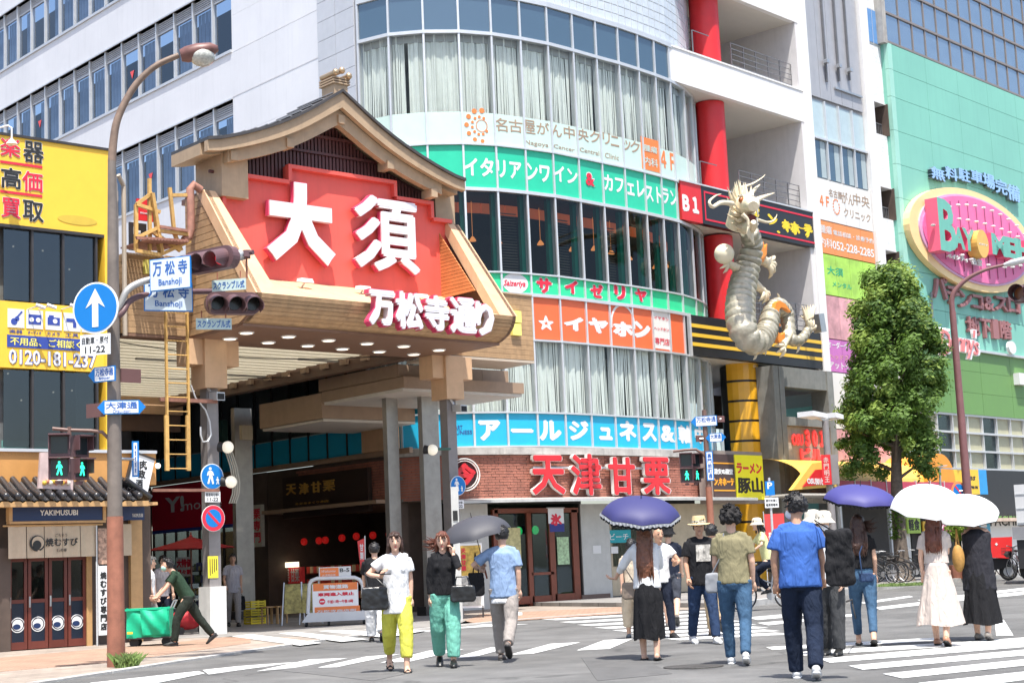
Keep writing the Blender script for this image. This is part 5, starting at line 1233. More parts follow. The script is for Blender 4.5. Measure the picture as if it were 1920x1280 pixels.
# ---- dragon statue climbing the front ----
m_dg=scale_mat(mat('silver_dragon_scales',(.42,.385,.3),.36,metal=.35,var=.22,scale=3.5,bump=.3,bscale=30)); m_cream=mat('cream_dragon_paint',(.72,.62,.44),.45,var=.12,scale=9); m_fl=mat('flame_orange',(.75,.25,.04),.45,var=.15)
dg=thing('dragon_statue','large silver and cream dragon sculpture coiling down the front of the balcony block','statue',FR.pt(4,8,1.4))
def dpx(x,y,d): a,h=FR.px(x,y,d); return FR.pt(a,h,d)
path=[(1404,432,2.0,.36),(1410,455,1.8,.40),(1408,475,1.7,.44),(1402,500,1.6,.48),(1394,530,1.6,.52),(1389,560,1.7,.55),(1388,590,1.9,.56),(1393,618,2.1,.54),(1406,638,2.2,.5),(1422,640,2.2,.46),(1437,622,2.0,.42),(1443,598,1.8,.38),(1450,578,1.5,.34),(1462,574,1.3,.32),(1474,588,1.2,.3),(1478,610,1.3,.27),(1482,632,1.5,.25),(1494,640,1.6,.22),(1508,630,1.6,.19),(1516,612,1.5,.15),(1520,596,1.4,.1)]
def catmull(P,n):
    out=[]
    for i in range(len(P)-1):
        p0=P[max(i-1,0)];p1=P[i];p2=P[i+1];p3=P[min(i+2,len(P)-1)]
        for k in range(n):
            t=k/n; out.append([.5*((2*b)+(-a+c)*t+(2*a-5*b+4*c-d)*t*t+(-a+3*b-3*c+d)*t**3) for a,b,c,d in zip(p0,p1,p2,p3)])
    out.append(list(P[-1])); return out
base=catmull(path,8); P3=[dpx(b[0],b[1],b[2]) for b in base]; RR=[b[3]*.86 for b in base]
# rings by arc length
pts=[];rad=[];acc=0;ring_l=.27
for i in range(len(P3)-1):
    seg=(P3[i+1]-P3[i]); L_=seg.length; n=max(1,int(L_/.035))
    for k in range(n):
        t=k/n; s_=acc+L_*t; f=(s_%ring_l)/ring_l
        pts.append(P3[i].lerp(P3[i+1],t)); rad.append((RR[i]*(1-t)+RR[i+1]*t)*(1.04-.2*(1-abs(1-2*min(f*1.25,1)))**0 *(f)**3*1.0 if f>.05 else .93))
    acc+=L_
MB().tube(pts,rad,22).build('body',m_dg,dg,smooth=60)
# dorsal fin spikes on the right/back side
mb=MB()
for i in range(6,len(pts)-30,14):
    d=(pts[min(i+3,len(pts)-1)]-pts[i-3]).normalized(); side=d.cross(FR.n).normalized(); 
    b=pts[i]+(-side if side.dot(FR.u)<0 else side)*rad[i]*.92; o=(b-pts[i]).normalized()
    mb.tube([b,b+o*.14-d*.08,b+o*.2-d*.2],[.06,.04,.005],6)
mb.build('dorsal_spikes',m_cream,dg,smooth=60)
# head
hc=dpx(1392,393,2.5)
def H_(dx,dy,dd):
    dx*=1.22; dy*=1.2; dd*=1.15
    return hc+FR.u*dx+Vector((0,0,dy))-(-FR.n)*dd
mb=MB()
mb.tube([H_(.35,-.35,-.5),H_(.22,.0,-.2),H_(.05,.12,.1),H_(-.15,.06,.35),H_(-.38,-.02,.6),H_(-.55,-.12,.75)],[.36,.40,.36,.27,.25,.16],16)
mb.build('skull',m_cream,dg,smooth=60)
mb=MB(); mb.tube([H_(.2,-.45,-.1),H_(-.1,-.55,.3),H_(-.4,-.58,.6),H_(-.5,-.52,.7)],[.22,.19,.15,.08],12); mb.build('lower_jaw',m_cream,dg,smooth=60)
mb=MB(); mb.tube([H_(.1,-.33,.2),H_(-.2,-.35,.4),H_(-.42,-.4,.62)],[.17,.16,.1],10); mb.build('mouth',mat('dark_red_mouth',(.12,.01,.01),.5),dg,smooth=60)
mb=MB()
for k in range(7): b=H_(-.52+k*.1,-.22+.01*k,.86-k*.07); mb.tube([b,b+Vector((0,0,-.14))],[.03,.004],6)
for k in range(5): b=H_(-.45+k*.1,-.5,.78-k*.07); mb.tube([b,b+Vector((0,0,.12))],[.025,.004],6)
mb.build('teeth',mat('ivory_teeth',(.8,.78,.7),.3),dg,smooth=60)
for (dx,dz) in ((-.06,.12),(-.18,.16)):
    c=H_(.02 if dx>-.1 else -.3,.18,.33 if dx>-.1 else .2); e=MB().ball(c,.1,12,8).build('eye',mat('amber_eye',(.35,.09,.01),.2,coat=.5),dg,smooth=True); MB().tube([c+Vector((0,0,.1))-FR.u*.15,c+Vector((0,0,.15)),c+Vector((0,0,.1))+FR.u*.16],[.03,.05,.02],8).build('brow',m_dg,dg,smooth=60)
def horn(pl,r0,nm='horn',m=m_cream):
    P=[dpx(*q) for q in pl]; n=len(P); MB().tube([Vector(c) for c in catmull([tuple(p) for p in P],5)],[r0*(1-.9*k/((n-1)*5)) for k in range((n-1)*5+1)],8).build(nm,m,dg,smooth=60)
horn([(1400,372,2.2),(1412,358,2.0),(1425,346,1.8)],.13); horn([(1410,380,2.2),(1430,370,2.0),(1452,362,1.7)],.13)
horn([(1388,352,2.2),(1410,345,2.1),(1428,334,2.0),(1435,327,1.9)],.05,'whisker')
horn([(1373,382,3.0),(1352,380,3.3),(1336,388,3.5),(1330,378,3.5),(1342,367,3.3),(1352,364,3.2)],.09,'whisker')
horn([(1392,402,3.1),(1402,412,3.2),(1403,425,3.2),(1402,434,3.1)],.075,'whisker'); horn([(1420,412,2.3),(1440,417,2.2),(1452,412,2.1),(1457,402,2.0)],.06,'whisker')
rr=random.Random(8); mb=MB()
for k in range(46):
    t=k/46*5.2-.9; b=H_(.18+.3*math.cos(t),-.1+.42*math.sin(t),-.25+rr.random()*.3); o=Vector((0,0,0))+FR.u*math.cos(t)+Vector((0,0,math.sin(t))); L_=rr.uniform(.25,.5); mb.tube([b,b+o*L_*.6+Vector((0,0,.05)),b+o*L_+Vector((0,0,.18))],[.075,.05,.006],6)
for k in range(22):
    b=H_(-.55+.035*k,-.5-.003*k,.55-.02*k); mb.tube([b,b+Vector((-.09,-.08,-.16)),b+Vector((-.16+.01*k,-.04,-.4-.1*rr.random()))],[.05,.04,.005],6)
mb.build('mane',m_cream,dg,smooth=60)
# claws, pearl
bc=dpx(1358,476,1.6); MB().ball(bc,.33,20,14).build('pearl',mat('cream_pearl',(.78,.7,.52),.3,var=.05),dg,smooth=True)
def claw(cx,cy,d,sc,ang,leg=None):
    c=dpx(cx,cy,d); mb=MB()
    for k in range(4):
        t=R(ang-50+k*33); o=FR.u*math.cos(t)+Vector((0,0,math.sin(t))); mb.tube([c,c+o*.22*sc+FR.n*.1*sc,c+o*.38*sc+FR.n*.05*sc,c+o*.48*sc-FR.n*.08*sc],[.1*sc,.085*sc,.06*sc,.01],8)
    mb.ball(c,.15*sc,10,8)
    if leg: mb.tube([dpx(*leg),c],[.2*sc,.13*sc],10)
    mb.build('claw',m_cream,dg,smooth=60)
claw(1362,492,1.5,.8,200,(1385,505,1.5)); claw(1437,492,1.6,1.15,-20,(1420,480,1.5)); claw(1430,545,1.5,.9,-70,(1412,530,1.5)); claw(1468,648,1.7,.9,200,(1478,625,1.5)); claw(1515,618,1.5,1.1,70)
def flame(cx,cy,d,pts_):
    P=[FR.px(cx+x,cy+y,d) for x,y in pts_]; MB().prism(FR,P,d-.08,d+.08).build('flame',m_fl,dg)
flame(1425,470,1.75,[(-6,20),(-10,5),(-5,-8),(-2,-2),(3,-16),(5,-3),(10,-12),(9,8),(3,22)])
flame(1455,590,1.9,[(-4,15),(-8,-2),(-3,-22),(3,-26),(14,-20),(25,-4),(14,-12),(6,-14),(2,-8),(2,14),(6,22)])
flame(1468,635,2.0,[(-18,-6),(-12,-12),(-6,-6),(0,-12),(0,0),(-10,8)])
for dx in range(6):
    c=dpx(1512+dx*2,600-dx,1.6); MB().tube([c,c+Vector((.05*dx-.1,0,.3)),c+Vector((.1*dx-.2,0,.5))],[.07,.05,.005],6).build('tail_tuft',m_cream,dg,smooth=60)
t=thing('floodlight','grey square floodlight beside the dragon tail','lamp',dpx(1528,606,.6)); c=dpx(1533,606,.6)
mb=MB(); mb.hexa([c+FR.u*x+FR.n*y+Vector((0,0,z)) for x,y,z in ((-.1,.2,-.35),(.25,.2,-.3),(.3,-.15,-.3),(-.05,-.15,-.35),(-.2,.2,.3),(.15,.2,.35),(.2,-.15,.35),(-.15,-.15,.3))]); mb.build('housing',m_steel,t); MB().tube([dpx(1500,592,.0),dpx(1522,588,.6)],.04,6).build('arm',m_steel,t)
# ================= narrow grey building =================
gb=thing('narrow_grey_building','narrow grey building with tall windows and a column of coloured tenant signs','building',(49,36.5,0))
m_gp=mat('grey_metal_panel',(.40,.40,.42),.4,metal=.2,var=.06,streak=.12)
def gbx(name,a0,a1,h0,h1,d0,d1,m,par=None,**k): return MB().box(FR,a0,a1,h0,h1,d0,d1).build(name,m,par or gb,**k)
gbx('wall',8.8,13.3,7,28,-6,-.12,m_gp)
for k in range(5): gbx('facade_panel',8.8+k*.78+.01,8.8+(k+1)*.78-.01,18.2,28,-.12,-.02,m_gp)
gbx('edge_pier',12.75,13.35,0,28,-.2,.12,m_balc)
for k,x in enumerate((10.0,10.9,11.7)):
    gbx('cable_rail',x,x+.06,18.9+k*.2,28,.0,.08,m_dr)
    for z in (19.6,23.2): gbx('rail_lamp',x-.16,x+.02,z,z+.14,.05,.22,m_steel)
gbx('rail_beam',10.6,12.6,18.75,18.83,.0,.06,m_steel)
for r_,(h0,h1) in enumerate(((15.05,16.55),(16.6,18.1))):
    for k in range(4):
        a=8.78+k*.985; w_=gbx('window',a,a+.06,h0,h1,-.12,.02,m_alu); gbx('pane',a+.06,a+.985,h0+.03,h1-.03,-.1,-.08,g_blue if r_==0 else mat('frosted_pane',(.42,.52,.55),.15,var=.06,spec=.6),w_)
        if r_==0:
            gbx('curtain_edge',a+.6,a+.93,h0+.05,h1-.05,-.08,-.07,mat('pale_curtain_strip',(.35,.42,.44),.4),w_)
gbx('transom',8.78,12.75,16.54,16.62,-.1,.03,m_alu)
def tp(name,x0,yt0,x1,yb1,m):   # tenant panels by level
    a0=8.8; a1=12.72; h1=FR.px(x0,yt0)[1]; h0=FR.px(x0,yb1)[1]; 
    for k in range(4): gbx(name,a0+k*.98+.01,a0+(k+1)*.98-.01,h0+.02,h1-.02,-.1,0,m)
    return h0,h1
m_tw=mat('tenant_white',(.7,.69,.66),.4,var=.04); m_to=mat('tenant_orange',(.75,.26,.08),.4,var=.05); m_tg=mat('tenant_lime',(.42,.72,.1),.4,var=.25,scale=1.2); m_tpk=mat('tenant_pink',(.66,.34,.36),.4,var=.3,scale=2); m_tm=mat('tenant_magenta',(.52,.16,.45),.4,var=.12)
def lv(x,y): return FR.px(x,y)[1]
def tpan(name,h0,h1,m):
    for k in range(4): gbx(name,8.8+k*.98+.008,8.8+(k+1)*.98-.008,h0+.02,h1-.02,-.1,0,m)
T=[lv(1529,331),lv(1535,411),lv(1541,474),lv(1547,552),lv(1550,634),lv(1553,696)]
tpan('tenant_sign',T[1],T[0],m_tw); tpan('tenant_sign',T[2],T[1],m_to); tpan('tenant_sign',T[3],T[2],m_tg); tpan('tenant_sign',T[4],T[3],m_tpk); tpan('tenant_sign',T[5],T[4],m_tm)
tpan('tenant_sign',T[5]-2.1,T[5],m_tw); tpan('tenant_sign',T[5]-4.3,T[5]-2.1,m_tpk)
def bt(txt,xl,yb,xr,yt,m,b=.01,**k): band(txt,xl,yb,xr,yt,m,b,fr=FR,parent=gb,d=.0,**k)
bt('４Ｆ',1538,389,1554,365,m_print_o,.03); bt('名古屋',1555,374,1578,354,m_br); bt('がん',1579,386,1600,359,m_br); bt('中央',1601,391,1629,362,m_br); bt('クリニック',1584,418,1631,390,m_br)
bt('腫瘍',1538,440,1559,420,m_print_w); bt('内科',1539,466,1560,444,m_print_w); bt('052-228-2285',1563,483,1637,451,m_print_w,.02); bt('電話相談・診療予約',1564,457,1636,431,m_print_w)
bt('大須',1552,519,1580,498,mat('green_lettering',(.02,.4,.2),.4)); bt('メンタル',1562,543,1596,527,MATS['green_lettering'])
bt('オーダーウィッグ',1553,659,1612,639,m_print_w,.02); bt('ヘッドスパ',1556,678,1600,662,m_tpk,.02); bt('アットグランデ',1556,698,1624,676,m_print_w,.02)
ca,chh=FR.px(1568,388); mb=MB()
for k in range(14): t_=R(60+k*25); mb.prism(FR,[(ca+.22*math.cos(t_)+.04*math.cos(u),chh+.28*math.sin(t_)+.04*math.sin(u)) for u in range(6)],.003,.01)
mb.build('clinic_emblem',m_print_o,gb)
# portal with OSU lettering (rusted metal)
m_port=mat('weathered_grey_steel',(.27,.27,.25),.5,metal=.3,var=.15,streak=.3); m_rustp=mat('brushed_pale_panel',(.42,.38,.32),.5,var=.15,streak=.2)
po=thing('entrance_portal','weathered grey steel entrance portal with red neon writing','portal',FR.pt(7,0,.6))
def pb(name,a0,a1,h0,h1,d0,d1,m,par=None): return MB().box(FR,a0,a1,h0,h1,d0,d1).build(name,m,par or po)
PA0=FR.px(1456,800,.5)[0]; PA1=FR.px(1568,800,.5)[0]; zt=FR.px(1500,690,.5)[1]; zm=FR.px(1500,790,.5)[1]
for a0,a1 in ((PA0,PA0+.32),(PA0+.36,PA0+.66),(PA1-.4,PA1)): pb('post',a0,a1,0,zt,-.2,.5,m_port)
pb('beam',PA0+.66,PA1-.4,zt-.7,zt,-.2,.47,m_port); pb('beam',PA0+.66,PA1-.4,zm-.15,zm+.15,-.1,.48,m_port)
pb('back_wall',PA0+.66,PA1-.4,zm,zt-.7,-2.6,-2.5,m_bw); pb('inner_panel',PA0+1.9,PA1-.45,zm+.15,zt-.75,-1.6,-1.5,m_rustp); pb('inner_post',PA0+1.5,PA0+1.7,zm,zt,-1.3,-1.1,m_port)
n=5
for k in range(n): A=PA0+.68+(PA1-.42-PA0-.68)*k/n; B=PA0+.68+(PA1-.42-PA0-.68)*(k+1)/n; pb('cladding_panel',A,B-.012,zm-2.2,zm-.16,.2,.3,m_rustp); pb('cladding_panel',A,B-.012,2.9,zm-2.215,.2,.3,m_rustp)
m_neon=mat('red_neon_letter',(.8,.06,.05),.4,emit=.35,var=0)
band('OSU',1487,835,1506,812,m_neon,.03,fr=FR,parent=po,d=.34,th=.05); band('３０１',1512,838,1546,804,m_neon,.05,fr=FR,parent=po,d=.34,th=.05); band('ビル',1503,864,1544,838,m_neon,.05,fr=FR,parent=po,d=.34,th=.05)
# yellow/orange arched entrance roof with red fascia
en=thing('entrance_roof','yellow entrance canopy with an orange arched end and red fascia','canopy',FR.pt(11,0,1.5))
def eb(name,a0,a1,h0,h1,d0,d1,m,par=None): return MB().box(FR,a0,a1,h0,h1,d0,d1).build(name,m,par or en)
E0=FR.px(1488,918,2)[0]; E1=FR.px(1660,880,2)[0]; E2=FR.px(1765,880,2)[0]
m_yr=mat('yellow_roof_sheet',(.8,.5,.1),.4,var=.06); m_arch=mat('orange_arch',(.8,.3,.03),.4)
zE=FR.px(1600,900,2)[1]; zET=FR.px(1600,868,2)[1]
mb=MB(); n=10
for k in range(n):
    u0,u1=R(90*k/n),R(90*(k+1)/n)
    f=lambda u:(2.0*math.cos(u)-.2, zE+.0+(zET-zE+.25)*math.sin(u))
    (d0,h0),(d1,h1)=f(u0),f(u1); mb.add([FR.pt(E0+.9,h0,d0),FR.pt(E2,h0,d0),FR.pt(E2,h1,d1),FR.pt(E0+.9,h1,d1)],[[0,1,2,3]])
mb.build('curved_roof',m_yr,en)
mb=MB(); mb.prism(FR,[(FR.px(1766,888,2)[0]+1.02*math.cos(R(q)),zE+1.05*math.sin(R(q))) for q in range(0,181,12)],-.1,2.0); mb.build('arch_end',m_arch,en)
a0=E0; mb=MB(); mb.prism(FR,[FR.px(1488,918,2.1),FR.px(1572,912,2.1),FR.px(1572,862,2.1),FR.px(1525,868,2.1)],1.9,2.05); mb.build('gable_panel',m_yr,en)
mb=MB(); mb.prism(FR,[FR.px(1506,912,2.1),FR.px(1566,905,2.1),FR.px(1566,878,2.1),FR.px(1530,880,2.1)],2.06,2.09); g_=mb.build('gable_face',m_red,en)
band('OSU',1514,907,1529,896,m_print_w,.04,fr=FR,parent=g_,d=2.09); band('301ビル',1530,909,1552,894,m_print_w,.05,fr=FR,parent=g_,d=2.09)
m_pf=mat('crimson_fascia_panel',(.5,.05,.1),.4,var=.08)
for k in range(9): A=FR.px(1574,900,2.1)[0]; B=FR.px(1822,900,2.1)[0]; s_=(B-A)/9; eb('fascia_panel',A+k*s_+.02,A+(k+1)*s_-.02,zE-.45,zE-.02,1.98,2.05,m_pf); eb('fascia_frame',A+k*s_-.02,A+k*s_+.02,zE-.5,zE+.03,1.98,2.07,m_alu)
eb('soffit',E0,FR.px(1822,900,2.1)[0],zE-.52,zE-.46,.2,2.05,m_ceil)
for x in (1576,1668,1760,1822): a=FR.px(x,980,1.9)[0]; eb('post',a-.05,a+.05,0.12,zE-.5,1.85,1.95,m_alu)
for A,B,m in ((8.6,12,m_intd),(12.1,13.6,m_tw),(13.7,17,m_intd),(17,21,mat('shop_glass_green',(.1,.2,.12),.2))): eb('shop_wall',A,B,.12,zE-.5,-.2,.1,m)
for k,(A,m,tx) in enumerate(((14.2,m_yellow,'営業中'),(15.6,mat('magenta_board',(.5,.02,.2),.5),'シティ名宝'),(16.9,m_tw,'ご案内'),(13.0,mat('lime_board',(.4,.6,.1),.5),'軽食'))):
    q=eb('notice_board',A,A+1.0,1.55+.2*(k%2),2.2+.2*(k%2),.3,.36,m); mb=MB(); mb.text(FR,tx,A+.08,1.65+.2*(k%2),A+.92,2.1+.2*(k%2),.36,.37,bold=.03); mb.build('lettering',m_print_w if k==1 else m_print_k,q)
# ================= rough white building =================
rw=thing('rough_white_building','white rough rendered building strip with dark open landings','building',FR.pt(14,0,-1))
m_rough=mat('rough_white_render',(.72,.72,.72),.9,var=.12,scale=3,bump=1.0,bscale=9)
def rwb(name,a0,a1,h0,h1,d0,d1,m): return MB().box(FR,a0,a1,h0,h1,d0,d1).build(name,m,rw)
oy=[(190,250),(345,405),(462,512)]; zs=[]
for a,b in oy: zs.append((FR.px(1650,b+2,-.3)[1],FR.px(1650,a+4,-.3)[1]))
prev=29
for (b,a) in zs:
    rwb('wall',13.36,15.3,a,prev,-.6,-.3,m_rough); prev=b
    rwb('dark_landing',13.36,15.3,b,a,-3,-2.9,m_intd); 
    mb=MB(); mb.box(FR,13.4,15.3,b+.5,b+.54,-.5,-.46)
    for k in range(14): mb.box(FR,13.45+k*.13,13.47+k*.13,b,b+.5,-.5,-.47)
    mb.build('railing',m_dr,rw)
    rwb('lintel',13.36,15.3,a-.03,a+.02,-2.9,-.25,m_deep); rwb('inner_side',14.9,15.0,b,a,-2.9,-.16,m_bw); rwb('floor',13.36,15.3,b-.1,b,-2.9,-.61,m_intd)
rwb('wall',13.36,15.3,3,prev,-.6,-.3,m_rough)
a0,h0=FR.px(1617,72,-.28); a1,h1=FR.px(1653,18,-.28); h1=FR.px(1617,12,-.28)[1]
w_=rwb('window',a0-.06,a1+.06,h0-.06,h1+.06,-.3,-.28,m_alu); 
for k in range(2): MB().box(FR,a0+(a1-a0)*k/2+.03,a0+(a1-a0)*(k+1)/2-.03,h0,h1,-.28,-.265).build('pane',mat('blue_film_pane',(.12,.28,.55),.15,var=.1,spec=.6),w_)
# ================= green pachinko hall =================
gp_=thing('green_pachinko_hall','mint green panelled amusement building with a large pink oval sign','building',FR.pt(20,0,0))
m_mint=mat('mint_panel',(.2,.49,.39),.45,var=.05,scale=.4,streak=.1); m_mint2=mat('mint_corner',(.32,.6,.5),.45,var=.03); m_leaf=mat('leaf_green_panel',(.135,.275,.08),.45,var=.05,streak=.06)
def gq(name,a0,a1,h0,h1,d0,d1,m,par=None): return MB().box(FR,a0,a1,h0,h1,d0,d1).build(name,m,par or gp_)
GA=14.95; GE=46; GT=21.55; GB_=9.32
gq('wall',GA,GE,0,21.5,-8,-.15,m_mint)
rowh=[9.32,10.75,12.2,13.65,15.1,16.5,17.9,19.3,20.45,21.55]
for r_ in range(9):
    for k in range(11): gq('facade_panel',GA+.35+k*2.8+.008,GA+.35+(k+1)*2.8-.008,rowh[r_]+.008,rowh[r_+1]-.008,-.15,0,m_mint)
    gq('corner_panel',GA,GA+.34,rowh[r_]+.008,rowh[r_+1]-.008,-.15,.02,m_mint2)
gq('ledge',GA,GE,9.2,9.3,-.2,.25,m_alu)
for r_,(h0,h1) in enumerate(((6.55,7.45),(7.46,8.35),(8.36,9.2))):
    for k in range(11): gq('lower_panel',GA+k*2.8+.01,GA+(k+1)*2.8-.01,h0,h1,-.2,.12,m_leaf)
# curtain wall above
g_sky=glass('sky_reflecting_glass',(.3,.4,.5),.45,op=.75,col=(.16,.24,.34),wave=.06)
gq('upper_wall',GA,GE,21.6,30,-6,-1,m_intd)
for r_ in range(6):
    h0=21.62+r_*1.25
    for k in range(26): gq('pane',GA+.1+k*1.1+.03,GA+.1+(k+1)*1.1-.03,h0+.04,h0+1.21,-.1,-.06,g_sky)
    gq('transom',GA+.1,GE,h0-.05,h0+.04,-.12,.0,mat('bronze_transom',(.3,.25,.22),.4,metal=.4))
for k in range(27): gq('mullion',GA+.08+k*1.1,GA+.14+k*1.1,21.6,29.3,-.12,-.02,MATS['bronze_transom'])
gq('side_reveal',GA-.25,GA+.05,21.5,30,-1,.03,m_conc)
# window strip
m_win=mat('cream_window_film',(.42,.4,.27),.3,var=.1)
for r_,(h0,h1) in enumerate(((4.35,5.0),(5.07,5.75),(5.82,6.48))):
    for k in range(15):
        a=GA+.3+k*1.3; dark=(k in (1,4,8)) ; 
        w_=gq('window',a,a+.06,h0,h1,-.1,.06,m_alu); MB().box(FR,a+.06,a+1.28,h0,h1,-.08,-.05).build('pane',g_dark if dark else m_win,w_)
        if dark: MB().box(FR,a+.06,a+1.28,h0,h1,-.14,-.12).build('dark_film',m_bw,w_)
for h in (4.3,5.03,5.78,6.51): gq('transom',GA,GE,h-.04,h+.04,-.1,.09,m_alu)
gq('black_fascia',GA,GE,2.3,4.25,-.3,.3,mat('charcoal_fascia',(.025,.027,.03),.5,var=.15)); gq('green_line',GA,GE,2.22,2.36,.0,.32,m_leaf)
# letters
m_lb=mat('pale_blue_letter',(.3,.5,.78),.4,var=.03); m_ld=mat('dark_letter_side',(.1,.16,.2),.5); m_mr=mat('maroon_letter',(.33,.14,.14),.45,var=.05)  # pale blue letter faces with dark coloured sides, and maroon letters
for ch,xl,yb,xr,yt in (('無',1748,341,1771,311),('料',1774,341,1795,311),('駐',1799,343,1818,314),('車',1822,346,1842,317),('場',1845,356,1864,323),('完',1868,367,1887,334),('備',1891,380,1911,344)):
    mb=MB(); mb.tpx(FR,ch,xl,yb,xr,yt,.02,.2,bold=.03,m=0,side=1); mb.build('letter',[m_lb,m_ld],gp_)
for ch,xl,yb,xr,yt in (('パ',1752,562,1776,513),('チ',1778,572,1798,532),('ン',1801,579,1822,543),('コ',1826,581,1843,551),('&',1848,583,1864,554),('ス',1868,585,1889,554),('ロ',1893,588,1912,557),('地',1817,630,1836,592),('下',1840,635,1858,596),('1',1864,635,1871,598),('階',1878,637,1896,600)):
    mb=MB(); mb.tpx(FR,ch,xl,yb,xr,yt,.02,.16,bold=.025,m=0,side=1); mb.build('letter',[m_mr,m_mr],gp_)
# oval sign
os_=thing('oval_sign','big pink oval sign with a yellow rim and raised green letters on the mint wall','sign',FR.pt(21,13,.3))
oc=FR.px(1830,447,.3); rL=FR.px(1706,430,.3)[0]; rx_=(oc[0]-rL)*1.0; rx_=abs(rx_)*1.0; 
t1=FR.px(1800,348,.3)[1]; b1=FR.px(1850,541,.3)[1]; oz=(t1+b1)/2-.12; rz_=(t1-b1)/2*1.02; ox=rL+rx_
def ell(sx,d0,d1,dz=0,n=56): return MB().prism(FR,[(ox+rx_*sx*math.cos(2*math.pi*k/n),oz+dz+rz_*sx*math.sin(2*math.pi*k/n)) for k in range(n)],d0,d1)
ell(1,.02,.3).build('rim',mat('butter_yellow_rim',(.85,.62,.3),.4,var=.04),os_); ell(.875,.3,.36).build('inner_ring',mat('lilac_ring',(.6,.35,.55),.4,var=.06),os_)
pf_=ell(.835,.36,.40).build('face',mat('hot_pink_face',(.72,.15,.34),.4,var=.12,scale=1.5),os_)
mb=MB()
for k in range(-7,8):
    x=ox+k*.62*rx_/4.6; hz=rz_*.74*math.sqrt(max(0,1-((x-ox)/(rx_*.78))**2)); MB().box(FR,x-.015,x+.015,oz-hz,oz+hz,.4,.43).build('rib_line',mat('plum_line',(.3,.08,.16),.5),os_)
for k in range(-6,7):
    x=ox+k*.62*rx_/4.6; 
    for s_ in (.86,.42,-.72):
        hz=rz_*.72*s_*math.sqrt(max(0,1-((x-ox)/(rx_*.78))**2)); MB().ball(FR.pt(x,oz+hz,.75),.07,8,5,sc=(1.6,1.6,.7)).build('bulb',m_print_w,os_)
m_gl=mat('sea_green_letter',(.14,.42,.33),.35); m_rr2=mat('rose_letter_side',(.75,.12,.22),.4,var=.05); m_go=mat('gold_disc',(.7,.42,.1),.4)
def ol(ch,xl,yb,xr,yt,b=.02,d1=.8): mb=MB(); mb.tpx(FR,ch,xl,yb,xr,yt,.4,d1,bold=b,m=0,side=1); mb.build('letter',[m_gl,m_rr2],os_)
ol('B',1765,474,1788,372,.03,.95); ol('A',1790,468,1807,424,.05); ol('Y',1807,472,1826,427,.04); ol('M',1862,482,1886,437,.05); ol('E',1890,485,1902,444,.05); ol('I',1905,487,1909,446,.05); ol('H',1912,489,1926,448,.05)
ca,chh=FR.px(1843,457,1.0); disc(FR,ca,chh,.52,.5,1.0,24,sy=1.15).build('gold_disc',m_go,os_); band('CITY',1836,462,1852,455,m_print_w,.02,fr=FR,parent=os_,d=1.0)
band('ベイシティ',1778,492,1815,474,m_print_w,.04,fr=FR,parent=os_,d=.6,th=.08); band('名宝',1823,499,1841,482,m_print_w,.05,fr=FR,parent=os_,d=.6,th=.08)
# restaurant neon sign projecting on an arm
FD=Fo(*FR.pt(0,0,2.2).xy,6)
ds=thing('outline_script_sign','white outlined pink script restaurant sign on a steel arm','sign',FD.pt(FD.px(1800,640)[0],8,0))
def dl(ch,xl,yb,xr,yt):
    mb=MB(); mb.tpx(FD,ch,xl-1,yb+1,xr+1,yt-1,-.1,0,bold=.09); mb.build('letter_rim',m_print_w,ds); mb=MB(); mb.tpx(FD,ch,xl+1,yb-1,xr-1,yt+1,0,.05,bold=.0,shear=.25); mb.build('letter',mat('pink_neon',(.65,.2,.2),.4),ds)
dl('D',1765,668,1782,616); dl('e',1781,657,1793,634); dl('n',1794,659,1806,632); dl('n',1806,661,1817,634); dl('y',1815,674,1828,636); dl("'",1826,634,1830,618); dl('s',1827,667,1836,640)
a0,h0=FD.px(1752,585); a1,h1=FD.px(1780,620); MB().tube([FD.pt(a0,h0,-2),FD.pt(a1,h1,0)],.06,6).build('arm',m_steel,ds); MB().box(FD,FD.px(1745,600)[0],FD.px(1765,600)[0],FD.px(1750,645)[1],FD.px(1750,630)[1],-2.2,0).build('bracket_box',m_alu,ds)
MB().tube([FR.pt(FR.px(1748,590,.1)[0],FR.px(1748,595,.1)[1],.1),FR.pt(FR.px(1746,548,.1)[0],FR.px(1746,548,.1)[1],.1)],.05,6).build('arm',m_dr,ds)
t=thing('dome_camera','small white wall box with a dark dial on the lime green panels','sign',FR.pt(FR.px(1912,685,.2)[0],8.4,.3)); q=MB().box(FR,FR.px(1906,690,.3)[0],FR.px(1922,690,.3)[0],8.0,8.5,.12,.4).build('box',m_print_w,t)
disc(FR,FR.px(1895,655,.3)[0],FR.px(1895,652,.3)[1],.35,.26,.4,18,sy=.8).build('satellite_dish',m_print_w,gp_)
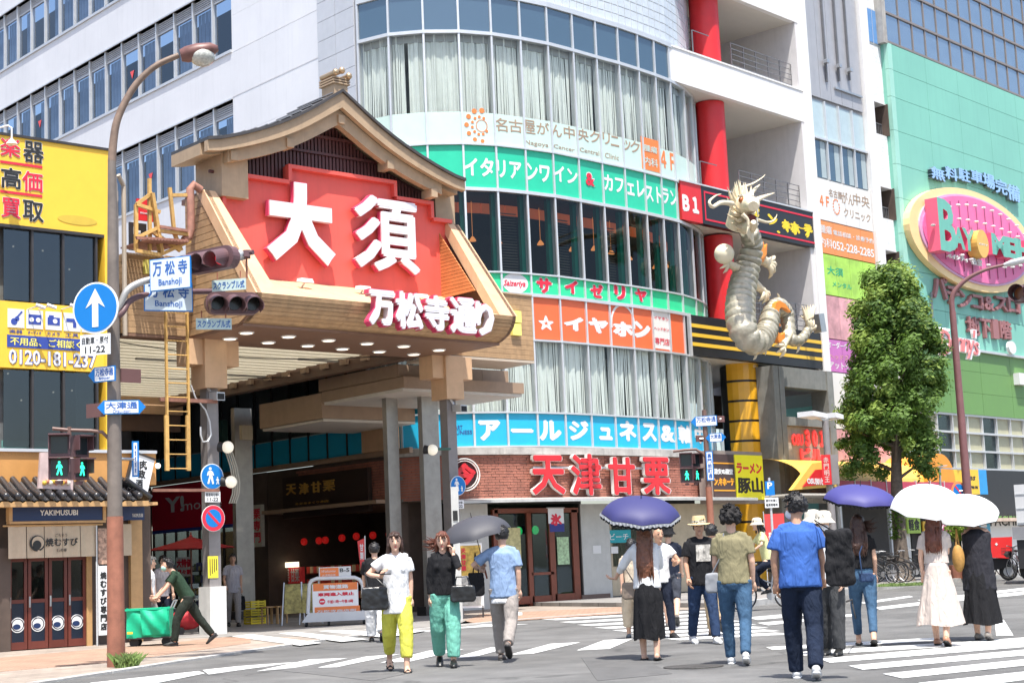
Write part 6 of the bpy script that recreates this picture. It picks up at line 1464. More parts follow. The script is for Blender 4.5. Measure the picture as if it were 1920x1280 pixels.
# shop fronts at the right below the black fascia
ws=thing('white_shop_hoarding','white shop front wall with large black lettering beside the bicycles','wall',FR.pt(22,0,.6)); A0=FR.px(1832,1000,.5)[0]
MB().box(FR,A0-1.0,GE,.12,2.1,.3,.5).build('panel',m_tw,ws); mb=MB(); mb.text(FR,'PACHINKO',FR.px(1857,985,.5)[0],FR.px(1857,986,.5)[1],FR.px(1925,985,.5)[0]+1.0,FR.px(1857,966,.5)[1]+.05,.5,.52,bold=.0); mb.build('lettering',m_print_k,ws)
bp2=MB().box(FR,FR.px(1832,985,.52)[0],FR.px(1856,985,.52)[0],FR.px(1844,998,.52)[1],FR.px(1844,970,.52)[1],.5,.53).build('blue_notice',mat('blue_notice',(.05,.35,.55),.4),ws); 
ca=(FR.px(1832,985,.52)[0]+FR.px(1856,985,.52)[0])/2; hz=FR.px(1844,984,.52)[1]; MB().prism(FR,[(ca+.26*math.cos(R(q)),hz-.08+.22*math.sin(R(q))) for q in range(0,181,15)],.53,.54).build('parasol_mark',m_print_w,bp2); MB().box(FR,ca-.2,ca+.2,hz-.2,hz-.1,.53,.54).build('car_mark',m_print_w,bp2)
mb=MB(); mb.box(FR,A0-1,GE,2.12,2.25,.2,1.1); mb.build('awning_board',mat('beige_awning',(.55,.42,.33),.5,var=.2),ws)
MB().box(FR,17.2,A0-1,.12,2.2,.05,.2).build('dark_shop',m_intd,ws)
es=thing('yellow_blue_sign','yellow sign board with a blue edge behind the brown lamp post','shop sign',FR.pt(21,3,.9))
a0=FR.px(1812,905,.9)[0]; aM=FR.px(1836,905,.9)[0]; a1=FR.px(1851,905,.9)[0]; h1=FR.px(1830,880,.9)[1]; h0=FR.px(1830,926,.9)[1]
MB().box(FR,a0-1.0,aM,h0,h1,.35,.9).build('yellow_panel',m_yellow,es); MB().box(FR,aM+.005,a1,h0,h1,.35,.9).build('blue_panel',mat('sky_blue_panel',(.03,.3,.65),.4),es); band('es',1818,900,1829,892,m_print_k,.02,fr=FR,parent=es,d=.9,shear=.3); band('2階席',1817,916,1834,910,m_print_k,.02,fr=FR,parent=es,d=.9)
def leafm(n,c,r,var=.3,spec=.5):
    m=trans_mat(n,c,.35); m.node_tree.nodes['Principled BSDF'].inputs['Roughness'].default_value=r; return m
# ================= street tree =================
tb=G(1692,1089,.12); m_bark=mat('grey_brown_bark',(.14,.11,.085),.9,var=.3,scale=8,bump=1,bscale=18)
m_lf=[leafm('leaf_green_%d'%i,c,.5,var=.3,spec=.5) for i,c in enumerate(((.13,.23,.035),(.07,.14,.025),(.24,.34,.06)))]
for m in m_lf:
    b=m.node_tree.nodes['Principled BSDF']; 
tr=thing('street_tree','dense green street tree on the far pavement in front of the tenant signs','tree',(tb.x,tb.y,tb.z))
D_=math.hypot(tb.x,tb.y); sc=D_/3000*1.02
vd=Vector((tb.x,tb.y,0)).normalized(); rd=Vector((vd.y,-vd.x,0))
def tp3(x,y,dep=0):   # point of the tree seen at x,y and dep metres nearer or farther
    r=ray(x,y); t=(tb-CAMP).dot(vd)/r.dot(vd); return CAMP+r*t+vd*dep
mb=MB(); trunk=[(1695,1089,0,.42),(1694,1080,0,.3),(1690,1040,0,.24),(1686,1000,0,.22),(1683,950,0,.21),(1681,900,.05,.19),(1680,820,.05,.15),(1676,720,0,.11),(1668,620,0,.07),(1655,540,0,.03)]
mb.tube([tp3(x,y,d) for x,y,d,r_ in trunk],[q[3] for q in trunk],12)
rr=random.Random(21)
limbs=[]
for k in range(22):
    y0=900-k*16; t0=tp3(1681-k*.7,y0); ang=k*2.4; L_=rr.uniform(1.1,1.9)*(1-k/40); e=t0+(rd*math.cos(ang)+vd*math.sin(ang))*L_+Vector((0,0,rr.uniform(.5,1.2))); mid=t0.lerp(e,.5)+Vector((0,0,-.08)); mb.tube([t0,mid,e],[.07,.045,.015],6); limbs.append(e)
mb.build('trunk',m_bark,tr,smooth=70)
outline=[(905,1625,1740),(880,1590,1752),(850,1572,1760),(815,1572,1752),(780,1580,1748),(740,1585,1762),(700,1592,1768),(660,1605,1766),(620,1600,1755),(590,1592,1742),(560,1600,1728),(530,1610,1712),(508,1640,1690)]
def wid(y):
    o=sorted(outline); 
    for (ya,la,ra),(yb,lb,rb_) in zip(o[:-1],o[1:]):
        if ya<=y<=yb: t=(y-ya)/(yb-ya); return la+(lb-la)*t,ra+(rb_-ra)*t
    return o[0][1:] if y<o[0][0] else o[-1][1:]
clumps=[]
for k in range(300):
    y=rr.uniform(506,884); l,r_=wid(y); cxm=(l+r_)/2; hw=(r_-l)/2*sc; ang=rr.random()*6.283; q=rr.random()**.5
    if q<.35 or (y>850 and rr.random()<.45): continue
    p=tp3(cxm,y)+ (rd*math.cos(ang)+vd*math.sin(ang))*hw*q*rr.uniform(.82,1.06); clumps.append((p,rr.uniform(.18,.5)))
crown=[MB(),MB(),MB()]
for (c,r_) in clumps:
    kk=rr.choice([0,0,1,2])
    for j in range(int(300*r_/.35)):
        v=Vector((rr.gauss(0,1),rr.gauss(0,1),rr.gauss(0,.8))).normalized()*r_*(rr.uniform(.45,1.05) if rr.random()<.85 else rr.uniform(1,1.35)); p=c+v
        n=(v.normalized()+Vector((rr.uniform(-.7,.7),rr.uniform(-.7,.7),rr.uniform(0,1)))).normalized(); a=n.cross(Vector((rr.random(),rr.random(),rr.random()))).normalized(); b=n.cross(a); s_=rr.uniform(.035,.095)
        crown[kk if rr.random()<.8 else (kk+1)%3].add([p-a*s_,p+b*s_*.55-n*.01,p+a*s_*1.1-n*.03,p-b*s_*.55],[[0,1,2,3]])
for i,mb in enumerate(crown): mb.build('crown' if i==0 else 'crown_leaves',m_lf[i],tr,kind='stuff')
ivy=MB()
for j in range(260):
    p=tp3(1684+rr.gauss(-6,5),rr.uniform(945,1010))+vd*-.22+rd*rr.uniform(-.1,.1); a=Vector((rr.uniform(-1,1),rr.uniform(-1,1),rr.uniform(-1,1))).normalized(); b=a.cross(Vector((0,0,1))); s_=.06; ivy.add([p-a*s_,p+b*s_,p+a*s_,p-b*s_],[[0,1,2,3]])
ivy.build('ivy',m_lf[0],tr,kind='stuff')
# ================= street furniture, left pole =================
def Fat(x,y,rng,face=None):
    """vertical plane through the pixel at that range, facing the camera (or turned by 'face' degrees)"""
    p=at_range(x,y,rng); az=view_az(x)-90+(face or 0); return Fo(p.x,p.y,az),p
lp=G(218,1251); LR=math.hypot(lp.x,lp.y)
m_rustp2=mat('rust_red_pole_base',(.33,.13,.08),.7,var=.25,scale=4,streak=.3); m_pole=mat('grey_brown_pole',(.2,.165,.14),.55,var=.25,scale=3,streak=.35)
lamp=thing('street_lamp','tall grey brown street lamp with a curved arm and rust red base, on the left','street lamp',(lp.x,lp.y,0))
z1=at_range(218,968,LR).z; zt=at_range(212,300,LR).z
MB().lathe((lp.x,lp.y,0),[(.13,0),(.125,.5),(.115,z1)],20).build('pole_base',m_rustp2,lamp,smooth=40)
MB().lathe((lp.x,lp.y,z1+.002),[(.108,0),(.1,1.5),(.08,zt-z1-1.6),(.06,zt-z1)],20).build('pole',m_pole,lamp,smooth=40)
F_,_=Fat(218,600,LR)
arm=[(212,300),(213,262),(220,225),(238,185),(262,150),(295,122),(335,104)]
AP=[at_range(x,y,LR) for x,y in arm]; AP[0]=Vector((lp.x,lp.y,zt-.02))
MB().tube([Vector(c) for c in catmull([tuple(p) for p in AP],5)],[.062-.0006*k for k in range(31)],12).build('arm',mat('rusty_arm',(.22,.15,.11),.5,var=.3,scale=6),lamp,smooth=60)
hp=at_range(372,98,LR); hu=(at_range(400,92,LR)-at_range(340,104,LR)).normalized()
mb=MB(); mb.tube([hp-hu*.27,hp-hu*.18,hp,hp+hu*.2,hp+hu*.3],[(.09,.09),(.14,.12),(.17,.13),(.15,.1),(.05,.04)],16); mb.build('lamp_head',mat('maroon_lamp_head',(.16,.07,.06),.45,var=.25,scale=8),lamp,smooth=50)
mb=MB(); mb.ball(hp+hu*.06-Vector((0,0,.09)),.19,16,10,sc=(1,1,.75)); mb.build('lens',mat('prismatic_lens',(.5,.5,.45),.1,spec=.9,var=.3,scale=25),lamp,smooth=True)
m_sblue=mat('sign_blue',(.0,.17,.52),.4,var=.02); m_swhite=mat('sign_white',(.78,.79,.8),.4,var=.03); m_back=mat('sign_back_grey',(.35,.35,.36),.5,metal=.4)
def arrow(mb,fr,cx,cz,w_,h_,d0,d1):
    mb.prism(fr,[(cx-w_*.16,cz-h_/2),(cx+w_*.16,cz-h_/2),(cx+w_*.16,cz+h_*.12),(cx+w_*.5,cz+h_*.0),(cx,cz+h_/2),(cx-w_*.5,cz+h_*.0),(cx-w_*.16,cz+h_*.12)],d0,d1)
def ellpts(cx,cz,rx,rz,n=36): return [(cx+rx*math.cos(2*math.pi*k/n),cz+rz*math.sin(2*math.pi*k/n)) for k in range(n)]
# arrow sign
F_,p=Fat(179,577,LR-.2,face=-28); s=thing('arrow_sign','round blue sign with a white upward arrow on the left lamp pole','traffic sign',p)
MB().prism(F_,ellpts(0,p.z,.36,.375),-.02,0).build('disc_rim',m_swhite,s); MB().prism(F_,ellpts(0,p.z,.335,.35),0,.006).build('disc',m_sblue,s); mb=MB(); arrow(mb,F_,0,p.z,.3,.56,.006,.012); mb.build('arrow',m_swhite,s); MB().tube([F_.pt(.1,p.z-.2,-.02),Vector((lp.x,lp.y,p.z-.2))],.02,6).build('bracket',m_steel,s); MB().tube([F_.pt(.1,p.z+.2,-.02),Vector((lp.x,lp.y,p.z+.2))],.02,6).build('bracket',m_steel,s)
F_,p=Fat(179,646,LR-.2,face=-28); s=thing('time_plate','white plate reading 11-22 under the blue arrow sign','traffic sign',p)
MB().box(F_,-.235,.235,p.z-.15,p.z+.15,-.01,.01).build('plate',m_swhite,s); mb=MB(); mb.text(F_,'自動車・原付',-.21,p.z+.01,.21,p.z+.115,.01,.014,bold=.015); mb.text(F_,'11-22',-.16,p.z-.12,.16,p.z-.02,.01,.014,bold=.02); mb.build('lettering',m_print_k,s); MB().tube([F_.pt(0.1,p.z,-.01),Vector((lp.x,lp.y,p.z))],.02,6).build('bracket',m_steel,s)
# street name arrows
def nameplate(x,y,w_,h_,rng,face,txt,rom,label,left=True,right=False,poleX=None,slope=0,vert=False,pole=None):
    F_,p=Fat(x,y,rng,face); s=thing('street_name_sign',label,'street sign',p); z=p.z; t_=h_*.45
    pts=[(-w_/2,z-h_/2),(w_/2,z-h_/2)]+([(w_/2+t_,z)] if right else [])+[(w_/2,z+h_/2),(-w_/2,z+h_/2)]+([(-w_/2-t_,z)] if left else [])
    MB().prism(F_,pts,-.02,.0).build('frame',m_sblue,s); k=.016
    if vert: MB().box(F_,-w_/2+.025,w_/2-.025,z-h_/2+.025,z+h_/2-.025,0,.004).build('face',m_swhite,s); mb=MB(); mb.text(F_,txt,-w_/2+.04,z-h_/2+.05,w_/2-.04,z+h_/2-.05,.004,.008,bold=.03,vert=True)
    else:
        MB().box(F_,-w_/2+k,w_/2-k,z-h_/2+k,z+h_/2-k,0,.004).build('face',m_swhite,s); mb=MB(); mb.text(F_,txt,-w_/2+k*1.8,z-h_/2*.25,w_/2-k*1.8,z+h_/2-k*1.4,.004,.008,bold=.02)
        if rom: mb.text(F_,rom,-w_/4,z-h_/2+k*1.2,w_/4,z-h_/2*.32,.004,.008,bold=.0)
    mb.build('lettering',mat('sign_text_blue',(.03,.12,.4),.5,var=0),s)
    q=pole or lp; MB().tube([F_.pt(0,z,-.03),Vector((q.x,q.y,z))],.02,6).build('bracket',m_steel,s); return s
nameplate(196,701,.36,.22,LR-.15,-35,'万松寺通','Banshoji-dori','blue and white left pointing street name sign below the time plate')
nameplate(228,763,.5,.2,LR-.15,0,'大津通','Otsu-dori','blue and white street name sign pointing both ways on the left pole',left=True,right=True)
for x,y,nm in ((246,704,'small brown back of a street name sign right of the left pole'),(178,769,'small brown back of a street name sign left of the left pole')):
    F_,p=Fat(x,y,LR,30 if x>200 else -40); s=thing('sign_back',nm,'street sign',p); MB().box(F_,-.16,.16,p.z-.1,p.z+.1,-.03,0).build('plate',mat('maroon_sign_back',(.13,.06,.055),.5),s); MB().tube([F_.pt(0,p.z,-.02),Vector((lp.x,lp.y,p.z))],.02,6).build('bracket',m_steel,s)
nameplate(254,860,.1,.52,LR+.2,0,'神宮前別院','','narrow vertical blue and white sign hung right of the left pole',left=False,vert=True)
# signal arm and Banshoji signs
m_sig=mat('maroon_signal_housing',(.125,.065,.07),.45,var=.1); m_lens=mat('dark_signal_lens',(.01,.012,.012),.2); m_rl=mat('red_signal_lens',(.55,.03,.04),.25,emit=.5,var=0)
ga=lamp
def armpath(pl,r_,m,nm='arm'):
    P=[Vector((lp.x,lp.y,at_range(222,pl[0][1],LR).z))]+[at_range(x,y,LR+dr) for x,y,dr in pl[1:]]; Q=[Vector(c) for c in catmull([tuple(v) for v in P],6)]; MB().tube(Q,r_,10).build('signal_arm',m,ga,smooth=60)
armpath([(222,592,0),(226,570,0),(238,545,0),(262,530,.1),(300,520,.2),(345,508,.3),(400,497,.4),(460,480,.5)],.05,mat('steel_arm',(.4,.39,.37),.4,metal=.4,var=.15)); armpath([(222,600,0),(230,585,0),(243,565,.1),(270,553,.3),(320,548,.5),(420,546,.9)],.045,m_sig)
def bansho(cx,cy,w_,h_,face,rng,label,tilt=0):
    F_,p=Fat(cx,cy,rng,face); s=thing('intersection_sign',label,'street sign',p); z=p.z
    MB().box(F_,-w_/2,w_/2,z-h_/2,z+h_/2,-.03,0).build('frame',m_sblue,s); MB().box(F_,-w_/2+.014,w_/2-.014,z-h_/2+.014,z+h_/2-.014,0,.004).build('face',mat('pale_blue_white_face',(.6,.68,.74),.4,var=.03),s)
    mb=MB(); mb.text(F_,'万',-w_*.42,z-.02,-w_*.2,z+h_*.40,.004,.009,bold=.02); mb.text(F_,'松',-w_*.12,z-.02,w_*.12,z+h_*.40,.004,.009,bold=.02); mb.text(F_,'寺',w_*.2,z-.02,w_*.42,z+h_*.40,.004,.009,bold=.02); mb.text(F_,'Banshoji',-w_*.28,z-h_*.4,w_*.28,z-h_*.14,.004,.009,bold=.01); mb.build('lettering',MATS['sign_text_blue'],s); return s
bansho(319,513,.68,.48,-30,LR-.1,'upper Banshoji intersection sign tilted and partly hidden by the red signal'); bansho(316,556,.72,.44,10,LR+.35,'lower Banshoji intersection sign facing straight out')
def hsignal(cx,cy,rng,face,label,lit=None,flip=False,L_=.85):
    F_,p=Fat(cx,cy,rng,face); s=thing('traffic_signal',label,'traffic light',p); z=p.z
    mb=MB(); n=20; ptsv=[]
    for k in range(n):
        t_=2*math.pi*k/n; ptsv.append(((L_/2-.15)*(1 if math.cos(t_)>0 else -1)+.15*math.cos(t_),z+.17*math.sin(t_)))
    mb.prism(F_,ptsv,-.13,.02); mb.build('housing',m_sig,s)
    for i in (-1,0,1):
        c=F_.pt(i*.27,z,.03); MB().prism(F_,ellpts(i*.27,z,.115,.115,20),.02,.045).build('lens',m_rl if lit==i else m_lens,s)
        mb=MB(); n=16; vs=[];fs=[]
        for k in range(n+1):
            t_=R(-35+250*k/n); 
            for r_,d in ((.135,.02),(.135,.30 if 0<k<n else .12),(.125,.02),(.125,.295 if 0<k<n else .12)): vs.append(F_.pt(i*.27+r_*math.cos(t_),z+r_*math.sin(t_)-.08*(d>.1),d))
        for k in range(n): 
            a=4*k;b=4*k+4; fs+= [[a,b,b+1,a+1],[a+2,a+3,b+3,b+2],[a+1,b+1,b+3,a+3]]
        mb.add(vs,fs); mb.build('visor',m_sig,s)
    return s,F_,z
hsignal(392,487,LR-.1,-42,'upper horizontal traffic signal with the red lamp lit, turned to the left',lit=1,L_=.98)
hsignal(438,568,LR+.55,12,'lower horizontal traffic signal with dark hooded lamps facing forward')
F_,p=Fat(462,478,LR+.2,0); s=thing('signal_controller','small brown sensor units at the end of the upper signal arm','sensor',p); mb=MB(); mb.ball(p+Vector((-.12,0,0)),.07,10,8); mb.build('joint',m_alu,s,smooth=True); MB().box(F_,-.04,.06,p.z-.04,p.z+.06,-.1,.1).build('unit',m_sig,s); MB().tube([F_.pt(-.05,p.z+.03,0),F_.pt(.1,p.z+.02,.1)],.04,8).build('unit',m_sig,s); MB().tube([p+Vector((0,0,-.03)),p+Vector((0,0,-.35))],.015,6).build('hanger',m_rustp2,s)
def scr(cx,cy,rng,face,label):
    F_,p=Fat(cx,cy,rng,face); s=thing('scramble_sign',label,'street sign',p); MB().box(F_,-.265,.265,p.z-.085,p.z+.085,-.015,0).build('plate',mat('pale_green_plate',(.5,.62,.6),.4,var=.03),s); mb=MB(); mb.text(F_,'スクランブル式',-.245,p.z-.06,.245,p.z+.06,0,.005,bold=.02); mb.build('lettering',MATS['sign_text_blue'],s); MB().tube([F_.pt(-.18,p.z+.08,-.01),F_.pt(-.18,p.z+.2,-.01)],.01,5).build('hanger',m_rustp2,s); MB().tube([F_.pt(.18,p.z+.08,-.01),F_.pt(.18,p.z+.2,-.01)],.01,5).build('hanger',m_rustp2,s)
scr(429,534,LR+.1,-20,'upper scramble crossing plate hanging under the red signal'); scr(401,607,LR+.5,6,'lower scramble crossing plate hanging under the dark signal')
# pedestrian signals
m_gw=mat('green_walking_man',(.03,.75,.42),.3,emit=1.4,var=0); m_gd=mat('dark_ped_lens',(.02,.03,.035),.2)
def man(fr,cx,cz,h,d0,d1,m,par,child=False):
    mb=MB(); s=h; P=lambda L:[(cx+x*s,cz+y*s) for x,y in L]
    mb.prism(fr,[(cx+.0+.09*s*math.cos(t),cz+.40*s+.09*s*math.sin(t)) for t in [k*.63 for k in range(10)]],d0,d1)
    mb.prism(fr,P([(-.1,.28),(.1,.28),(.13,0),(-.07,-.02)]),d0,d1); mb.prism(fr,P([(-.06,0),(.06,0),(-.1,-.48),(-.2,-.46)]),d0,d1+.001); mb.prism(fr,P([(.02,0),(.13,0),(.22,-.46),(.12,-.5),(.04,-.2)]),d0,d1+.002); mb.prism(fr,P([(.08,.27),(.16,.22),(.24,.02),(.18,0),(.08,.16)]),d0,d1+.003); mb.prism(fr,P([(-.08,.27),(-.17,.2),(-.22,.0),(-.16,-.01),(-.07,.15)]),d0,d1+.003)
    return mb.build('walking_figure',m,par)
def psignal(cx,ct,cb,rng,face,label,w_=.3,bright=1):
    F_,p=Fat(cx,(ct+cb)/2,rng,face); zt=at_range(cx,ct,rng).z; zb=at_range(cx,cb,rng).z; h=(zt-zb)/2; s=thing('pedestrian_signal',label,'traffic light',p)
    for i in (0,1):
        z0=zb+h*i; MB().box(F_,-w_/2,w_/2,z0+.01,z0+h-.01,-.14,0).build('housing',m_sig,s); MB().box(F_,-w_/2+.035,w_/2-.035,z0+.045,z0+h-.045,0,.008).build('lens',m_gd,s)
        MB().prism(F_,[(-w_/2,z0+h-.01),(w_/2,z0+h-.01),(w_/2,z0+h-.03),(-w_/2,z0+h-.03)],0,.16).build('visor',m_sig,s); MB().box(F_,-w_/2,-w_/2+.012,z0+.1,z0+h-.03,0,.12).build('visor',m_sig,s); MB().box(F_,w_/2-.012,w_/2,z0+.1,z0+h-.03,0,.12).build('visor',m_sig,s)
        if i==0: man(F_,0,z0+h/2,h*.62,.008,.012,m_gw,s)
    MB().lathe(F_.pt(0,zb-.06,-.06),[(.05,0),(.06,.05)],10).build('speaker',m_sig,s); return s
psignal(111,812,899,LR-.1,0,'left one of the two green man pedestrian signals on the left pole'); psignal(153,815,900,LR+.1,38,'right one of the two green man pedestrian signals on the left pole, turned away',w_=.26)
t=lamp; P=[at_range(x,y,LR) for x,y in ((98,803),(130,806),(170,807),(192,810),(202,820),(212,835))]; MB().tube(P,.025,8).build('signal_arm',m_brown,t,smooth=60); MB().tube([at_range(130,800,LR),at_range(130,816,LR)],.03,8).build('clamp',m_brown,t)
# signs on the gate column
def pedsign(cx,cy,r_,F_,z,label,x0):
    s=thing('pedestrian_sign',label,'traffic sign',F_.pt(x0,z,0)); MB().prism(F_,ellpts(x0,z,r_,r_),-.02,0).build('disc_rim',m_swhite,s); MB().prism(F_,ellpts(x0,z,r_*.94,r_*.94),0,.005).build('disc',m_sblue,s); man(F_,x0-.05,z+.02,r_*1.35,.005,.01,m_swhite,s); man(F_,x0+r_*.45,z-r_*.32,r_*.6,.005,.01,m_swhite,s); return s
F_=FY(29.9); a,h=F_.px(398,893); pedsign(0,0,.275,F_,h,'large round blue pedestrian sign on the left gate column',a)
a,h=F_.px(399,931); s=thing('time_plate','small white 11-22 plate under the blue pedestrian sign on the left column','traffic sign',F_.pt(a,h,0)); MB().box(F_,a-.185,a+.185,h-.11,h+.11,-.015,0).build('plate',m_swhite,s); mb=MB(); mb.text(F_,'軽車両を除く',a-.165,h+.01,a+.165,h+.085,0,.004,bold=.01); mb.text(F_,'11-22',a-.13,h-.09,a+.13,h-.01,0,.004,bold=.02); mb.build('lettering',m_print_k,s)
a,h=F_.px(400,971); s=thing('no_parking_sign','round red and blue no parking sign on the left gate column','traffic sign',F_.pt(a,h,0)); MB().prism(F_,ellpts(a,h,.28,.28),-.02,0).build('disc_rim',m_print_w,s); MB().prism(F_,ellpts(a,h,.27,.27),0,.004).build('red_ring',m_print_r,s); MB().prism(F_,ellpts(a,h,.19,.19),.004,.008).build('blue_disc',m_sblue,s); MB().prism(F_,[(a-.15,h+.11),(a-.11,h+.15),(a+.15,h-.11),(a+.11,h-.15)],.008,.012).build('slash',m_print_r,s)
a,h=F_.px(859,910); pedsign(0,0,.235,F_,h,'small round blue pedestrian sign on the right gate column',a)
a,h=F_.px(860,945); s=thing('time_plate','small white plate under the pedestrian sign on the right gate column','traffic sign',F_.pt(a,h,0)); MB().box(F_,a-.165,a+.165,h-.1,h+.1,-.015,0).build('plate',m_swhite,s); mb=MB(); mb.text(F_,'軽車両を除く',a-.145,h+.01,a+.145,h+.075,0,.004,bold=.01); mb.text(F_,'11-22',a-.12,h-.08,a+.12,h-.01,0,.004,bold=.02); mb.build('lettering',m_print_k,s)
# hanging tilted white restaurant sign with black brush writing, gourmet photo sign
F_=FY(28.8); s=thing('tilted_sign_board','tilted white board with black brush writing under two ball lamps','shop sign',F_.pt(F_.px(265,885)[0],3.3,0)); mb=MB(); mb.prism(F_,[F_.px(*q) for q in ((236,912),(252,848),(290,862),(277,922))],-.06,0); b_=mb.build('board',m_swhite,s); mb=MB(); mb.prism(F_,[F_.px(*q) for q in ((233,913),(250,845),(253,846),(237,914))],-.06,.02); mb.prism(F_,[F_.px(*q) for q in ((250,845),(292,860),(290,863),(250,848))],-.06,.021); mb.build('frame',m_dark,s); band('肉',262,880,276,862,m_print_k,.03,fr=F_,parent=b_); band('政',259,897,273,880,m_print_k,.04,fr=F_,parent=b_); band('酒',255,914,268,898,m_print_k,.03,fr=F_,parent=b_)
for x,y in ((296,873),(279,871)): 
    a,h=F_.px(x,y,.35); MB().ball(F_.pt(a,h,.35),.055,12,8).build('lamp_ball',m_lamp,s,smooth=True)
F_=FY(28.4); s=thing('food_photo_sign','round cornered food photograph sign behind the pedestrian signals','shop sign',F_.pt(F_.px(105,880)[0],3.2,0)); mb=MB(); mb.prism(F_,[F_.px(*q) for q in ((72,915),(76,848),(138,846),(137,918))],-.06,0); mb.build('board',mat('pinkish_photo',(.55,.42,.4),.5,var=.25,scale=3),s); ca,chh=F_.px(105,902); 
for k in range(9): MB().ball(F_.pt(ca-.24+k*.06,chh-.03+.03*(k%2),.02),.045,8,6).build('food_piece',mat('food%d'%(k%3),((.6,.4,.05),(.55,.2,.12),(.7,.65,.55))[k%3],.5),s)
# ================= right-hand lamp post =================
rp_=G(1812,1085,.12); rp_=at_range(1812,900,56.0); base=Vector((rp_.x,rp_.y,.12)); RL=56.0
s=thing('street_lamp','tall maroon street lamp with a curved arm on the right pavement','street lamp',base); zt=at_range(1784,575,RL).z
m_mar=mat('maroon_lamp_post',(.19,.085,.085),.4,var=.12)
MB().lathe(base,[(.17,0),(.15,2),(.11,zt-.3)],16).build('pole',m_mar,s,smooth=40)
P=[Vector((base.x,base.y,zt-.2))]+[at_range(x,y,RL) for x,y in ((1785,560),(1795,540),(1818,520),(1850,505),(1885,496))]; MB().tube([Vector(c) for c in catmull([tuple(v) for v in P],6)],[.1-.0018*k for k in range(31)],10).build('arm',m_mar,s,smooth=60)
h0=at_range(1882,497,RL); h1=at_range(1935,483,RL); MB().tube([h0,h0.lerp(h1,.3),h1],[.06,(.16,.12),(.12,.1)],12).build('lamp_head',m_alu,s,smooth=50)
zz_=at_range(1808,878,RL).z
for y in (878,): q=at_range(1762,y-1,RL); MB().obox(q,at_range(1812,y+2,RL),.06,.04).build('side_arm',m_steel,s)
q=at_range(1762,876,RL); MB().tube([q,at_range(1764,935,RL)],.04,8).build('hanging_rod',m_steel,s); MB().obox(at_range(1758,875,RL),at_range(1776,872,RL),.1,.03).build('small_lamp',m_alu,s)
F_,p=Fat(1798,920,RL,20); s2=thing('no_parking_sign','orange rimmed no parking sign left of the maroon lamp post','traffic sign',p); MB().prism(F_,ellpts(0,p.z,.26,.32),-.02,0).build('disc',mat('orange_rim',(.75,.25,.08),.4),s2); MB().prism(F_,ellpts(0,p.z,.19,.24),0,.005).build('disc_face',m_sblue,s2); MB().prism(F_,[(-.14,p.z+.16),(-.1,p.z+.19),(.14,p.z-.16),(.1,p.z-.19)],.005,.01).build('slash',m_print_r,s2); MB().tube([F_.pt(0,p.z,-.02),Vector((base.x,base.y,p.z))],.03,6).build('bracket',m_steel,s2)
F_,p=Fat(1907,551,38,-20); s=thing('traffic_signal','dark traffic signal head cut by the right edge of the picture','traffic light',p); MB().box(F_,-.1,.9,p.z-.2,p.z+.2,-.25,-.05).build('housing',m_sig,s)
for i in range(3): MB().tube([F_.pt(.08+i*.35,p.z,-.05),F_.pt(.08+i*.35,p.z,.3)],[.19,.19],18,cap=False).build('visor',m_sig,s,smooth=50); MB().prism(F_,ellpts(.08+i*.35,p.z,.15,.15,18),-.05,-.03).build('lens',mat('amber_lens',(.3,.1,.03),.2),s)
MB().tube([F_.pt(.9,p.z,-.2),F_.pt(6,p.z+.2,-.2)],.06,8).build('arm',m_sig,s); MB().tube([F_.pt(6,p.z+.3,-.2),F_.pt(6,0,-.2)],.12,10).build('post',m_sig,s)
# ================= right pedestrian signal pole (red brown) =================
q=G(1337,1118,0); q=at_range(1334,1000,41.0); SR=41.0; base=Vector((q.x,q.y,0.0))
rpole=s=thing('signal_pole','slim red brown pole with street name plates between the brick wall and the ramen sign','pole',base)
zt=at_range(1324,768,SR).z; MB().lathe(base,[(.1,0),(.085,zt*.6)],12).build('pole_base',m_rustp2,s,smooth=40); MB().lathe(base+Vector((0,0,zt*.6)),[(.07,0),(.06,zt*.4)],12).build('pole',m_brown,s,smooth=40)
nameplate(1324,789,.55,.26,SR-.1,-8,'万松寺通','','upper left pointing street name sign on the red brown pole',left=True,pole=base); nameplate(1342,820,.32,.22,SR-.1,-8,'大津通','','lower double pointed street name sign on the red brown pole',left=True,right=True,pole=base)
nameplate(1331,873,.18,.74,SR-.1,0,'裏門前町通','','vertical blue street name sign on the red brown pole',left=False,vert=True,pole=base)
for x,y,nm in ((1352,785,'maroon sign back right of the upper street name sign'),(1312,822,'maroon sign back left of the lower street name sign')):
    F_,p=Fat(x,y,SR,30); s2=thing('sign_back',nm,'street sign',p); MB().box(F_,-.1,.1,p.z-.08,p.z+.08,-.03,0).build('plate',MATS['maroon_sign_back'],s2); MB().tube([p,Vector((base.x,base.y,p.z))],.02,6).build('bracket',m_steel,s2)
psignal(1287,848,905,SR-.1,0,'left green man pedestrian signal in front of the brick wall',w_=.33); psignal(1306,849,904,SR+.1,38,'right green man pedestrian signal in front of the brick wall, turned away',w_=.26)
t=rpole; MB().tube([at_range(x,y,SR) for x,y in ((1262,846),(1285,843),(1305,842),(1318,850),(1327,862))],.035,8).build('arm',m_brown,t,smooth=60)
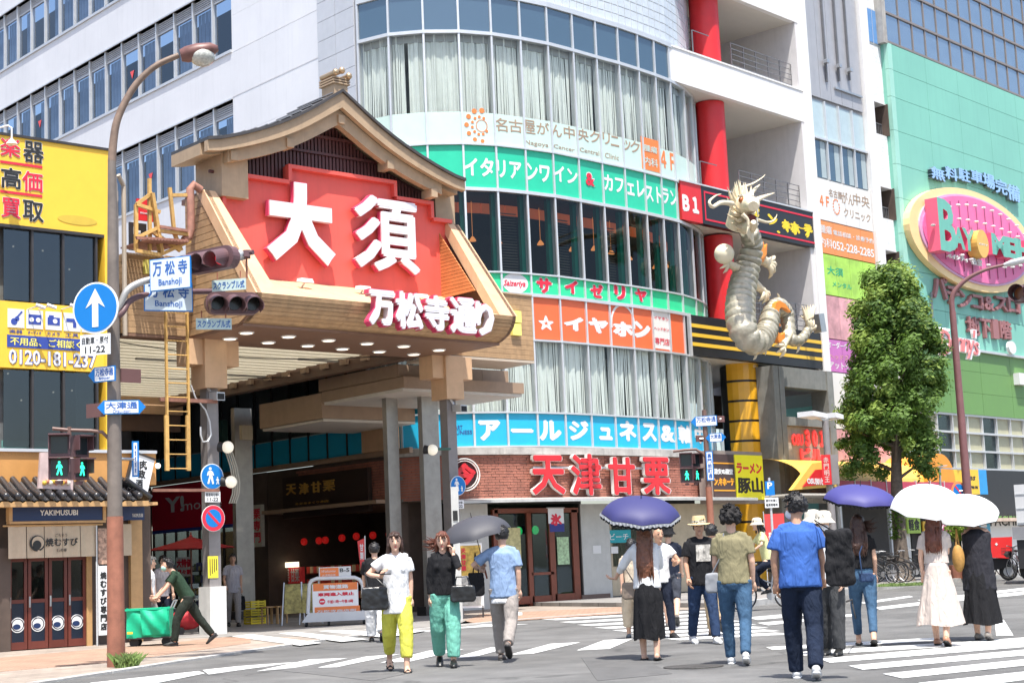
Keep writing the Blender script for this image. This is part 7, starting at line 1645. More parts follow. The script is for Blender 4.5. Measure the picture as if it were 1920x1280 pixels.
# pole with tall lamps and a red vertical banner box
q=at_range(1555,900,52.0); base=Vector((q.x,q.y,.12)); s=thing('twin_lamp_post','grey post with two white flat lamps and a red vertical sign box','street lamp',base); zt=at_range(1555,788,52).z
MB().lathe(base,[(.13,0),(.11,zt-.12)],12).build('post',m_colm,s,smooth=40); u_=FR.u
for sx,w_ in ((-1,.8),(1,.45)):
    c=Vector((base.x,base.y,zt+.1))+u_*(sx*.55*w_/.6); c.z+=.05; MB().hexa([c+u_*x+FR.n*y+Vector((0,0,z)) for x,y,z in ((-w_/2,.3,-.06),(w_/2,.3,-.1),(w_/2,-.3,-.1),(-w_/2,-.3,-.06),(-w_/2,.3,.1),(w_/2,.3,.04),(w_/2,-.3,.04),(-w_/2,-.3,.1))]).build('lamp_head',m_print_w,s); MB().obox(Vector((base.x,base.y,zt)),c,.08,.08).build('lamp_arm',m_steel,s)
F_,p=Fat(1551,880,51.8,0); zt2=at_range(1551,852,51.8).z; zb2=at_range(1551,908,51.8).z; MB().box(F_,-.16,.12,zb2,zt2,-.1,.0).build('sign_box',m_red,s); mb=MB(); mb.text(F_,'赤門明王',-.1,zb2+.06,.06,zt2-.06,0,.01,bold=.02,vert=True); mb.build('lettering',mat('pale_pink_print',(.7,.45,.4),.5),s); MB().box(F_,.125,.36,zb2,zt2,-.3,-.1).build('sign_side',m_colm,s)
# parking sign pole
q=at_range(1446,960,46.0); base=Vector((q.x,q.y,.12)); s=thing('parking_sign_pole','thin white pole with a blue parking sign and a white plate','traffic sign',base); z=at_range(1446,895,46).z
MB().tube([base,Vector((base.x,base.y,z))],.035,8).build('pole',m_alu,s); F_,p=Fat(1443,915,46,10); MB().box(F_,-.13,.13,p.z-.2,p.z+.2,0.04,.06).build('blue_plate',m_sblue,s); mb=MB(); mb.text(F_,'P',-.07,p.z-.02,.07,p.z+.17,.06,.065,bold=.02); mb.build('lettering',m_swhite,s); F_,p=Fat(1447,942,46,0); MB().box(F_,-.19,.19,p.z-.14,p.z+.14,.04,.06).build('white_plate',m_swhite,s); mb=MB(); mb.text(F_,'原付を除く',-.16,p.z+.02,.16,p.z+.1,.06,.065,bold=.02); mb.text(F_,'軽車両専用',-.16,p.z-.1,.16,p.z-.02,.06,.065,bold=.02); mb.build('lettering',m_print_k,s)
# nobori banner red near ramen
F_,p=Fat(1453,990,47,0); s=thing('banner','red banner flag behind the parking sign pole','banner',Vector((p.x,p.y,.12))); MB().box(F_,-.28,.28,p.z-.5,p.z+.42,0,.01).build('cloth',mat('red_cloth',(.65,.06,.06),.7,var=.1),s); mb=MB(); mb.text(F_,'発売中',-.2,p.z-.4,.2,p.z-.1,.01,.015,bold=.04); mb.build('lettering',m_print_w,s); MB().tube([F_.pt(-.3,0.12,0),F_.pt(-.3,p.z+.5,0)],.015,6).build('pole',m_alu,s)
# ================= street clutter by the gate =================
# barricade board
Fb2,p=Fat(632,1168,37.2,0); zg=.02
s=thing('road_closed_board','orange and white wheeled road closed board in the alley entrance','barricade',Vector((p.x,p.y,zg)))
def bx_(x0,x1,y0,y1,d0,d1,m,nm,par=None):
    a0=Fb2.px(x0,(y0+y1)/2,d1)[0]; a1=Fb2.px(x1,(y0+y1)/2,d1)[0]; xm=(x0+x1)/2; return MB().box(Fb2,a0,a1,Fb2.px(xm,y1,d1)[1],Fb2.px(xm,y0,d1)[1],d0,d1).build(nm,m,par or s)
pl=[Fb2.px(x,y) for x,y in ((577,1150),(580,1095),(584,1088),(594,1084),(665,1082),(674,1086),(680,1096),(683,1148))]
m_bf=mat('board_frame_white',(.62,.63,.64),.4,var=.06)
MB().tube([Fb2.pt(a,h,0) for a,h in pl],.045,8).build('frame',m_bf,s,smooth=60)
bx_(586,672,1093,1154,-.03,0,m_swhite,'panel'); o_=bx_(587,670,1092,1106,0,.006,m_print_o,'orange_strip'); bx_(590,675,1136,1151,0,.006,m_print_o,'orange_strip')
mb=MB(); mb.tpx(Fb2,'買物道路',606,1104,653,1094,.007,.012,bold=.04); mb.tpx(Fb2,'万松寺商店街',594,1148,668,1140,.007,.012,bold=.02); mb.build('lettering',m_print_w,s)
mb=MB(); mb.tpx(Fb2,'車両進入禁止',596,1118,664,1108,.0,.006,bold=.05); mb.tpx(Fb2,'午前11時〜午後10時',614,1131,662,1122,.0,.006,bold=.03); mb.build('lettering',m_print_r,s); a,h=Fb2.px(604,1127); MB().prism(Fb2,ellpts(a,h,.07,.07,20),0,.007).build('no_entry_mark',m_print_r,s); MB().box(Fb2,a-.05,a+.05,h-.012,h+.012,.007,.01).build('no_entry_bar',m_swhite,s)
t_=bx_(598,658,1062,1084,-.03,0,m_bf,'top_plate'); bx_(600,635,1064,1082,0,.006,m_print_o,'orange_plate',t_); mb=MB(); mb.tpx(Fb2,'B-5',637,1072,655,1064,0,.006,bold=.02); mb.build('lettering',m_print_k,t_); mb=MB(); mb.tpx(Fb2,'Welcome',603,1073,629,1067,.006,.01,bold=.0,shear=.3); mb.tpx(Fb2,'大須商店街',604,1080,629,1075,.006,.01,bold=.0); mb.build('lettering',m_print_w,t_)
a0=Fb2.px(566,1160)[0]; a1=Fb2.px(692,1160)[0]; MB().prism(Fb2,[(a0,.12),(a1,.12),(a1-.1,.32),(a0+.15,.32)],-.4,.3).build('base',m_bf,s)
for a in (a0+.1,a1-.12,(a0*.6+a1*.4)):
    for d in (.22,-.3): MB().lathe(Fb2.pt(a,.075,d),[(.055,-.025),(.055,.025)],10,axis=tuple(Fb2.u)).build('castor_wheel',m_black,s)
# A-frame chestnut sign stands
for x,nm in ((550,'folding display easel with a chestnut picture left of the road closed board'),(583,'second folding easel partly hidden behind the road closed board')):
    F_,p=Fat(x,1150,38.6,0); s=thing('display_easel',nm,'sign stand',Vector((p.x,p.y,.02)))
    for sx in (-1,1): MB().tube([F_.pt(sx*.27,.03,.25),F_.pt(sx*.2,1.02,0)],.018,6).build('leg',m_steel,s); MB().tube([F_.pt(sx*.27,.03,-.3),F_.pt(sx*.2,1.02,0)],.018,6).build('leg',m_steel,s)
    mb=MB(); mb.hexa([F_.pt(-.21,.3,.2),F_.pt(.21,.3,.2),F_.pt(.21,.3,.18),F_.pt(-.21,.3,.18),F_.pt(-.18,.98,.03),F_.pt(.18,.98,.03),F_.pt(.18,.98,.01),F_.pt(-.18,.98,.01)]); mb.build('picture',mat('chestnut_picture',(.45,.38,.12),.6,var=.5,scale=9),s)
p=at_range(478,1160,41); s=thing('crate_stack','yellow plastic crates piled outside the chestnut shop','crate',Vector((p.x,p.y,.02)))
m_yc=mat('yellow_crate',(.7,.55,.03),.5,var=.1)
for k in range(3):
    z=.03+k*.2; mb=MB()
    for (x0,x1,y0,y1) in ((-.22,.22,-.16,-.14),(-.22,.22,.14,.16),(-.22,-.2,-.14,.14),(.2,.22,-.14,.14)):
        for q in range(3): mb.wbox(p.x+x0,p.x+x1,p.y+y0,p.y+y1,z+q*.06,z+q*.06+.04)
    for cx in(-.2,.2):
        for cy in(-.15,.15): mb.wbox(p.x+cx-.02,p.x+cx+.02,p.y+cy-.02,p.y+cy+.02,z,z+.17)
    mb.wbox(p.x-.2,p.x+.2,p.y-.14,p.y+.14,z-.005,z); mb.build('crate',m_yc,s)
for x in (505,524):
    p=at_range(x,1150,40.5); s=thing('stool','small orange wooden stool %s of the yellow crates'%('just right' if x<510 else 'further right'),'stool',Vector((p.x,p.y,.02)))
    MB().wbox(p.x-.16,p.x+.16,p.y-.16,p.y+.16,.42,.45).build('seat',m_tim,s)
    for sx in(-.13,.13):
        for sy in(-.13,.13): MB().wbox(p.x+sx-.015,p.x+sx+.015,p.y+sy-.015,p.y+sy+.015,.02,.42).build('leg',m_tim,s)
# red nobori near the shop, black rack stand
F_,p=Fat(684,1060,38,0); s=thing('banner','narrow red leaning banner beside the woman in white','banner',Vector((p.x,p.y,.02))); mb=MB(); mb.prism(F_,[F_.px(*q) for q in ((676,1065),(682,1064),(685,1008),(670,1014))],-.005,.005); mb.build('cloth',mat('red_cloth',(.65,.06,.06),.7,var=.1),s); MB().tube([F_.pt(F_.px(684,1100)[0],.02,0),F_.pt(F_.px(684,1004)[0],F_.px(684,1004)[1],0)],.015,6).build('pole',m_alu,s); mb=MB(); mb.text(F_,'甘栗',F_.px(675,1040)[0],F_.px(675,1050)[1],F_.px(682,1040)[0],F_.px(675,1018)[1],.006,.01,bold=.03,vert=True); mb.build('lettering',m_print_w,s)
F_,p=Fat(880,1040,38.0,0); s=thing('menu_board_stand','white stand with chestnut posters behind the man with the umbrella','sign stand',Vector((p.x,p.y,.02))); MB().box(F_,-.28,.3,.25,1.75,-.05,0).build('board',m_swhite,s); MB().box(F_,-.25,.27,1.0,1.7,0,.01).build('poster',mat('chestnut_poster',(.75,.5,.1),.5,var=.5,scale=7),s); mb=MB(); mb.text(F_,'天津甘栗',-.2,1.1,-.08,1.65,.01,.015,bold=.05,vert=True); mb.build('lettering',m_print_r,s); MB().box(F_,-.22,.24,.3,.95,0,.01).build('poster',mat('pale_poster',(.6,.6,.55),.5,var=.4,scale=9),s)
for a in(-.25,.27): MB().box(F_,a-.02,a+.02,.02,.3,-.04,0).build('leg',m_dark,s)
F_,p=Fat(962,1100,38.6,0); s=thing('white_notice_stand','narrow white stand near the red wooden shop door','sign stand',Vector((p.x,p.y,.02))); MB().box(F_,-.1,.02,.2,1.55,-.03,0).build('post',m_swhite,s); MB().lathe((p.x,p.y,.02),[(.2,0),(.2,.05),(.05,.08)],14).build('base',m_swhite,s)
F_,p=Fat(856,985,36.2,0); s=thing('street_plate_column','white column with small black number plates by the right gate column','column',Vector((p.x,p.y,.02))); a0,_=F_.px(848,1000); a1,_=F_.px(862,1000); MB().box(F_,a0,a1,.02,3.0,-.2,0).build('shaft',m_pier,s)
for y in (966,992): _,h=F_.px(855,y); MB().box(F_,a0+.03,a1-.03,h-.11,h+.11,0,.02).build('number_plate',m_black,s)
# green cart
cp_=G(285,1209,.02); ca_=view_az(285)
s=thing('delivery_cart','bright green covered delivery cart pushed by the uniformed worker','cart',cp_)
F_=Fo(cp_.x,cp_.y,ca_-90-8); m_gc=mat('bright_green_tarp',(.0,.42,.22),.5,var=.08,scale=3,bump=.6,bscale=5)
def bulge(a0,a1,h0,h1,d0,d1,nm,n=12,sk=0):
    mb=MB(); rr=random.Random(3); vs=[];fs=[]
    for j in range(n+1):
        for i in range(n+1):
            u,v=i/n,j/n; vs.append(F_.pt(a0+(a1-a0)*u+sk*v,h0+(h1-h0)*v-.05*math.sin(3.14*u)*v, d1+.05*math.sin(3.14*u)*math.sin(3.14*v)+.02*math.sin(u*11+v*7)))
    for j in range(n):
        for i in range(n): fs.append([j*(n+1)+i,j*(n+1)+i+1,(j+1)*(n+1)+i+1,(j+1)*(n+1)+i])
    mb.add(vs,fs); mb.box(F_,a0+.01,a1-.01,h0+.01,h1-.05,d0,d1-.03); return mb.build(nm,m_gc,s,smooth=50)
bulge(-.42,.36,.17,.72,-.35,.25,'cover',sk=.0); bulge(-.12,.37,.22,.7,.26,.32,'flap',sk=-.05)
mb=MB(); mb.box(F_,-.44,.37,.665,.70,-.36,.29); mb.build('cover_top',m_gc,s)
for a in (-.3,.28):
    for d in (.15,-.25): MB().lathe(F_.pt(a,.09,d),[(.085,-.025),(.085,.025)],14,axis=tuple(F_.n)).build('wheel',m_black,s)
MB().box(F_,-.4,.35,.15,.18,-.33,.26).build('chassis',m_dark,s); MB().tube([F_.pt(.37,.68,-.2),F_.pt(.44,.82,-.2),F_.pt(.44,.82,.2),F_.pt(.37,.68,.2)],.015,6).build('handle',m_steel,s); MB().box(F_,-.40,-.3,.25,.29,.3,.31).build('yellow_tag',m_yellow,s)
cp2=at_range(352,1185,36); s=thing('red_bag_cart','red covered trolley in front of the phone shop','cart',Vector((cp2.x,cp2.y,.02))); MB().ball((cp2.x,cp2.y,.35),.4,14,8,sc=(1,.6,.6)).build('cover',mat('red_tarp',(.5,.02,.03),.5,var=.1,bump=.5,bscale=6),s,smooth=True); 
for dx in(-.25,.25): MB().lathe((cp2.x+dx,cp2.y-.15,.1),[(.08,-.02),(.08,.02)],12,axis=(0,1,0)).build('wheel',m_black,s)
# ================= bicycles =================
m_bf1=mat('bike_frame_silver',(.45,.45,.46),.3,metal=.6); m_tyre=mat('tyre_rubber',(.02,.02,.02),.8)
def torus(mb,c,ax,r0,r1,n=26,k=6):
    c=Vector(c);ax=Vector(ax).normalized();u=Vector((0,0,1));v=ax.cross(u).normalized();vs=[];fs=[]
    for i in range(n):
        t=2*math.pi*i/n; e=u*math.cos(t)+v*math.sin(t)
        for j in range(k): s_=2*math.pi*j/k; vs.append(c+e*(r0+r1*math.cos(s_))+ax*r1*math.sin(s_))
    for i in range(n):
        for j in range(k): fs.append([i*k+j,((i+1)%n)*k+j,((i+1)%n)*k+(j+1)%k,i*k+(j+1)%k])
    return mb.add(vs,fs)
def bike(loc,rz,label,frame,group=None,basket=True):
    b=thing('bicycle',label,'bicycle',(0,0,0),group=group); A=(0,1,0)
    for x in (-.52,.52):
        w_=torus(MB(),(x,0,.33),A,.315,.018).build('wheel',m_tyre,b,smooth=True); torus(MB(),(x,0,.33),A,.295,.008,22,4).build('rim',m_bf1,w_)
        mb=MB()
        for k in range(12): t=k*.5236; mb.tube([(x,0,.33),(x+.29*math.cos(t),0,.33+.29*math.sin(t))],.003,3,cap=False)
        mb.build('spokes',m_bf1,w_)
    mb=MB(); 
    for a,c in (((-.52,0,.33),(-.12,0,.3)),((-.12,0,.3),(.38,0,.62)),((-.12,0,.3),(-.2,0,.8)),((-.52,0,.33),(-.18,0,.72)),((.52,0,.33),(.38,0,.95)),((-.18,0,.55),(.39,0,.8))): mb.tube([a,c],.017,7)
    mb.build('frame',frame,b)
    MB().tube([(.25,-.27,1.0),(.38,-.2,1.02),(.38,0,.96),(.38,.2,1.02),(.25,.27,1.0)],.013,7).build('handlebar',m_bf1,b); MB().ball((-.21,0,.84),.12,10,6,sc=(1.2,.65,.35)).build('saddle',m_black,b,smooth=True)
    MB().tube([(-.9,0,.4),(-.75,0,.6),(-.52,0,.69),(-.3,0,.62)],.02,6).build('mudguard',m_dark,b); MB().lathe((-.12,0,.3),[(.09,-.02),(.09,.02)],12,axis=A).build('crank',m_bf1,b)
    if basket:
        mb=MB()
        for z in (.75,.85,.95): mb.tube([(.5,-.16,z),(.78,-.16,z),(.78,.16,z),(.5,.16,z),(.5,-.16,z)],.006,4)
        for k in range(6): mb.tube([(.52+.05*k,-.16,.75),(.52+.05*k,-.16,.95)],.005,4); mb.tube([(.52+.05*k,.16,.75),(.52+.05*k,.16,.95)],.005,4)
        mb.tube([(.5,0,.75),(.78,0,.75)],.1,4); mb.build('basket',m_dark,b)
    b.location=loc; b.rotation_euler=(0,0,rz); return b
fr2=[mat('bike_frame_black',(.02,.02,.022),.3),m_bf1,mat('bike_frame_blue',(.03,.08,.4),.3)]
gpk='bicycles parked on the far pavement'
b0=None
spots=[(1652,1088,52.0,'black bicycle parked left of the tree trunk'),(1664,1088,53,'second black bicycle left of the tree trunk'),(1672,1090,54,'bicycle leaning close to the left side of the tree trunk'),(1712,1088,54,'bicycle just right of the tree trunk'),(1722,1088,55,'bicycle behind the woman in the beige dress'),(1872,1072,57,'bicycle with a silver frame below the red delivery box'),(1862,1070,59,'bicycle behind the dark dressed woman with white umbrella'),(1890,1068,60,'black bicycle right of the silver one by the red delivery box'),(1905,1075,56,'blue bicycle near the right edge of the picture'),(1916,1082,52,'bicycle at the right picture edge near the kerb')]
for i,(x,y,r_,lb) in enumerate(spots):
    q=at_range(x,y,r_); L_=(q.x,q.y,.12); rz=R(6+(70 if i<5 else 20)+i*13%40)
    if i in (0,5): proto=bike(L_,rz,lb,fr2[0] if i==0 else fr2[1],group=gpk)
    else: c=copy_tree(proto); c.location=L_; c.rotation_euler=(0,0,rz); c['label']=lb
# delivery motorbike with red box, grey truck tail at the edge
q=at_range(1880,1050,55.5); s=thing('delivery_scooter','delivery scooter with a large red box parked on the far pavement','scooter',Vector((q.x,q.y,.12))); F_=Fo(q.x,q.y,view_az(1880)-90)
MB().prism(F_,[(-.42,.78),(.3,.72),(.36,1.42),(-.46,1.42)],-.35,.25).build('red_box',mat('red_delivery_box',(.72,.02,.02),.35,var=.03,coat=.3),s); mb=MB(); mb.prism(F_,[(-.2,1.2),(-.15,1.26),(-.1,1.2),(-.15,1.15)],.25,.26); mb.build('heart_mark',m_print_w,s)
w_=torus(MB(),F_.pt(.15,.3,0),tuple(F_.n),.22,.07).build('wheel',m_tyre,s,smooth=True); MB().lathe(F_.pt(.15,.3,0),[(.16,-.04),(.16,.04)],14,axis=tuple(F_.n)).build('rim',m_bf1,w_); w_=torus(MB(),F_.pt(-.95,.3,0),tuple(F_.n),.22,.07).build('wheel',m_tyre,s,smooth=True)
MB().prism(F_,[(-1.0,.5),(-.3,.35),(.3,.5),(.2,.75),(-.5,.75),(-.8,1.05),(-.95,1.05)],-.12,.12).build('body',m_black,s)
q=at_range(1925,960,50); s=thing('parked_truck','grey box truck cut off by the right edge of the picture','truck',Vector((q.x,q.y,0))); F_=Fo(q.x,q.y,view_az(1925)-90)
z0=at_range(1910,1000,50).z; zt=at_range(1910,908,50).z
MB().box(F_,-.3,2.2,z0+.25,zt,-4,0).build('cargo_box',mat('truck_grey_white',(.5,.5,.5),.4,var=.05),s)
for k in range(3): MB().box(F_,-.28,2.2,z0+.3+k*.42,z0+.33+k*.42,0,.02).build('rib',m_steel,s)
MB().box(F_,-.45,2.2,z0-.15,z0+.2,-1.2,-.0).build('grey_case',mat('grey_case',(.2,.2,.21),.5),s); MB().box(F_,-.35,2.2,.45,z0-.18,-3,-.1).build('chassis',m_black,s)
for a in (.05,1.9): w_=torus(MB(),F_.pt(a,.42,-.5),tuple(F_.n),.3,.11).build('wheel',m_tyre,s,smooth=True); MB().lathe(F_.pt(a,.42,-.5),[(.22,-.06),(.22,.06)],14,axis=tuple(F_.n)).build('hub',m_steel,w_)
# low shrubs by the white wall
for x,nm in ((1790,'small leafy shrub behind the woman in the sleeveless vest'),(1808,'second small shrub near the white shop front')):
    q=at_range(x,1020,56); mb=MB(); rr=random.Random(x)
    for j in range(500):
        v=Vector((rr.gauss(0,1),rr.gauss(0,1),rr.gauss(0,1))).normalized()*rr.random()**.4*.35; p=Vector((q.x,q.y,1.7))+v; a=Vector((rr.uniform(-1,1),rr.uniform(-1,1),rr.uniform(-1,1))).normalized(); b=a.cross(Vector((.3,.2,1))).normalized(); s_=.07; mb.add([p-a*s_,p+b*s_*.5,p+a*s_,p-b*s_*.5],[[0,1,2,3]])
    s=thing('shrub',nm,'shrub',Vector((q.x,q.y,.12))); mb.build('foliage',m_lf[2],s,kind='stuff'); MB().tube([(q.x,q.y,.12),(q.x,q.y,1.6)],.03,6).build('stem',m_bark,s); MB().lathe((q.x,q.y,.12),[(.2,0),(.26,.45)],12).build('pot',m_rustp2,s)
# ================= people =================
_wr={}
def solid(mb,voxel,disp=0,dsize=.12,dec=None,smooth_it=2):
    me=bpy.data.meshes.new('tmp'); me.from_pydata([tuple(v) for v in mb.v],[],mb.f); o=bpy.data.objects.new('tmp',me); C.objects.link(o)
    m=o.modifiers.new('r','REMESH'); m.mode='VOXEL'; m.voxel_size=voxel
    if smooth_it: m=o.modifiers.new('s','SMOOTH'); m.iterations=smooth_it; m.factor=.5
    if disp:
        if dsize not in _wr: t=bpy.data.textures.new('w','CLOUDS'); t.noise_scale=dsize; t.noise_depth=2; _wr[dsize]=t
        m=o.modifiers.new('d','DISPLACE'); m.texture=_wr[dsize]; m.strength=disp; m.mid_level=.5; m.texture_coords='LOCAL'
    if dec: m=o.modifiers.new('c','DECIMATE'); m.ratio=dec
    dg=bpy.context.evaluated_depsgraph_get(); r=bpy.data.meshes.new_from_object(o.evaluated_get(dg)); bpy.data.objects.remove(o); bpy.data.meshes.remove(me)
    out=MB(); out.v=[v.co.copy() for v in r.vertices]; out.f=[list(p.vertices) for p in r.polygons]; out.m=[0]*len(out.f); bpy.data.meshes.remove(r); return out
def skin(n,c): return mat(n,c,.5,var=.06,scale=14,spec=.4)
SK=skin('skin_light',(.62,.38,.27)); SK2=skin('skin_tanned',(.5,.28,.18))
def cloth(name,c,rough=.9,var=.08,bump=.15):
    k='cloth_'+name
    if k in MATS: return MATS[k]
    m=mat(k,c,rough,var=var,scale=7,bump=bump,bscale=260,spec=.2); t=m.node_tree; N=t.nodes; L=t.links.new; tc=[n for n in N if n.type=='TEX_COORD'][0]; b0=[n for n in N if n.type=='BUMP'][0]
    mp=N.new('ShaderNodeMapping'); mp.inputs['Rotation'].default_value=(.5,.35,0); mp.inputs['Scale'].default_value=(13,13,4.5); L(tc.outputs['Object'],mp.inputs[0]); n=N.new('ShaderNodeTexNoise'); n.inputs['Scale'].default_value=1; n.inputs['Detail'].default_value=2; n.inputs['Distortion'].default_value=1.2; L(mp.outputs[0],n.inputs['Vector'])
    b1=N.new('ShaderNodeBump'); b1.inputs['Strength'].default_value=.75; b1.inputs['Distance'].default_value=.035; L(n.outputs[0],b1.inputs['Height']); L(b1.outputs[0],b0.inputs['Normal']); return m
def hairm(name,c):
    k='hair_'+name
    if k in MATS: return MATS[k]
    m=mat(k,c,.38,var=.3,scale=20); t=m.node_tree; N=t.nodes; L=t.links.new; b=N['Principled BSDF']
    tc=[n for n in N if n.type=='TEX_COORD'][0]; mp=N.new('ShaderNodeMapping'); mp.inputs['Scale'].default_value=(90,90,4); L(tc.outputs['Object'],mp.inputs[0]); n=N.new('ShaderNodeTexNoise'); n.inputs['Scale'].default_value=1.5; L(mp.outputs[0],n.inputs['Vector']); bp=N.new('ShaderNodeBump'); bp.inputs['Strength'].default_value=.8; bp.inputs['Distance'].default_value=.01; L(n.outputs[0],bp.inputs['Height']); L(bp.outputs[0],b.inputs['Normal']); return m
def ik(a,t,l1,l2,pole):
    a=Vector(a);t=Vector(t);d=t-a;L_=min(d.length,(l1+l2)*.995);d.normalize();pole=Vector(pole);p=(pole-d*pole.dot(d)).normalized();x=(l1*l1-l2*l2+L_*L_)/(2*L_);h=math.sqrt(max(0,l1*l1-x*x)); e=a+d*x+p*h; return e,a+d*L_
def hand(mb,wr,d,nrm,s,curl=.35,side=1):
    d=Vector(d).normalized(); nrm=Vector(nrm); nrm=(nrm-d*nrm.dot(d)).normalized(); w=d.cross(nrm).normalized()*side
    mb.tube([wr-d*.02*s,wr+d*.03*s,wr+d*.085*s],[(.024*s,.02*s),(.04*s,.017*s),(.038*s,.014*s)],10)
    for i,(o,l) in enumerate(((-.029,.072),(-.01,.08),(.01,.076),(.028,.06))):
        b=wr+d*.08*s+w*o*s; p1=b+(d*math.cos(curl)+nrm*math.sin(curl))*l*.5*s; p2=p1+(d*math.cos(curl*2.4)+nrm*math.sin(curl*2.4))*l*.5*s; mb.tube([b-d*.01,b,p1,p2],[.0095*s,.0095*s,.0085*s,.0065*s],6)
    b=wr+d*.03*s-w*.035*s; p1=b+(d*.7-w*.55+nrm*.3).normalized()*.035*s; p2=p1+(d*.9+nrm*.5-w*.05).normalized()*.028*s; mb.tube([b+w*.012*s,b,p1,p2],[.012*s,.012*s,.01*s,.007*s],6)
def person(label,x,y,H,rho,legs=((22,8,0),(-18,30,25)),arms=(('fk',-15,6,15),('fk',15,6,20)),fem=False,lean=2,
    skinm=SK,top=None,sleeve=.55,hem=-.06,fit=1.0,bottom=None,hemz=.10,wide=1.0,skirt=None,shoes=None,shoekind='shoe',hair=('short','black'),head=(0,0),
    voxel=.010,group=None,face=True,hat=None,mask=None,glasses=False,vest=None,under=None,z=.0,barelegs=False):
    g=G(x,y,z); az=view_az(x)+180+rho; s=H/1.70
    root=thing('person',label,'person',(0,0,0),group=group)
    # legs
    def ang(a): return Vector((math.sin(R(a)),0,-math.cos(R(a))))
    hw=.088 if not fem else .085
    L=[]
    for sd,(th,kn,fp) in zip((1,-1),legs):
        hip=Vector((0,sd*hw*s,-.03*s)); kne=hip+(ang(th)+Vector((0,sd*.03,0)))*.425*s; ank=kne+(ang(th-kn)+Vector((0,-sd*.02,0)))*.40*s
        f=Vector((math.cos(R(fp)),0,-math.sin(R(fp)))); f2=Vector((math.sin(R(fp)),0,math.cos(R(fp))))
        heel=ank-f*.05*s-f2*.075*s; toe=ank+f*.17*s-f2*.075*s; L.append([hip,kne,ank,f,f2,min(heel.z,toe.z)])
    pz=-min(l[5] for l in L); P=Vector((0,0,pz))
    for l in L: 
        for i in range(3): l[i]=l[i]+P
    le=R(lean); upv=Vector((math.sin(le),0,math.cos(le))); fwv=Vector((math.cos(le),0,-math.sin(le)))
    def T(f,h,sd=0): return P+fwv*f*s+upv*h*s+Vector((0,sd*s,0))
    sw=.165 if not fem else .145; top_h=(H-pz)/s/ (math.cos(le)) if lean<25 else .78
    k_=top_h/.775
    sh=.462*k_; nk=.525*k_; hc=T(.015,.665*k_)
    yaw,pit=head; Rh=Matrix.Rotation(R(yaw),3,'Z')@Matrix.Rotation(R(pit),3,'Y')
    def Hd(v): return hc+Rh@(Vector(v)*s*(k_*.3+.7))
    arm=[]
    for sd,a in zip((1,-1),arms):
        S_=T(-.005,sh,sd*sw); l1,l2=.275*s,.245*s
        if a[0]=='fk':
            _,pt_,ab,fl=a[:4]; ud=(Vector((math.sin(R(pt_)),0,-math.cos(R(pt_))))+Vector((0,sd*math.tan(R(ab)),0))).normalized(); E_=S_+ud*l1; fd=(Vector((math.sin(R(pt_+fl)),0,-math.cos(R(pt_+fl))))+Vector((0,-sd*(a[4] if len(a)>4 else .02),0))).normalized(); W_=E_+fd*l2
        else:
            tgt=Vector(a[1])*s; E_,W_=ik(S_,tgt,l1,l2,a[2] if len(a)>2 else (-.5,sd*.8,-.6))
        arm.append((S_,E_,W_))
    fm=.92 if fem else 1.0
    # body
    b=MB()
    b.tube([T(0,-.10),T(0,-.03),T(.005,.10),T(.0,.2),T(.0,.32*k_),T(-.005,.43*k_),T(-.005,.50*k_)],[(.09*s,.075*s),(.15*s*fm,.1*s),(.135*s*fm,.09*s),(.125*s*fm*fm,.085*s),(.15*s*fm,.1*s),(.15*s*fm,.088*s),(.065*s,.06*s)],16)
    b.tube([T(-.005,.48*k_),T(.0,.56*k_),T(.01,.62*k_)],[.06*s,.052*s*fm,.05*s],12)
    b.tube([arm[0][0],T(-.005,.485*k_,.05),T(-.005,.485*k_,-.05),arm[1][0]],[.046*s,.048*s,.048*s,.046*s],10)
    for l in L: b.tube([l[0]+Vector((0,0,.05*s)),l[0],l[1].lerp(l[0],.5),l[1],l[1].lerp(l[2],.3),l[2],l[2]-l[4]*.03*s],[.09*s,.09*s*fm,.078*s*fm,.055*s*fm,.056*s*fm,.036*s,.036*s],12)
    for l in L: b.tube([l[2]-l[3]*.05*s-l[4]*.045*s,l[2]+l[3]*.02*s-l[4]*.035*s,l[2]+l[3]*.12*s-l[4]*.058*s,l[2]+l[3]*.175*s-l[4]*.065*s],[(.03*s,.028*s),(.036*s,.04*s),(.042*s,.018*s),(.025*s,.01*s)],10)
    for S_,E_,W_ in arm: b.tube([S_,S_.lerp(E_,.5),E_,E_.lerp(W_,.3),W_],[.05*s*fm,.043*s*fm,.037*s*fm,.036*s*fm,.025*s*fm],10)
    # head
    hb=MB(); hb.ball((0,0,0),1,24,16)
    vv=[]
    for v in hb.v:
        x_,y_,z_=v; lo=max(0,-z_); w_=.076*(1-.30*lo**1.3); xx=x_*(.098 if x_<0 else .088)*(1-.22*lo**1.2 if x_<0 else 1-.06*lo); vv.append(Hd((xx+.012*lo,y_*w_,z_*.117)))
    hb.v=vv; b.add(hb.v,hb.f)
    b.tube([Hd((.082,0,.022)),Hd((.098,0,-.012)),Hd((.108,0,-.026)),Hd((.088,0,-.036))],[.009*s,.011*s,.015*s,.008*s],8)
    b.ball(Hd((.075,0,-.1)),.022*s,8,6)
    for sd in (1,-1): b.ball(Hd((-.005,sd*.078,-.008)),.028*s,8,6,sc=(.6,.4,1.1))
    body=solid(b,voxel*s)
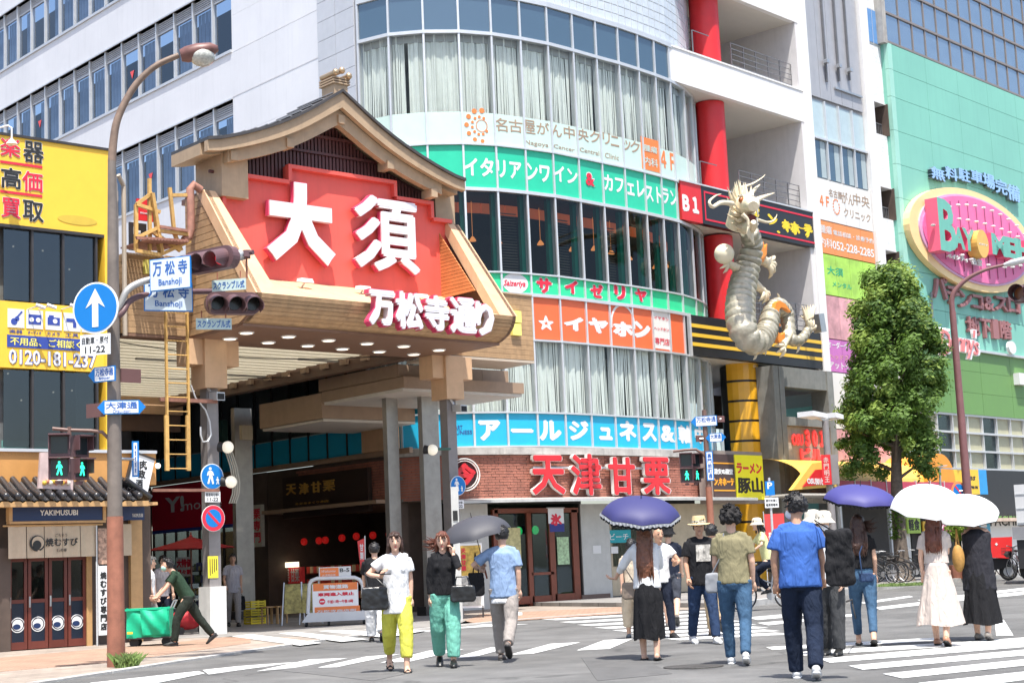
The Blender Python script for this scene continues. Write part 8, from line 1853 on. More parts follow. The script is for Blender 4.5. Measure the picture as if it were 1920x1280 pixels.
    for i,(S_,E_,W_) in enumerate(arm):
        a=arms[i]; d=(W_-E_).normalized(); hd=a[3] if a[0]=='ik' and len(a)>3 else d; nrm=a[4] if a[0]=='ik' and len(a)>4 else (fwv if a[0]=='fk' else Vector((0,0,1))); 
        if a[0]=='fk': nrm=Vector((.25,-(1,-1)[i],0))
        hand(body,W_,hd,nrm,s*(1 if not fem else .92),curl=(a[5] if a[0]=='ik' and len(a)>5 else .35),side=(1,-1)[i])
    bo=body.build('body',skinm,root,smooth=True)
    if face:
        mb=MB()
        for sd in (1,-1): mb.ball(Hd((.084,sd*.031,.012)),.0095*s,8,6,sc=(.5,1.3,.62))
        mb.build('eye',mat('dark_eye',(.02,.012,.01),.2),bo,smooth=True)
        mb=MB()
        for sd in (1,-1): mb.tube([Hd((.088,sd*.014,.034)),Hd((.088,sd*.034,.040)),Hd((.078,sd*.052,.034))],.0035*s,5)
        mb.build('eyebrow',mat('brow_brown',(.05,.03,.025),.7),bo)
        if not mask: mb=MB(); mb.tube([Hd((.08,.022,-.062)),Hd((.090,.0,-.060)),Hd((.08,-.022,-.062))],[.003*s,.0075*s,.003*s],6); mb.build('lips',mat('lip_red' if fem else 'lip_brown',(.5,.09,.09) if fem else (.36,.17,.13),.4),bo,smooth=True)
    if mask: mb=MB(); mb.ball(Hd((.045,0,-.055)),.068*s,14,10,sc=(.95,.98,.78)); mb.build('face_mask',cloth(mask[0],mask[1]),root,smooth=True)
    if glasses:
        mb=MB()
        for sd in (1,-1): mb.tube([Hd((.095,sd*.012,.012)),Hd((.09,sd*.05,.012)),Hd((0,sd*.082,.016))],.003*s,5)
        mb.build('glasses',m_black,root)
    # top
    if top:
        t=MB(); h0=hem; e=.022*fit
        t.tube([T(0,h0-.0),T(0,h0*.5+.05),T(.0,.2),T(.0,.33*k_),T(-.005,.44*k_),T(-.005,.5*k_)],[((.155*fm+e*1.1)*s,(.11+e)*s),((.15*fm+e)*s,(.105+e)*s),((.135*fm+e*1.1)*s,(.095+e)*s),((.155*fm+e*.8)*s,(.105+e*.8)*s),((.15*fm+e*.7)*s,(.092+e*.6)*s),(.072*s,.066*s)],18)
        t.tube([arm[0][0],T(-.005,.49*k_,.07),T(-.005,.49*k_,-.07),arm[1][0]],[.054*s,.052*s,.052*s,.054*s],12)
        if fem: 
            for sd in (1,-1): t.ball(T(.07,.33*k_,sd*.065),.062*s,10,8)
        if sleeve>0:
            for S_,E_,W_ in arm:
                ff=1+.3*(fit-1)
                if sleeve<=1: q=S_.lerp(E_,sleeve); t.tube([S_.lerp(E_,-.02),S_.lerp(E_,sleeve*.5),q],[.055*s*fm,.058*s*ff,.064*s*ff],12)
                else: q=E_.lerp(W_,sleeve-1); t.tube([S_,S_.lerp(E_,.5),E_,q],[.055*s*fm,.052*s*ff,.047*s*ff,.042*s*ff],12)
        if sleeve>0 or not fem: pass
        solid(t,.013*s,disp=.015,dsize=.12).build('shirt',top,root,smooth=True)
    if under: t=MB(); t.tube([T(0,hem-.07),T(0,hem)],[((.15*fm+.028)*s,.135*s),((.15*fm+.025)*s,.13*s)],18); solid(t,.014*s,disp=.02).build('undershirt',under,root,smooth=True)
    if vest: t=MB(); t.tube([T(0,vest[1]),T(0,.1),T(0,.3*k_),T(-.005,.44*k_),T(-.005,.505*k_)],[(.22*s,.17*s),(.19*s,.15*s),(.18*s,.14*s),(.185*s,.12*s),(.08*s,.075*s)],18); solid(t,.014*s,disp=.03,dsize=.15).build('vest',vest[0],root,smooth=True)
    if bottom:
        t=MB(); t.tube([T(-.005,-.11),T(-.005,-.05),T(0,.06),T(0,.12)],[(.12*s,.11*s),((.158*fm+.016)*s,.128*s),((.15*fm+.012)*s,.115*s),((.135*fm+.01)*s,.105*s)],16)
        for l in L:
            e_=l[2]+(l[1]-l[2]).normalized()*(hemz-.06)*s
            t.tube([l[0]+Vector((0,0,.03*s)),l[0]-Vector((0,0,.06*s)),l[1].lerp(l[0],.45),l[1],l[1].lerp(e_,.5),e_],[.108*s,.106*s,.09*s*(.6+.4*wide),.066*s*wide,.061*s*wide,.054*s*wide],12)
        solid(t,.013*s,disp=.017,dsize=.1).build('trousers',bottom,root,smooth=True)
    if skirt:
        m_,z0,z1,r1,r0,dr=skirt  # material, top height rel pelvis, hem world height, hem radius, waist radius, hem drift forward
        mb=MB(); n=72; rows=18; vs=[];fs=[]; hipz=pz-.03*s; zt_=pz+z0*s
        for j in range(rows+1):
            t_=j/rows; zz_=zt_+(z1*s-zt_)*t_; hipf=min(1,t_*3.2); rr_=r0+( .18-r0)*hipf if t_<.3125 else .18+(r1-.18)*((t_-.3125)/.6875)**.9
            cx_=dr*t_*s
            for i in range(n):
                u=2*math.pi*i/n; fo=1+ .07*t_*math.sin(9*u+1.3*math.sin(3*t_))+.04*t_*math.sin(17*u+2)+.02*math.sin(5*u+t_*9); vs.append((cx_+math.cos(u)*rr_*.95*fo*s,math.sin(u)*rr_*fo*s,zz_+.015*math.sin(3*u)*t_))
        for j in range(rows):
            for i in range(n): fs.append([j*n+i,j*n+(i+1)%n,(j+1)*n+(i+1)%n,(j+1)*n+i])
        mb.add(vs,fs); mb.f.append(list(range(n))); mb.m.append(0); mb.build('skirt',m_,root,smooth=True)
    if shoes:
        for l in L:
            mb=MB(); A,F_,U=l[2],l[3],l[4]
            if shoekind!='sandal': mb.tube([A-F_*.065*s-U*.045*s,A-F_*.04*s-U*.035*s,A+F_*.03*s-U*.03*s,A+F_*.12*s-U*.05*s,A+F_*.185*s-U*.058*s,A+F_*.2*s-U*.062*s],[(.02*s,.02*s),(.04*s,.045*s),(.043*s,.05*s),(.048*s,.03*s),(.035*s,.018*s),(.01*s,.008*s)],12)
            else:
                for q in (.0,.09,.14): mb.tube([A+F_*q*s-U*.075*s+Vector((0,.045*s,0)),A+F_*q*s-U*(.02 if q<.05 else .035)*s,A+F_*q*s-U*.075*s-Vector((0,.045*s,0))],[.01*s,.014*s,.01*s],6)
            o=mb.build('shoe',shoes,root,smooth=True)
            sl=MB(); sl.tube([A-F_*.068*s-U*.068*s,A-F_*.03*s-U*.068*s,A+F_*.05*s-U*.068*s,A+F_*.13*s-U*.068*s,A+F_*.2*s-U*.068*s],[(.028*s,.013*s),(.04*s,.015*s),(.038*s,.013*s),(.048*s,.012*s),(.02*s,.009*s)],12); sl.build('sole',m_print_w if shoekind=='sneaker' else m_black,o,smooth=True)
    # hair
    kind,col=hair[0],hair[1]; hm=hairm(col if kind!='curly' else 'curly_'+col,{'black':(.012,.01,.01),'brown':(.05,.022,.014),'redbrown':(.12,.035,.018),'auburn':(.16,.06,.03),'grey':(.16,.16,.16)}[col])
    if kind=='curly':
        for l_ in list(hm.node_tree.links):
            if l_.to_socket.name=='Roughness': hm.node_tree.links.remove(l_)
        hm.node_tree.nodes['Principled BSDF'].inputs['Roughness'].default_value=.8
    if kind!='bald':
        hb=MB(); ball_=MB(); ball_.ball((0,0,0),1,28,18); big_={'curly':1.28,'tousled':1.07}.get(kind,1.0)
        vs=[]
        for v in ball_.v:
            x_,y_,z_=v; fr_=max(0,min(1,(x_-.25)/.3))*max(0,min(1,(.62-z_)/.22)); lowb=max(0,min(1,(-.55-z_)/.2)); f=(1-.24*fr_)*(1-.3*lowb)
            vs.append(Hd((x_*.108*f*big_-.008,y_*.090*f*big_,z_*.118*f*(1+.12*(big_-1))+.016+.03*(big_-1))))
        hb.add(vs,ball_.f)
        if kind in('long','bob'):
            Lh=hair[2] if len(hair)>2 else .45
            hb.tube([Hd((-.05,0,.05)),Hd((-.075,0,-.06)),Hd((-.095,0,-.16))+Vector((0,0,0)),hc-fwv*.15*s-Vector((0,0,Lh*.7*s)),hc-fwv*.15*s-Vector((0,0,Lh*s))],[(.08*s,.055*s),(.1*s,.055*s),(.108*s,.05*s),(.105*s,.04*s),(.05*s,.02*s)],14)
            for sd in (1,-1): hb.tube([Hd((.0,sd*.075,.05)),Hd((.012,sd*.084,-.05)),Hd((-.01,sd*.085,-.13)),hc+Vector((0,sd*.09*s,-(.2 if kind=='bob' else .26)*s))],[.022*s,.024*s,.024*s,.008*s],8)
        if kind=='bun': hb.ball(Hd((-.11,0,-.05)),.045*s,10,8)
        hs=solid(hb,.011*s,disp={'curly':.085,'tousled':.04}.get(kind,.016),dsize={'curly':.045,'tousled':.035}.get(kind,.03),smooth_it=1)
        rr=random.Random(int(x*7+y))
        if kind in('long','bob'):
            for k in range(46):
                sd=rr.uniform(-1,1); st=Hd((-.09+.02*rr.random(),sd*.08,-.02)); zz_=(hair[2] if len(hair)>2 else .45)*rr.uniform(.75,1.08); e=hc-fwv*(.15+rr.uniform(0,.03))*s+Vector((0,sd*.10*s,-zz_*s)); m1=st.lerp(e,.5)+Vector((-.02*s,rr.uniform(-.015,.015),0)); hs.tube([st,m1,e.lerp(m1,.3)+Vector((rr.uniform(-.012,.012),rr.uniform(-.012,.012),0)),e],[.012*s,.013*s,.01*s,.002],5)
            if hair[-1]=='wind':
                for k in range(26): st=Hd((-.03,-.08,rr.uniform(-.08,.03))); e=st+Vector((rr.uniform(-.06,.02),-rr.uniform(.08,.2),rr.uniform(-.08,.06)))*s; hs.tube([st,st.lerp(e,.5)+Vector((0,0,-.02)),e],[.012*s,.009*s,.001],5)
            for k in range(18): yb_2=rr.uniform(-.06,.06); hs.tube([Hd((.07,yb_2,.105)),Hd((.094,yb_2*1.1,.075)),Hd((.096,yb_2*1.15+rr.uniform(-.01,.01),.045))],[.01*s,.008*s,.002],5)
        else:
            for k in range(90):
                t_=rr.uniform(0,6.28); ph=rr.uniform(.1,1.5); q=Vector((math.cos(t_)*math.sin(ph)*.112,math.sin(t_)*math.sin(ph)*.095,math.cos(ph)*.125+.015))*big_; 
                if q.x>.07 and q.z<.07: continue
                hs.tube([Hd(q*.93),Hd(q*1.03+Vector((rr.uniform(-.01,.02),rr.uniform(-.015,.015),rr.uniform(-.02,.005)))),Hd(q*1.04+Vector((rr.uniform(-.01,.03),rr.uniform(-.02,.02),-.02)))],[.012*s,.008*s,.001],5)
        hs.build('hair',hm,root,smooth=True)
    if hat:
        hk,hm_,band_=hat; n=28; mb=MB()
        if hk=='fedora': prof=[(.165,.045),(.16,.05),(.105,.048),(.1,.06),(.098,.12),(.085,.155),(.05,.15),(.001,.14)]
        else: prof=[(.15,.0),(.148,.006),(.108,.05),(.104,.07),(.1,.115),(.08,.145),(.04,.155),(.001,.157)]
        vs=[]
        for r_,t_ in prof:
            for j in range(n): u=2*math.pi*j/n; dz=(-.02*abs(math.cos(u)) if r_>.13 and hk=='fedora' else 0); vs.append(Hd((r_*math.cos(u)*1.05-.005,r_*math.sin(u)*.95,t_+dz+.0)))
        fs=[[i*n+j,i*n+(j+1)%n,(i+1)*n+(j+1)%n,(i+1)*n+j] for i in range(len(prof)-1) for j in range(n)]
        mb.add(vs,fs); o=mb.build('hat',hm_,root,smooth=50)
        if band_: 
            mb=MB(); vs=[Hd((r_*1.05*math.cos(2*math.pi*j/n)-.005,r_*.95*math.sin(2*math.pi*j/n),t_)) for r_,t_ in ((.103,.06),(.102,.085)) for j in range(n)]; mb.add(vs,[[j,(j+1)%n,n+(j+1)%n,n+j] for j in range(n)]); mb.build('hat_band',band_,o)
    root.location=(g.x,g.y,z); root.rotation_euler=(0,0,R(az))
    Mw=Matrix.Translation(Vector((g.x,g.y,z)))@Matrix.Rotation(R(az),4,'Z')
    return dict(root=root,M=Mw,hands=[Mw@(a[2]+(a[2]-a[1]).normalized()*.08*s) for a in arm],wr=[Mw@a[2] for a in arm],el=[Mw@a[1] for a in arm],sh=[Mw@a[0] for a in arm],T=lambda f,h,sd=0:Mw@T(f,h,sd),head=Mw@hc,s=s,R=math.hypot(g.x,g.y))
def umbrella(label,top,grip,rad,col,under=None,depth=.42,frill=None,ribs=8,group=None):
    top=Vector(top); grip=Vector(grip); ax=(top-grip).normalized(); u=ax.cross(Vector((0,1,0))).normalized(); v=ax.cross(u); t=thing('umbrella',label,'umbrella',grip,group=group)
    def shell(off,m,nm):
        n=ribs*6; rows=9; vs=[];fs=[]
        for j in range(rows+1):
            a=R(82*j/rows); r_=rad*math.sin(a)/math.sin(R(82)); h=-rad*depth*(1-math.cos(a))/(1-math.cos(R(82)))
            for i in range(n):
                th=2*math.pi*i/n; c=abs(math.sin(ribs*th/2)); k=1-.055*c*(j/rows)**1.5; vs.append(top+(u*math.cos(th)+v*math.sin(th))*(r_*k)+ax*(h+off+.02*c*(j/rows)**2*rad))
        for j in range(rows):
            for i in range(n): fs.append([j*n+i,j*n+(i+1)%n,(j+1)*n+(i+1)%n,(j+1)*n+i])
        return MB().add(vs,fs).build(nm,m,t,smooth=True),vs[-n:]
    can,rim=shell(0,col,'canopy'); 
    if under: shell(-.012,under,'canopy_lining')
    mb=MB()
    for k in range(ribs):
        th=2*math.pi*k/ribs; e=u*math.cos(th)+v*math.sin(th); pts_=[top+e*(rad*math.sin(R(82*q/5))/math.sin(R(82)))+ax*(-rad*depth*(1-math.cos(R(82*q/5)))/(1-math.cos(R(82)))-.014) for q in range(6)]; mb.tube(pts_,.003,4); mb.tube([pts_[2],top-ax*(rad*.55)],.0025,4)
    mb.build('ribs',m_steel,t)
    MB().tube([top+ax*.07,top-ax*.0,grip],[.004,.006,.006],8).build('shaft',m_dark,t); MB().tube([grip+ax*.06,grip,grip-ax*.07],[.012,.014,.011],8).build('handle',m_wood,t,smooth=60)
    if frill:
        for m,dz,nm in frill:
            mb=MB(); n=len(rim); c=sum(rim,Vector())/n; vs=[];fs=[]; N_=n*4
            for i in range(N_):
                a=rim[i//4].lerp(rim[(i//4+1)%n],(i%4)/4); o=(a-c).normalized(); w_=.008*math.sin(i*2.1); vs+= [a-ax*dz[0]+o*(dz[2]+w_*.3),a-ax*(dz[1]+.008*math.sin(i*1.3))+o*(dz[2]+w_)]
            for i in range(N_): q=(i+1)%N_; fs.append([2*i,2*q,2*q+1,2*i+1])
            mb.add(vs,fs).build(nm,m,t)
    return t
def bag(label,c,w_,h_,d_,m,rz,straps=None,cat='bag',soft=.02,name='handbag'):
    c=Vector(c); t=thing(name,label,cat,c); F_=Fo(c.x,c.y,rz); mb=MB(); z=c.z
    mb.prism(F_,[(-w_/2,z-h_/2+.03),(-w_/2+.03,z-h_/2),(w_/2-.03,z-h_/2),(w_/2,z-h_/2+.03),(w_*.44,z+h_/2-.02),(w_*.4,z+h_/2),(-w_*.4,z+h_/2),(-w_*.44,z+h_/2-.02)],-d_/2,d_/2)
    solid(mb,.014,disp=soft,dsize=.1).build('bag_body',m,t,smooth=True)
    if straps:
        for st in straps: MB().tube(st,.009,7).build('strap',m,t,smooth=60)
    return t,F_
K_=cloth
white_c=K_('white',(.72,.72,.72)); black_c=K_('black',(.014,.014,.016)); blk_leather=mat('black_leather',(.012,.012,.013),.3,var=.1,spec=.6)
jean=K_('denim',(.055,.115,.2),var=.25); jean2=K_('dark_denim',(.03,.055,.12),var=.25); navy_c=K_('navy',(.012,.016,.03)); khaki=K_('khaki_olive',(.23,.205,.12)); greyt=K_('grey_trousers',(.3,.27,.25))
crossing='pedestrians crossing the road'
# 1 woman in white top and yellow trousers
w1=person('woman in a loose white T-shirt and lime yellow trousers carrying a black bag',748,1259,1.63,4,legs=((14,4,0),(-14,26,28)),arms=(('fk',-6,8,10),('ik',(.20,-.19,1.17),(-.3,-1,-.6),(.5,.3,.8),(0,1,0),.5)),fem=True,top=white_c,sleeve=.6,hem=-.20,fit=1.5,bottom=K_('lime_yellow',(.6,.58,.09)),hemz=.16,wide=1.35,shoes=mat('black_shoe',(.015,.015,.015),.3),shoekind='sandal',hair=('bob','brown',.2),head=(0,0),group=crossing)
c=w1['T'](.08,.02,-.27); e=w1['el'][1]
bag('soft black leather tote hanging from the elbow of the woman in white',c+Vector((0,0,-.02)),.33,.27,.14,blk_leather,view_az(700)-90,[[c+Vector((-.06,.05,.1)),e+Vector((-.02,.03,.03)),e+Vector((.02,-.02,.035)),c+Vector((.1,-.09,.1))]])
ph=thing('mobile_phone','dark phone in the raised hand of the woman in white','phone',w1['hands'][1]); p=w1['hands'][1]+Vector((0,0,.03)); MB().wbox(p.x-.06,p.x+.05,p.y-.035,p.y+.035,p.z,p.z+.012).build('phone_case',m_black,ph)
# 2 woman on the phone
w2=person('woman in a black cardigan and mint green trousers talking on a phone',838,1250,1.62,0,legs=((12,4,0),(-10,18,20)),arms=(('ik',(.10,.13,1.43),(.25,.35,-1),(.0,-.15,1),(0,-1,0),.6),('fk',-4,7,8)),fem=True,top=black_c,sleeve=1.8,hem=-.02,fit=1.25,bottom=K_('mint_green',(.17,.47,.37)),hemz=.1,wide=1.5,shoes=mat('black_shoe',(.015,.015,.015),.3),hair=('long','redbrown',.36,'wind'),head=(-6,4),group=crossing)
p=w2['hands'][0]; ph=thing('mobile_phone','phone held to the ear of the woman in the black cardigan','phone',p); MB().wbox(p.x-.012,p.x+.012,p.y-.035,p.y+.035,p.z-.07,p.z+.06).build('phone_case',m_black,ph)
c=at_range(868,1112,w2['R']-.15); e=w2['sh'][0]; bag('structured black handbag on the arm of the woman with the phone',c,.32,.2,.13,blk_leather,view_az(868)-90,[[c+Vector((-.08,.06,.08)),c+Vector((-.05,.05,.2)),c+Vector((.04,-.04,.2)),c+Vector((.07,-.06,.08))]])
# 3 man with the dark umbrella
m3=person('man in a light blue shirt and grey trousers walking away under a dark umbrella',950,1238,1.68,172,legs=((14,6,0),(-20,30,40)),arms=(('ik',(.22,.30,1.14),(-.2,1,-.6),(0,0,1),(0,-1,0),1.1),('fk',-8,8,14)),top=K_('chambray_blue',(.24,.34,.52),var=.14),sleeve=.75,hem=-.12,fit=1.5,under=white_c,bottom=greyt,hemz=.08,wide=1.25,shoes=mat('grey_shoe',(.12,.1,.09),.6),hair=('short','black'),group=crossing)
tp_=at_range(884,970,m3['R']+.2); umbrella('dark grey umbrella held by the man in the blue shirt',tp_,m3['hands'][0],.46,mat('umbrella_grey',(.05,.05,.06),.6,var=.04),depth=.5)
c=at_range(893,1095,m3['R']+.1); bag('black shoulder bag at the side of the man with the dark umbrella',c,.22,.3,.1,black_c,view_az(893)-90,[[c+Vector((-.05,0,.12)),c+Vector((0,0,.4)),c+Vector((.05,0,.12))]])
# 4 behind the woman in white
person('person in black top and wide white trousers walking behind the woman in white',707,1203,1.66,180,legs=((14,5,0),(-16,22,25)),arms=(('fk',20,6,20),('fk',-14,6,12)),top=black_c,sleeve=.8,hem=-.05,fit=1.4,bottom=white_c,hemz=.09,wide=1.5,shoes=m_black,hair=('short','black'),face=False,voxel=.012,group=crossing)
# 5 far man
m5=person('man in a grey shirt walking out of the arcade with a black bag',438,1174,1.73,8,legs=((12,4,0),(-10,16,10)),arms=(('fk',-6,7,10),('fk',6,10,45)),top=K_('grey_shirt',(.36,.34,.36)),sleeve=.65,hem=-.12,fit=1.3,bottom=greyt,hemz=.07,wide=1.15,shoes=m_black,hair=('short','black'),voxel=.013,z=.02,skinm=SK2)
bag('black carrier bag in the hand of the man leaving the arcade',m5['hands'][0]+Vector((0,0,-.25)),.2,.34,.08,black_c,view_az(452)-90,[[m5['hands'][0]+Vector((-.04,0,-.1)),m5['hands'][0],m5['hands'][0]+Vector((.04,0,-.1))]])
# 6 worker with the cart
m6=person('masked worker in dark green pushing the green cart',352,1209,1.68,-84,legs=((28,22,-4),(-30,8,38)),arms=(('ik',(.62,.2,.80),(-.4,.6,-.7),(1,0,-.3),(0,-1,0),1.0),('ik',(.62,-.2,.80),(-.4,-.6,-.7),(1,0,-.3),(0,1,0),1.0)),lean=30,top=K_('uniform_green',(.025,.05,.03)),sleeve=.65,hem=-.06,fit=1.2,bottom=K_('uniform_dark',(.022,.028,.022)),hemz=.07,wide=1.2,shoes=m_black,hair=('short','black'),mask=('mask_mint',(.35,.6,.52)),head=(0,-8),voxel=.012,z=.02)
# 7 people behind
person('person with short black hair in a grey shirt standing behind the uniformed worker',306,1190,1.7,20,arms=(('fk',5,6,20),('fk',0,6,15)),top=K_('grey_shirt',(.36,.34,.36)),bottom=navy_c,shoes=m_black,face=True,voxel=.014,z=.02)
person('person in a white shirt half hidden behind the timber screen of the rice ball shop',281,1196,1.66,90,arms=(('fk',5,6,20),('fk',0,6,15)),top=white_c,bottom=greyt,shoes=m_black,hair=('short','grey'),face=True,voxel=.014,z=.02)
# 8 woman with purple frilled umbrella
w8=person('woman in white blouse and long black skirt under a purple frilled umbrella',1221,1237,1.62,175,legs=((4,2,0),(-6,8,6)),arms=(('ik',(.22,.42,1.02),(-.4,.6,-.8),(.3,1,.1),(0,0,1),.4),('ik',(.28,.06,1.16),(-.2,-1,-.6),(0,0,1),(0,1,0),1.1)),fem=True,top=white_c,sleeve=1.45,hem=-.05,fit=1.6,skirt=(black_c,.1,.26,.19,.13,-.01),shoes=mat('black_shoe',(.015,.015,.015),.3),shoekind='sandal',hair=('long','auburn',.62),face=False,group=crossing)
tp_=at_range(1202,934,w8['R']+.05); umbrella('purple umbrella with a white and black frilled edge over the woman in the black skirt',tp_,w8['hands'][1],.475,mat('umbrella_purple',(.03,.03,.125),.6,var=.04),under=mat('umbrella_black',(.012,.012,.012),.6,var=.04),depth=.42,frill=((white_c,(.0,.035,.012),'white_frill'),(black_c,(.03,.065,.006),'black_frill')))
c=at_range(1181,1107,w8['R']+.05); e=w8['el'][0]; bag('grey brown handbag on the arm of the woman under the purple frilled umbrella',c,.2,.2,.12,mat('taupe_leather',(.22,.17,.13),.5,var=.15),view_az(1181)-90,[[c+Vector((-.05,.03,.08)),e+Vector((0,0,.03)),c+Vector((.06,-.03,.08))]])
# 9..
m9=person('bald man in a white shirt partly hidden behind the woman with the purple umbrella',1243,1196,1.66,25,legs=((14,5,0),(-12,20,20)),arms=(('ik',(.3,.12,1.12),(-.2,1,-.6),(.6,0,.6),(0,-1,0),1.0),('fk',0,7,15)),top=white_c,bottom=navy_c,shoes=m_black,hair=('bald','black'),skinm=SK2,group=crossing)
person('person in wide beige trousers mostly hidden behind the woman in the black skirt',1192,1197,1.5,185,top=K_('beige',(.5,.42,.32)),bottom=K_('beige',(.5,.42,.32)),hemz=.2,wide=1.6,shoes=mat('grey_blue_shoe',(.1,.13,.16),.6),hair=('short','black'),face=False,voxel=.013,group=crossing)
person('person in a navy shirt and black cap left of the man in the straw hat',1262,1176,1.72,178,legs=((12,4,0),(-18,28,35)),top=navy_c,sleeve=.7,bottom=K_('dark_check',(.05,.055,.07),var=.4),hemz=.45,shoes=mat('grey_shoe',(.12,.1,.09),.6),hair=('short','black'),hat=('bucket',black_c,None),face=False,voxel=.012,group=crossing)
# 11 hat man
m11=person('man in a straw fedora, black printed T-shirt and jeans walking forward',1322,1206,1.72,18,legs=((18,6,0),(-12,14,12)),arms=(('fk',4,6,25),('fk',-2,10,22)),top=black_c,sleeve=.72,hem=-.12,fit=1.75,bottom=jean2,hemz=.07,wide=1.2,shoes=mat('white_sneaker',(.6,.6,.6),.5),shoekind='sneaker',hair=('short','black'),hat=('fedora',mat('straw_weave',(.62,.47,.25),.7,var=.15,scale=60),mat('pale_hat_band',(.5,.48,.42),.7)),skinm=SK2,head=(-18,0),group=crossing)
_m=MB(); 
for _k in range(6):
    _y0=-.10+_k*.035; _m.prismw([(.137+.02*math.cos(_k-2.5)*0+.0,_y0,1.13),(.137,_y0+.033,1.13),(.150,_y0+.033,1.36),(.150,_y0,1.36)],(.012,0,0))
_r=m11['root']; _l=_r.location.copy(); _r.location=(0,0,0); _m.build('shirt_print',mat('pale_shirt_print',(.5,.47,.42),.8,var=.6,scale=14),_r); _r.location=_l
# 12 olive man
m12=person('man with curly black hair in an olive T-shirt and blue jeans seen from behind',1386,1245,1.70,178,legs=((12,4,0),(-14,18,18)),arms=(('fk',6,7,35),('fk',-4,9,18)),top=khaki,sleeve=.68,hem=-.04,fit=1.35,bottom=jean,hemz=.06,wide=1.08,shoes=mat('white_sneaker',(.6,.6,.6),.5),shoekind='sneaker',hair=('curly','black'),face=False,group=crossing)
c=m12['T'](.02,-.02,.24); s0=m12['T'](-.05,.49,.08); bag('small grey shoulder bag on the left hip of the curly haired man',c,.17,.22,.08,mat('grey_bag_cloth',(.25,.26,.28),.7),view_az(1350)-90,[[c+Vector((0,0,.1)),s0.lerp(c,.5)+Vector((-.02,-.05,.02)),s0+Vector((0,0,.03))]])
person('person in beige trousers walking away behind the curly haired man',1345,1192,1.66,180,legs=((14,4,0),(-22,32,40)),top=K_('beige',(.5,.42,.32)),bottom=K_('tan_trousers',(.42,.32,.2)),shoes=mat('brown_shoe',(.06,.04,.03),.4),face=False,voxel=.013,group=crossing)
# 14 cyclist
q=G(1437,1143); cr=math.hypot(q.x,q.y); caz=view_az(1437)+180-70
b_=bike((q.x,q.y,0),R(caz),'city bicycle with a front basket ridden by the cyclist in yellow',fr2[1])
cy=person('cyclist in a pale yellow top and beige bucket hat riding towards the left',1446,1143,1.62,-70,legs=((62,72,0),(38,78,10)),arms=(('ik',(.42,.2,.98),(-.2,1,-.6),(1,0,0),(0,0,-1),1.0),('ik',(.42,-.2,.98),(-.2,-1,-.6),(1,0,0),(0,0,-1),1.0)),lean=14,fem=True,top=K_('pale_yellow',(.62,.62,.32)),sleeve=.7,fit=1.3,bottom=navy_c,shoes=m_black,hair=('bob','black',.2),hat=('bucket',K_('beige_hat',(.55,.48,.38)),None),voxel=.013)
cy['root'].location.z=.34
# 15 man in blue
m15=person('stocky man in a blue T-shirt and dark trousers in the foreground seen from behind',1513,1272,1.73,180,lean=4,legs=((11,4,0),(-13,18,16)),arms=(('fk',-2,14,12),('fk',2,9,30)),top=K_('royal_blue',(.05,.13,.42),var=.1),sleeve=.7,hem=-.08,fit=2.1,bottom=K_('navy_trousers',(.014,.022,.045),var=.2),hemz=.05,wide=1.3,shoes=mat('white_sneaker',(.6,.6,.6),.5),shoekind='sneaker',hair=('tousled','black'),head=(58,0),skinm=SK2,mask=('mask_white',(.72,.72,.74)),glasses=True,voxel=.0095,group=crossing)
c=at_range(1574,1045,m15['R']-.25); t,_=bag('large black cloth backpack slung on the right shoulder of the man in blue',c,.27,.52,.16,K_('backpack_black',(.016,.016,.018),var=.2),view_az(1574)-90,[[c+Vector((-.08,.06,.2)),m15['sh'][1]+Vector((-.02,-.02,.08)),c+Vector((-.02,.02,.24))],[c+Vector((.02,0,.2)),c+Vector((.08,0,.05)),c+Vector((.05,0,-.16))]],soft=.05,name='backpack')
# 16 cane man
m16=person('older masked man in a beige sun hat and grey trousers with a walking stick',1563,1228,1.62,-12,legs=((8,4,0),(-4,6,4)),arms=(('fk',2,8,22),('fk',-2,6,10)),top=white_c,sleeve=1.9,hem=-.1,fit=1.35,bottom=K_('charcoal_trousers',(.05,.052,.055),var=.15),hemz=.05,wide=1.35,shoes=mat('black_shoe',(.015,.015,.015),.3),hair=('short','grey'),hat=('bucket',K_('cream_hat',(.62,.57,.48)),None),mask=('mask_white',(.72,.72,.74)),group=crossing)
h=at_range(1598,1130,m16['R']); f=G(1612,1192); cn=thing('walking_stick','thin black walking stick of the man in the beige sun hat','cane',h); MB().tube([h+Vector((-.06,.04,.02)),h+Vector((0,0,.04)),h],[.012,.012,.01],8).build('handle',m_black,cn); MB().tube([h,Vector((f.x,f.y,0))],[.009,.008],8).build('stick',m_black,cn)
person('person in a white bucket hat walking behind the man in the blue T-shirt',1540,1222,1.66,175,top=K_('beige',(.5,.42,.32)),bottom=K_('charcoal_trousers',(.05,.052,.055)),shoes=m_black,hat=('bucket',K_('cream_hat',(.62,.57,.48)),None),face=False,voxel=.013,group=crossing)
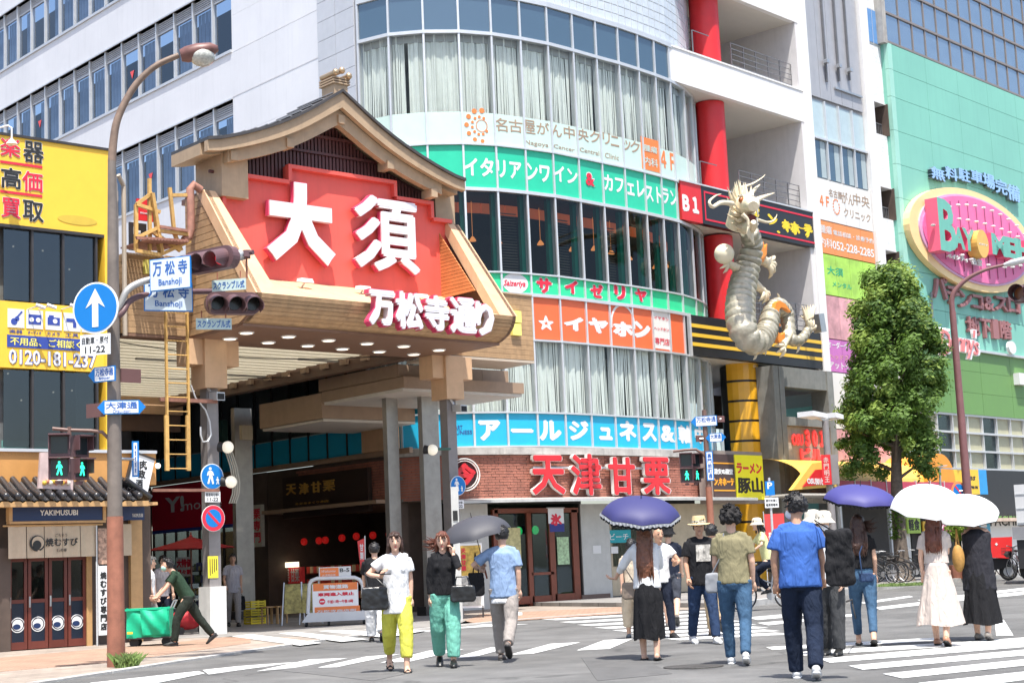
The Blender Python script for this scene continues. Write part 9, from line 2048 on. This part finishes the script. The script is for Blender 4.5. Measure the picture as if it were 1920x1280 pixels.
# 18 woman in jeans
w18=person('long haired woman in black top and blue jeans under a plain purple umbrella',1625,1211,1.62,182,legs=((16,4,0),(-14,16,22)),arms=(('ik',(.26,.1,1.2),(-.2,1,-.6),(0,0,1),(0,-1,0),1.1),('fk',2,8,20)),fem=True,top=black_c,sleeve=.5,hem=.08,fit=1.15,bottom=jean,hemz=.12,wide=1.0,shoes=mat('black_shoe',(.015,.015,.015),.3),shoekind='sandal',hair=('long','brown',.42,'wind'),face=False,group=crossing)
tp_=at_range(1613,910,w18['R']+.1); umbrella('plain purple umbrella with a thin dark lace edge over the woman in jeans',tp_,w18['hands'][0],.455,mat('umbrella_violet',(.045,.042,.19),.6,var=.04),under=mat('umbrella_black',(.012,.012,.012),.6,var=.04),depth=.4,frill=((black_c,(.0,.03,.004),'lace_edge'),))
c=at_range(1624,1082,w18['R']-.1); bag('small blue jeans coloured pouch at the back of the woman in jeans',c,.2,.12,.06,jean2,view_az(1624)-90,[[c+Vector((-.08,0,.04)),c+Vector((-.1,0,.3)),c+Vector((-.02,0,.42))]])
# 19 woman in beige dress
bd=K_('beige_dress',(.55,.47,.42),var=.06)
w19=person('woman in a pale beige midi dress walking away under a white umbrella',1768,1211,1.62,172,legs=((12,4,0),(-12,14,18)),arms=(('fk',0,10,14),('ik',(.28,.1,1.2),(-.2,-1,-.6),(0,0,1),(0,1,0),1.1)),fem=True,top=bd,sleeve=.62,hem=.11,fit=1.05,skirt=(bd,.12,.27,.29,.135,-.02),shoes=mat('tan_heel',(.4,.2,.12),.4),hair=('long','redbrown',.42),face=False,group=crossing)
tp_=at_range(1742,911,w19['R']+.05); umbrella('larger white umbrella over the woman in the beige dress',tp_,w19['hands'][1],.46,mat('umbrella_white',(.78,.78,.77),.6,var=.04),depth=.62)
# 20 woman in black vest
w20=person('woman in a charcoal long vest and black skirt under a black lined white umbrella',1846,1201,1.64,168,legs=((5,3,0),(-6,10,12)),arms=(('ik',(.25,.18,.84),(-.6,.6,-.6),(.6,-.6,-.3),(0,0,-1),.9),('ik',(.28,.15,1.2),(-.2,-1,-.6),(0,0,1),(0,1,0),1.1)),fem=True,top=None,vest=(K_('charcoal_vest',(.028,.028,.035)),-.30),skirt=(black_c,.1,.22,.24,.135,-.02),shoes=mat('grey_sneaker',(.22,.2,.18),.6),hair=('bun','black'),head=(70,0),group=crossing)
tp_=at_range(1808,931,w20['R']+.1); umbrella('smaller white umbrella with a black lining over the woman in the charcoal vest',tp_,w20['hands'][1],.44,mat('umbrella_white',(.78,.78,.77),.6,var=.04),under=mat('umbrella_black',(.012,.012,.012),.6,var=.04),depth=.55)
c=at_range(1797,1046,w20['R']-.1); t=thing('round_bag','round mustard straw bag between the two women with white umbrellas','bag',c); MB().ball(c,.14,18,12,sc=(.55,.55,1.25)).build('bag_body',mat('mustard_straw',(.45,.24,.06),.7,var=.2,scale=30),t,smooth=True); MB().tube([c+Vector((-.03,0,.15)),c+Vector((0,0,.36)),c+Vector((.04,0,.15))],.01,6).build('strap',mat('mustard_straw',(.45,.24,.06),.7),t)
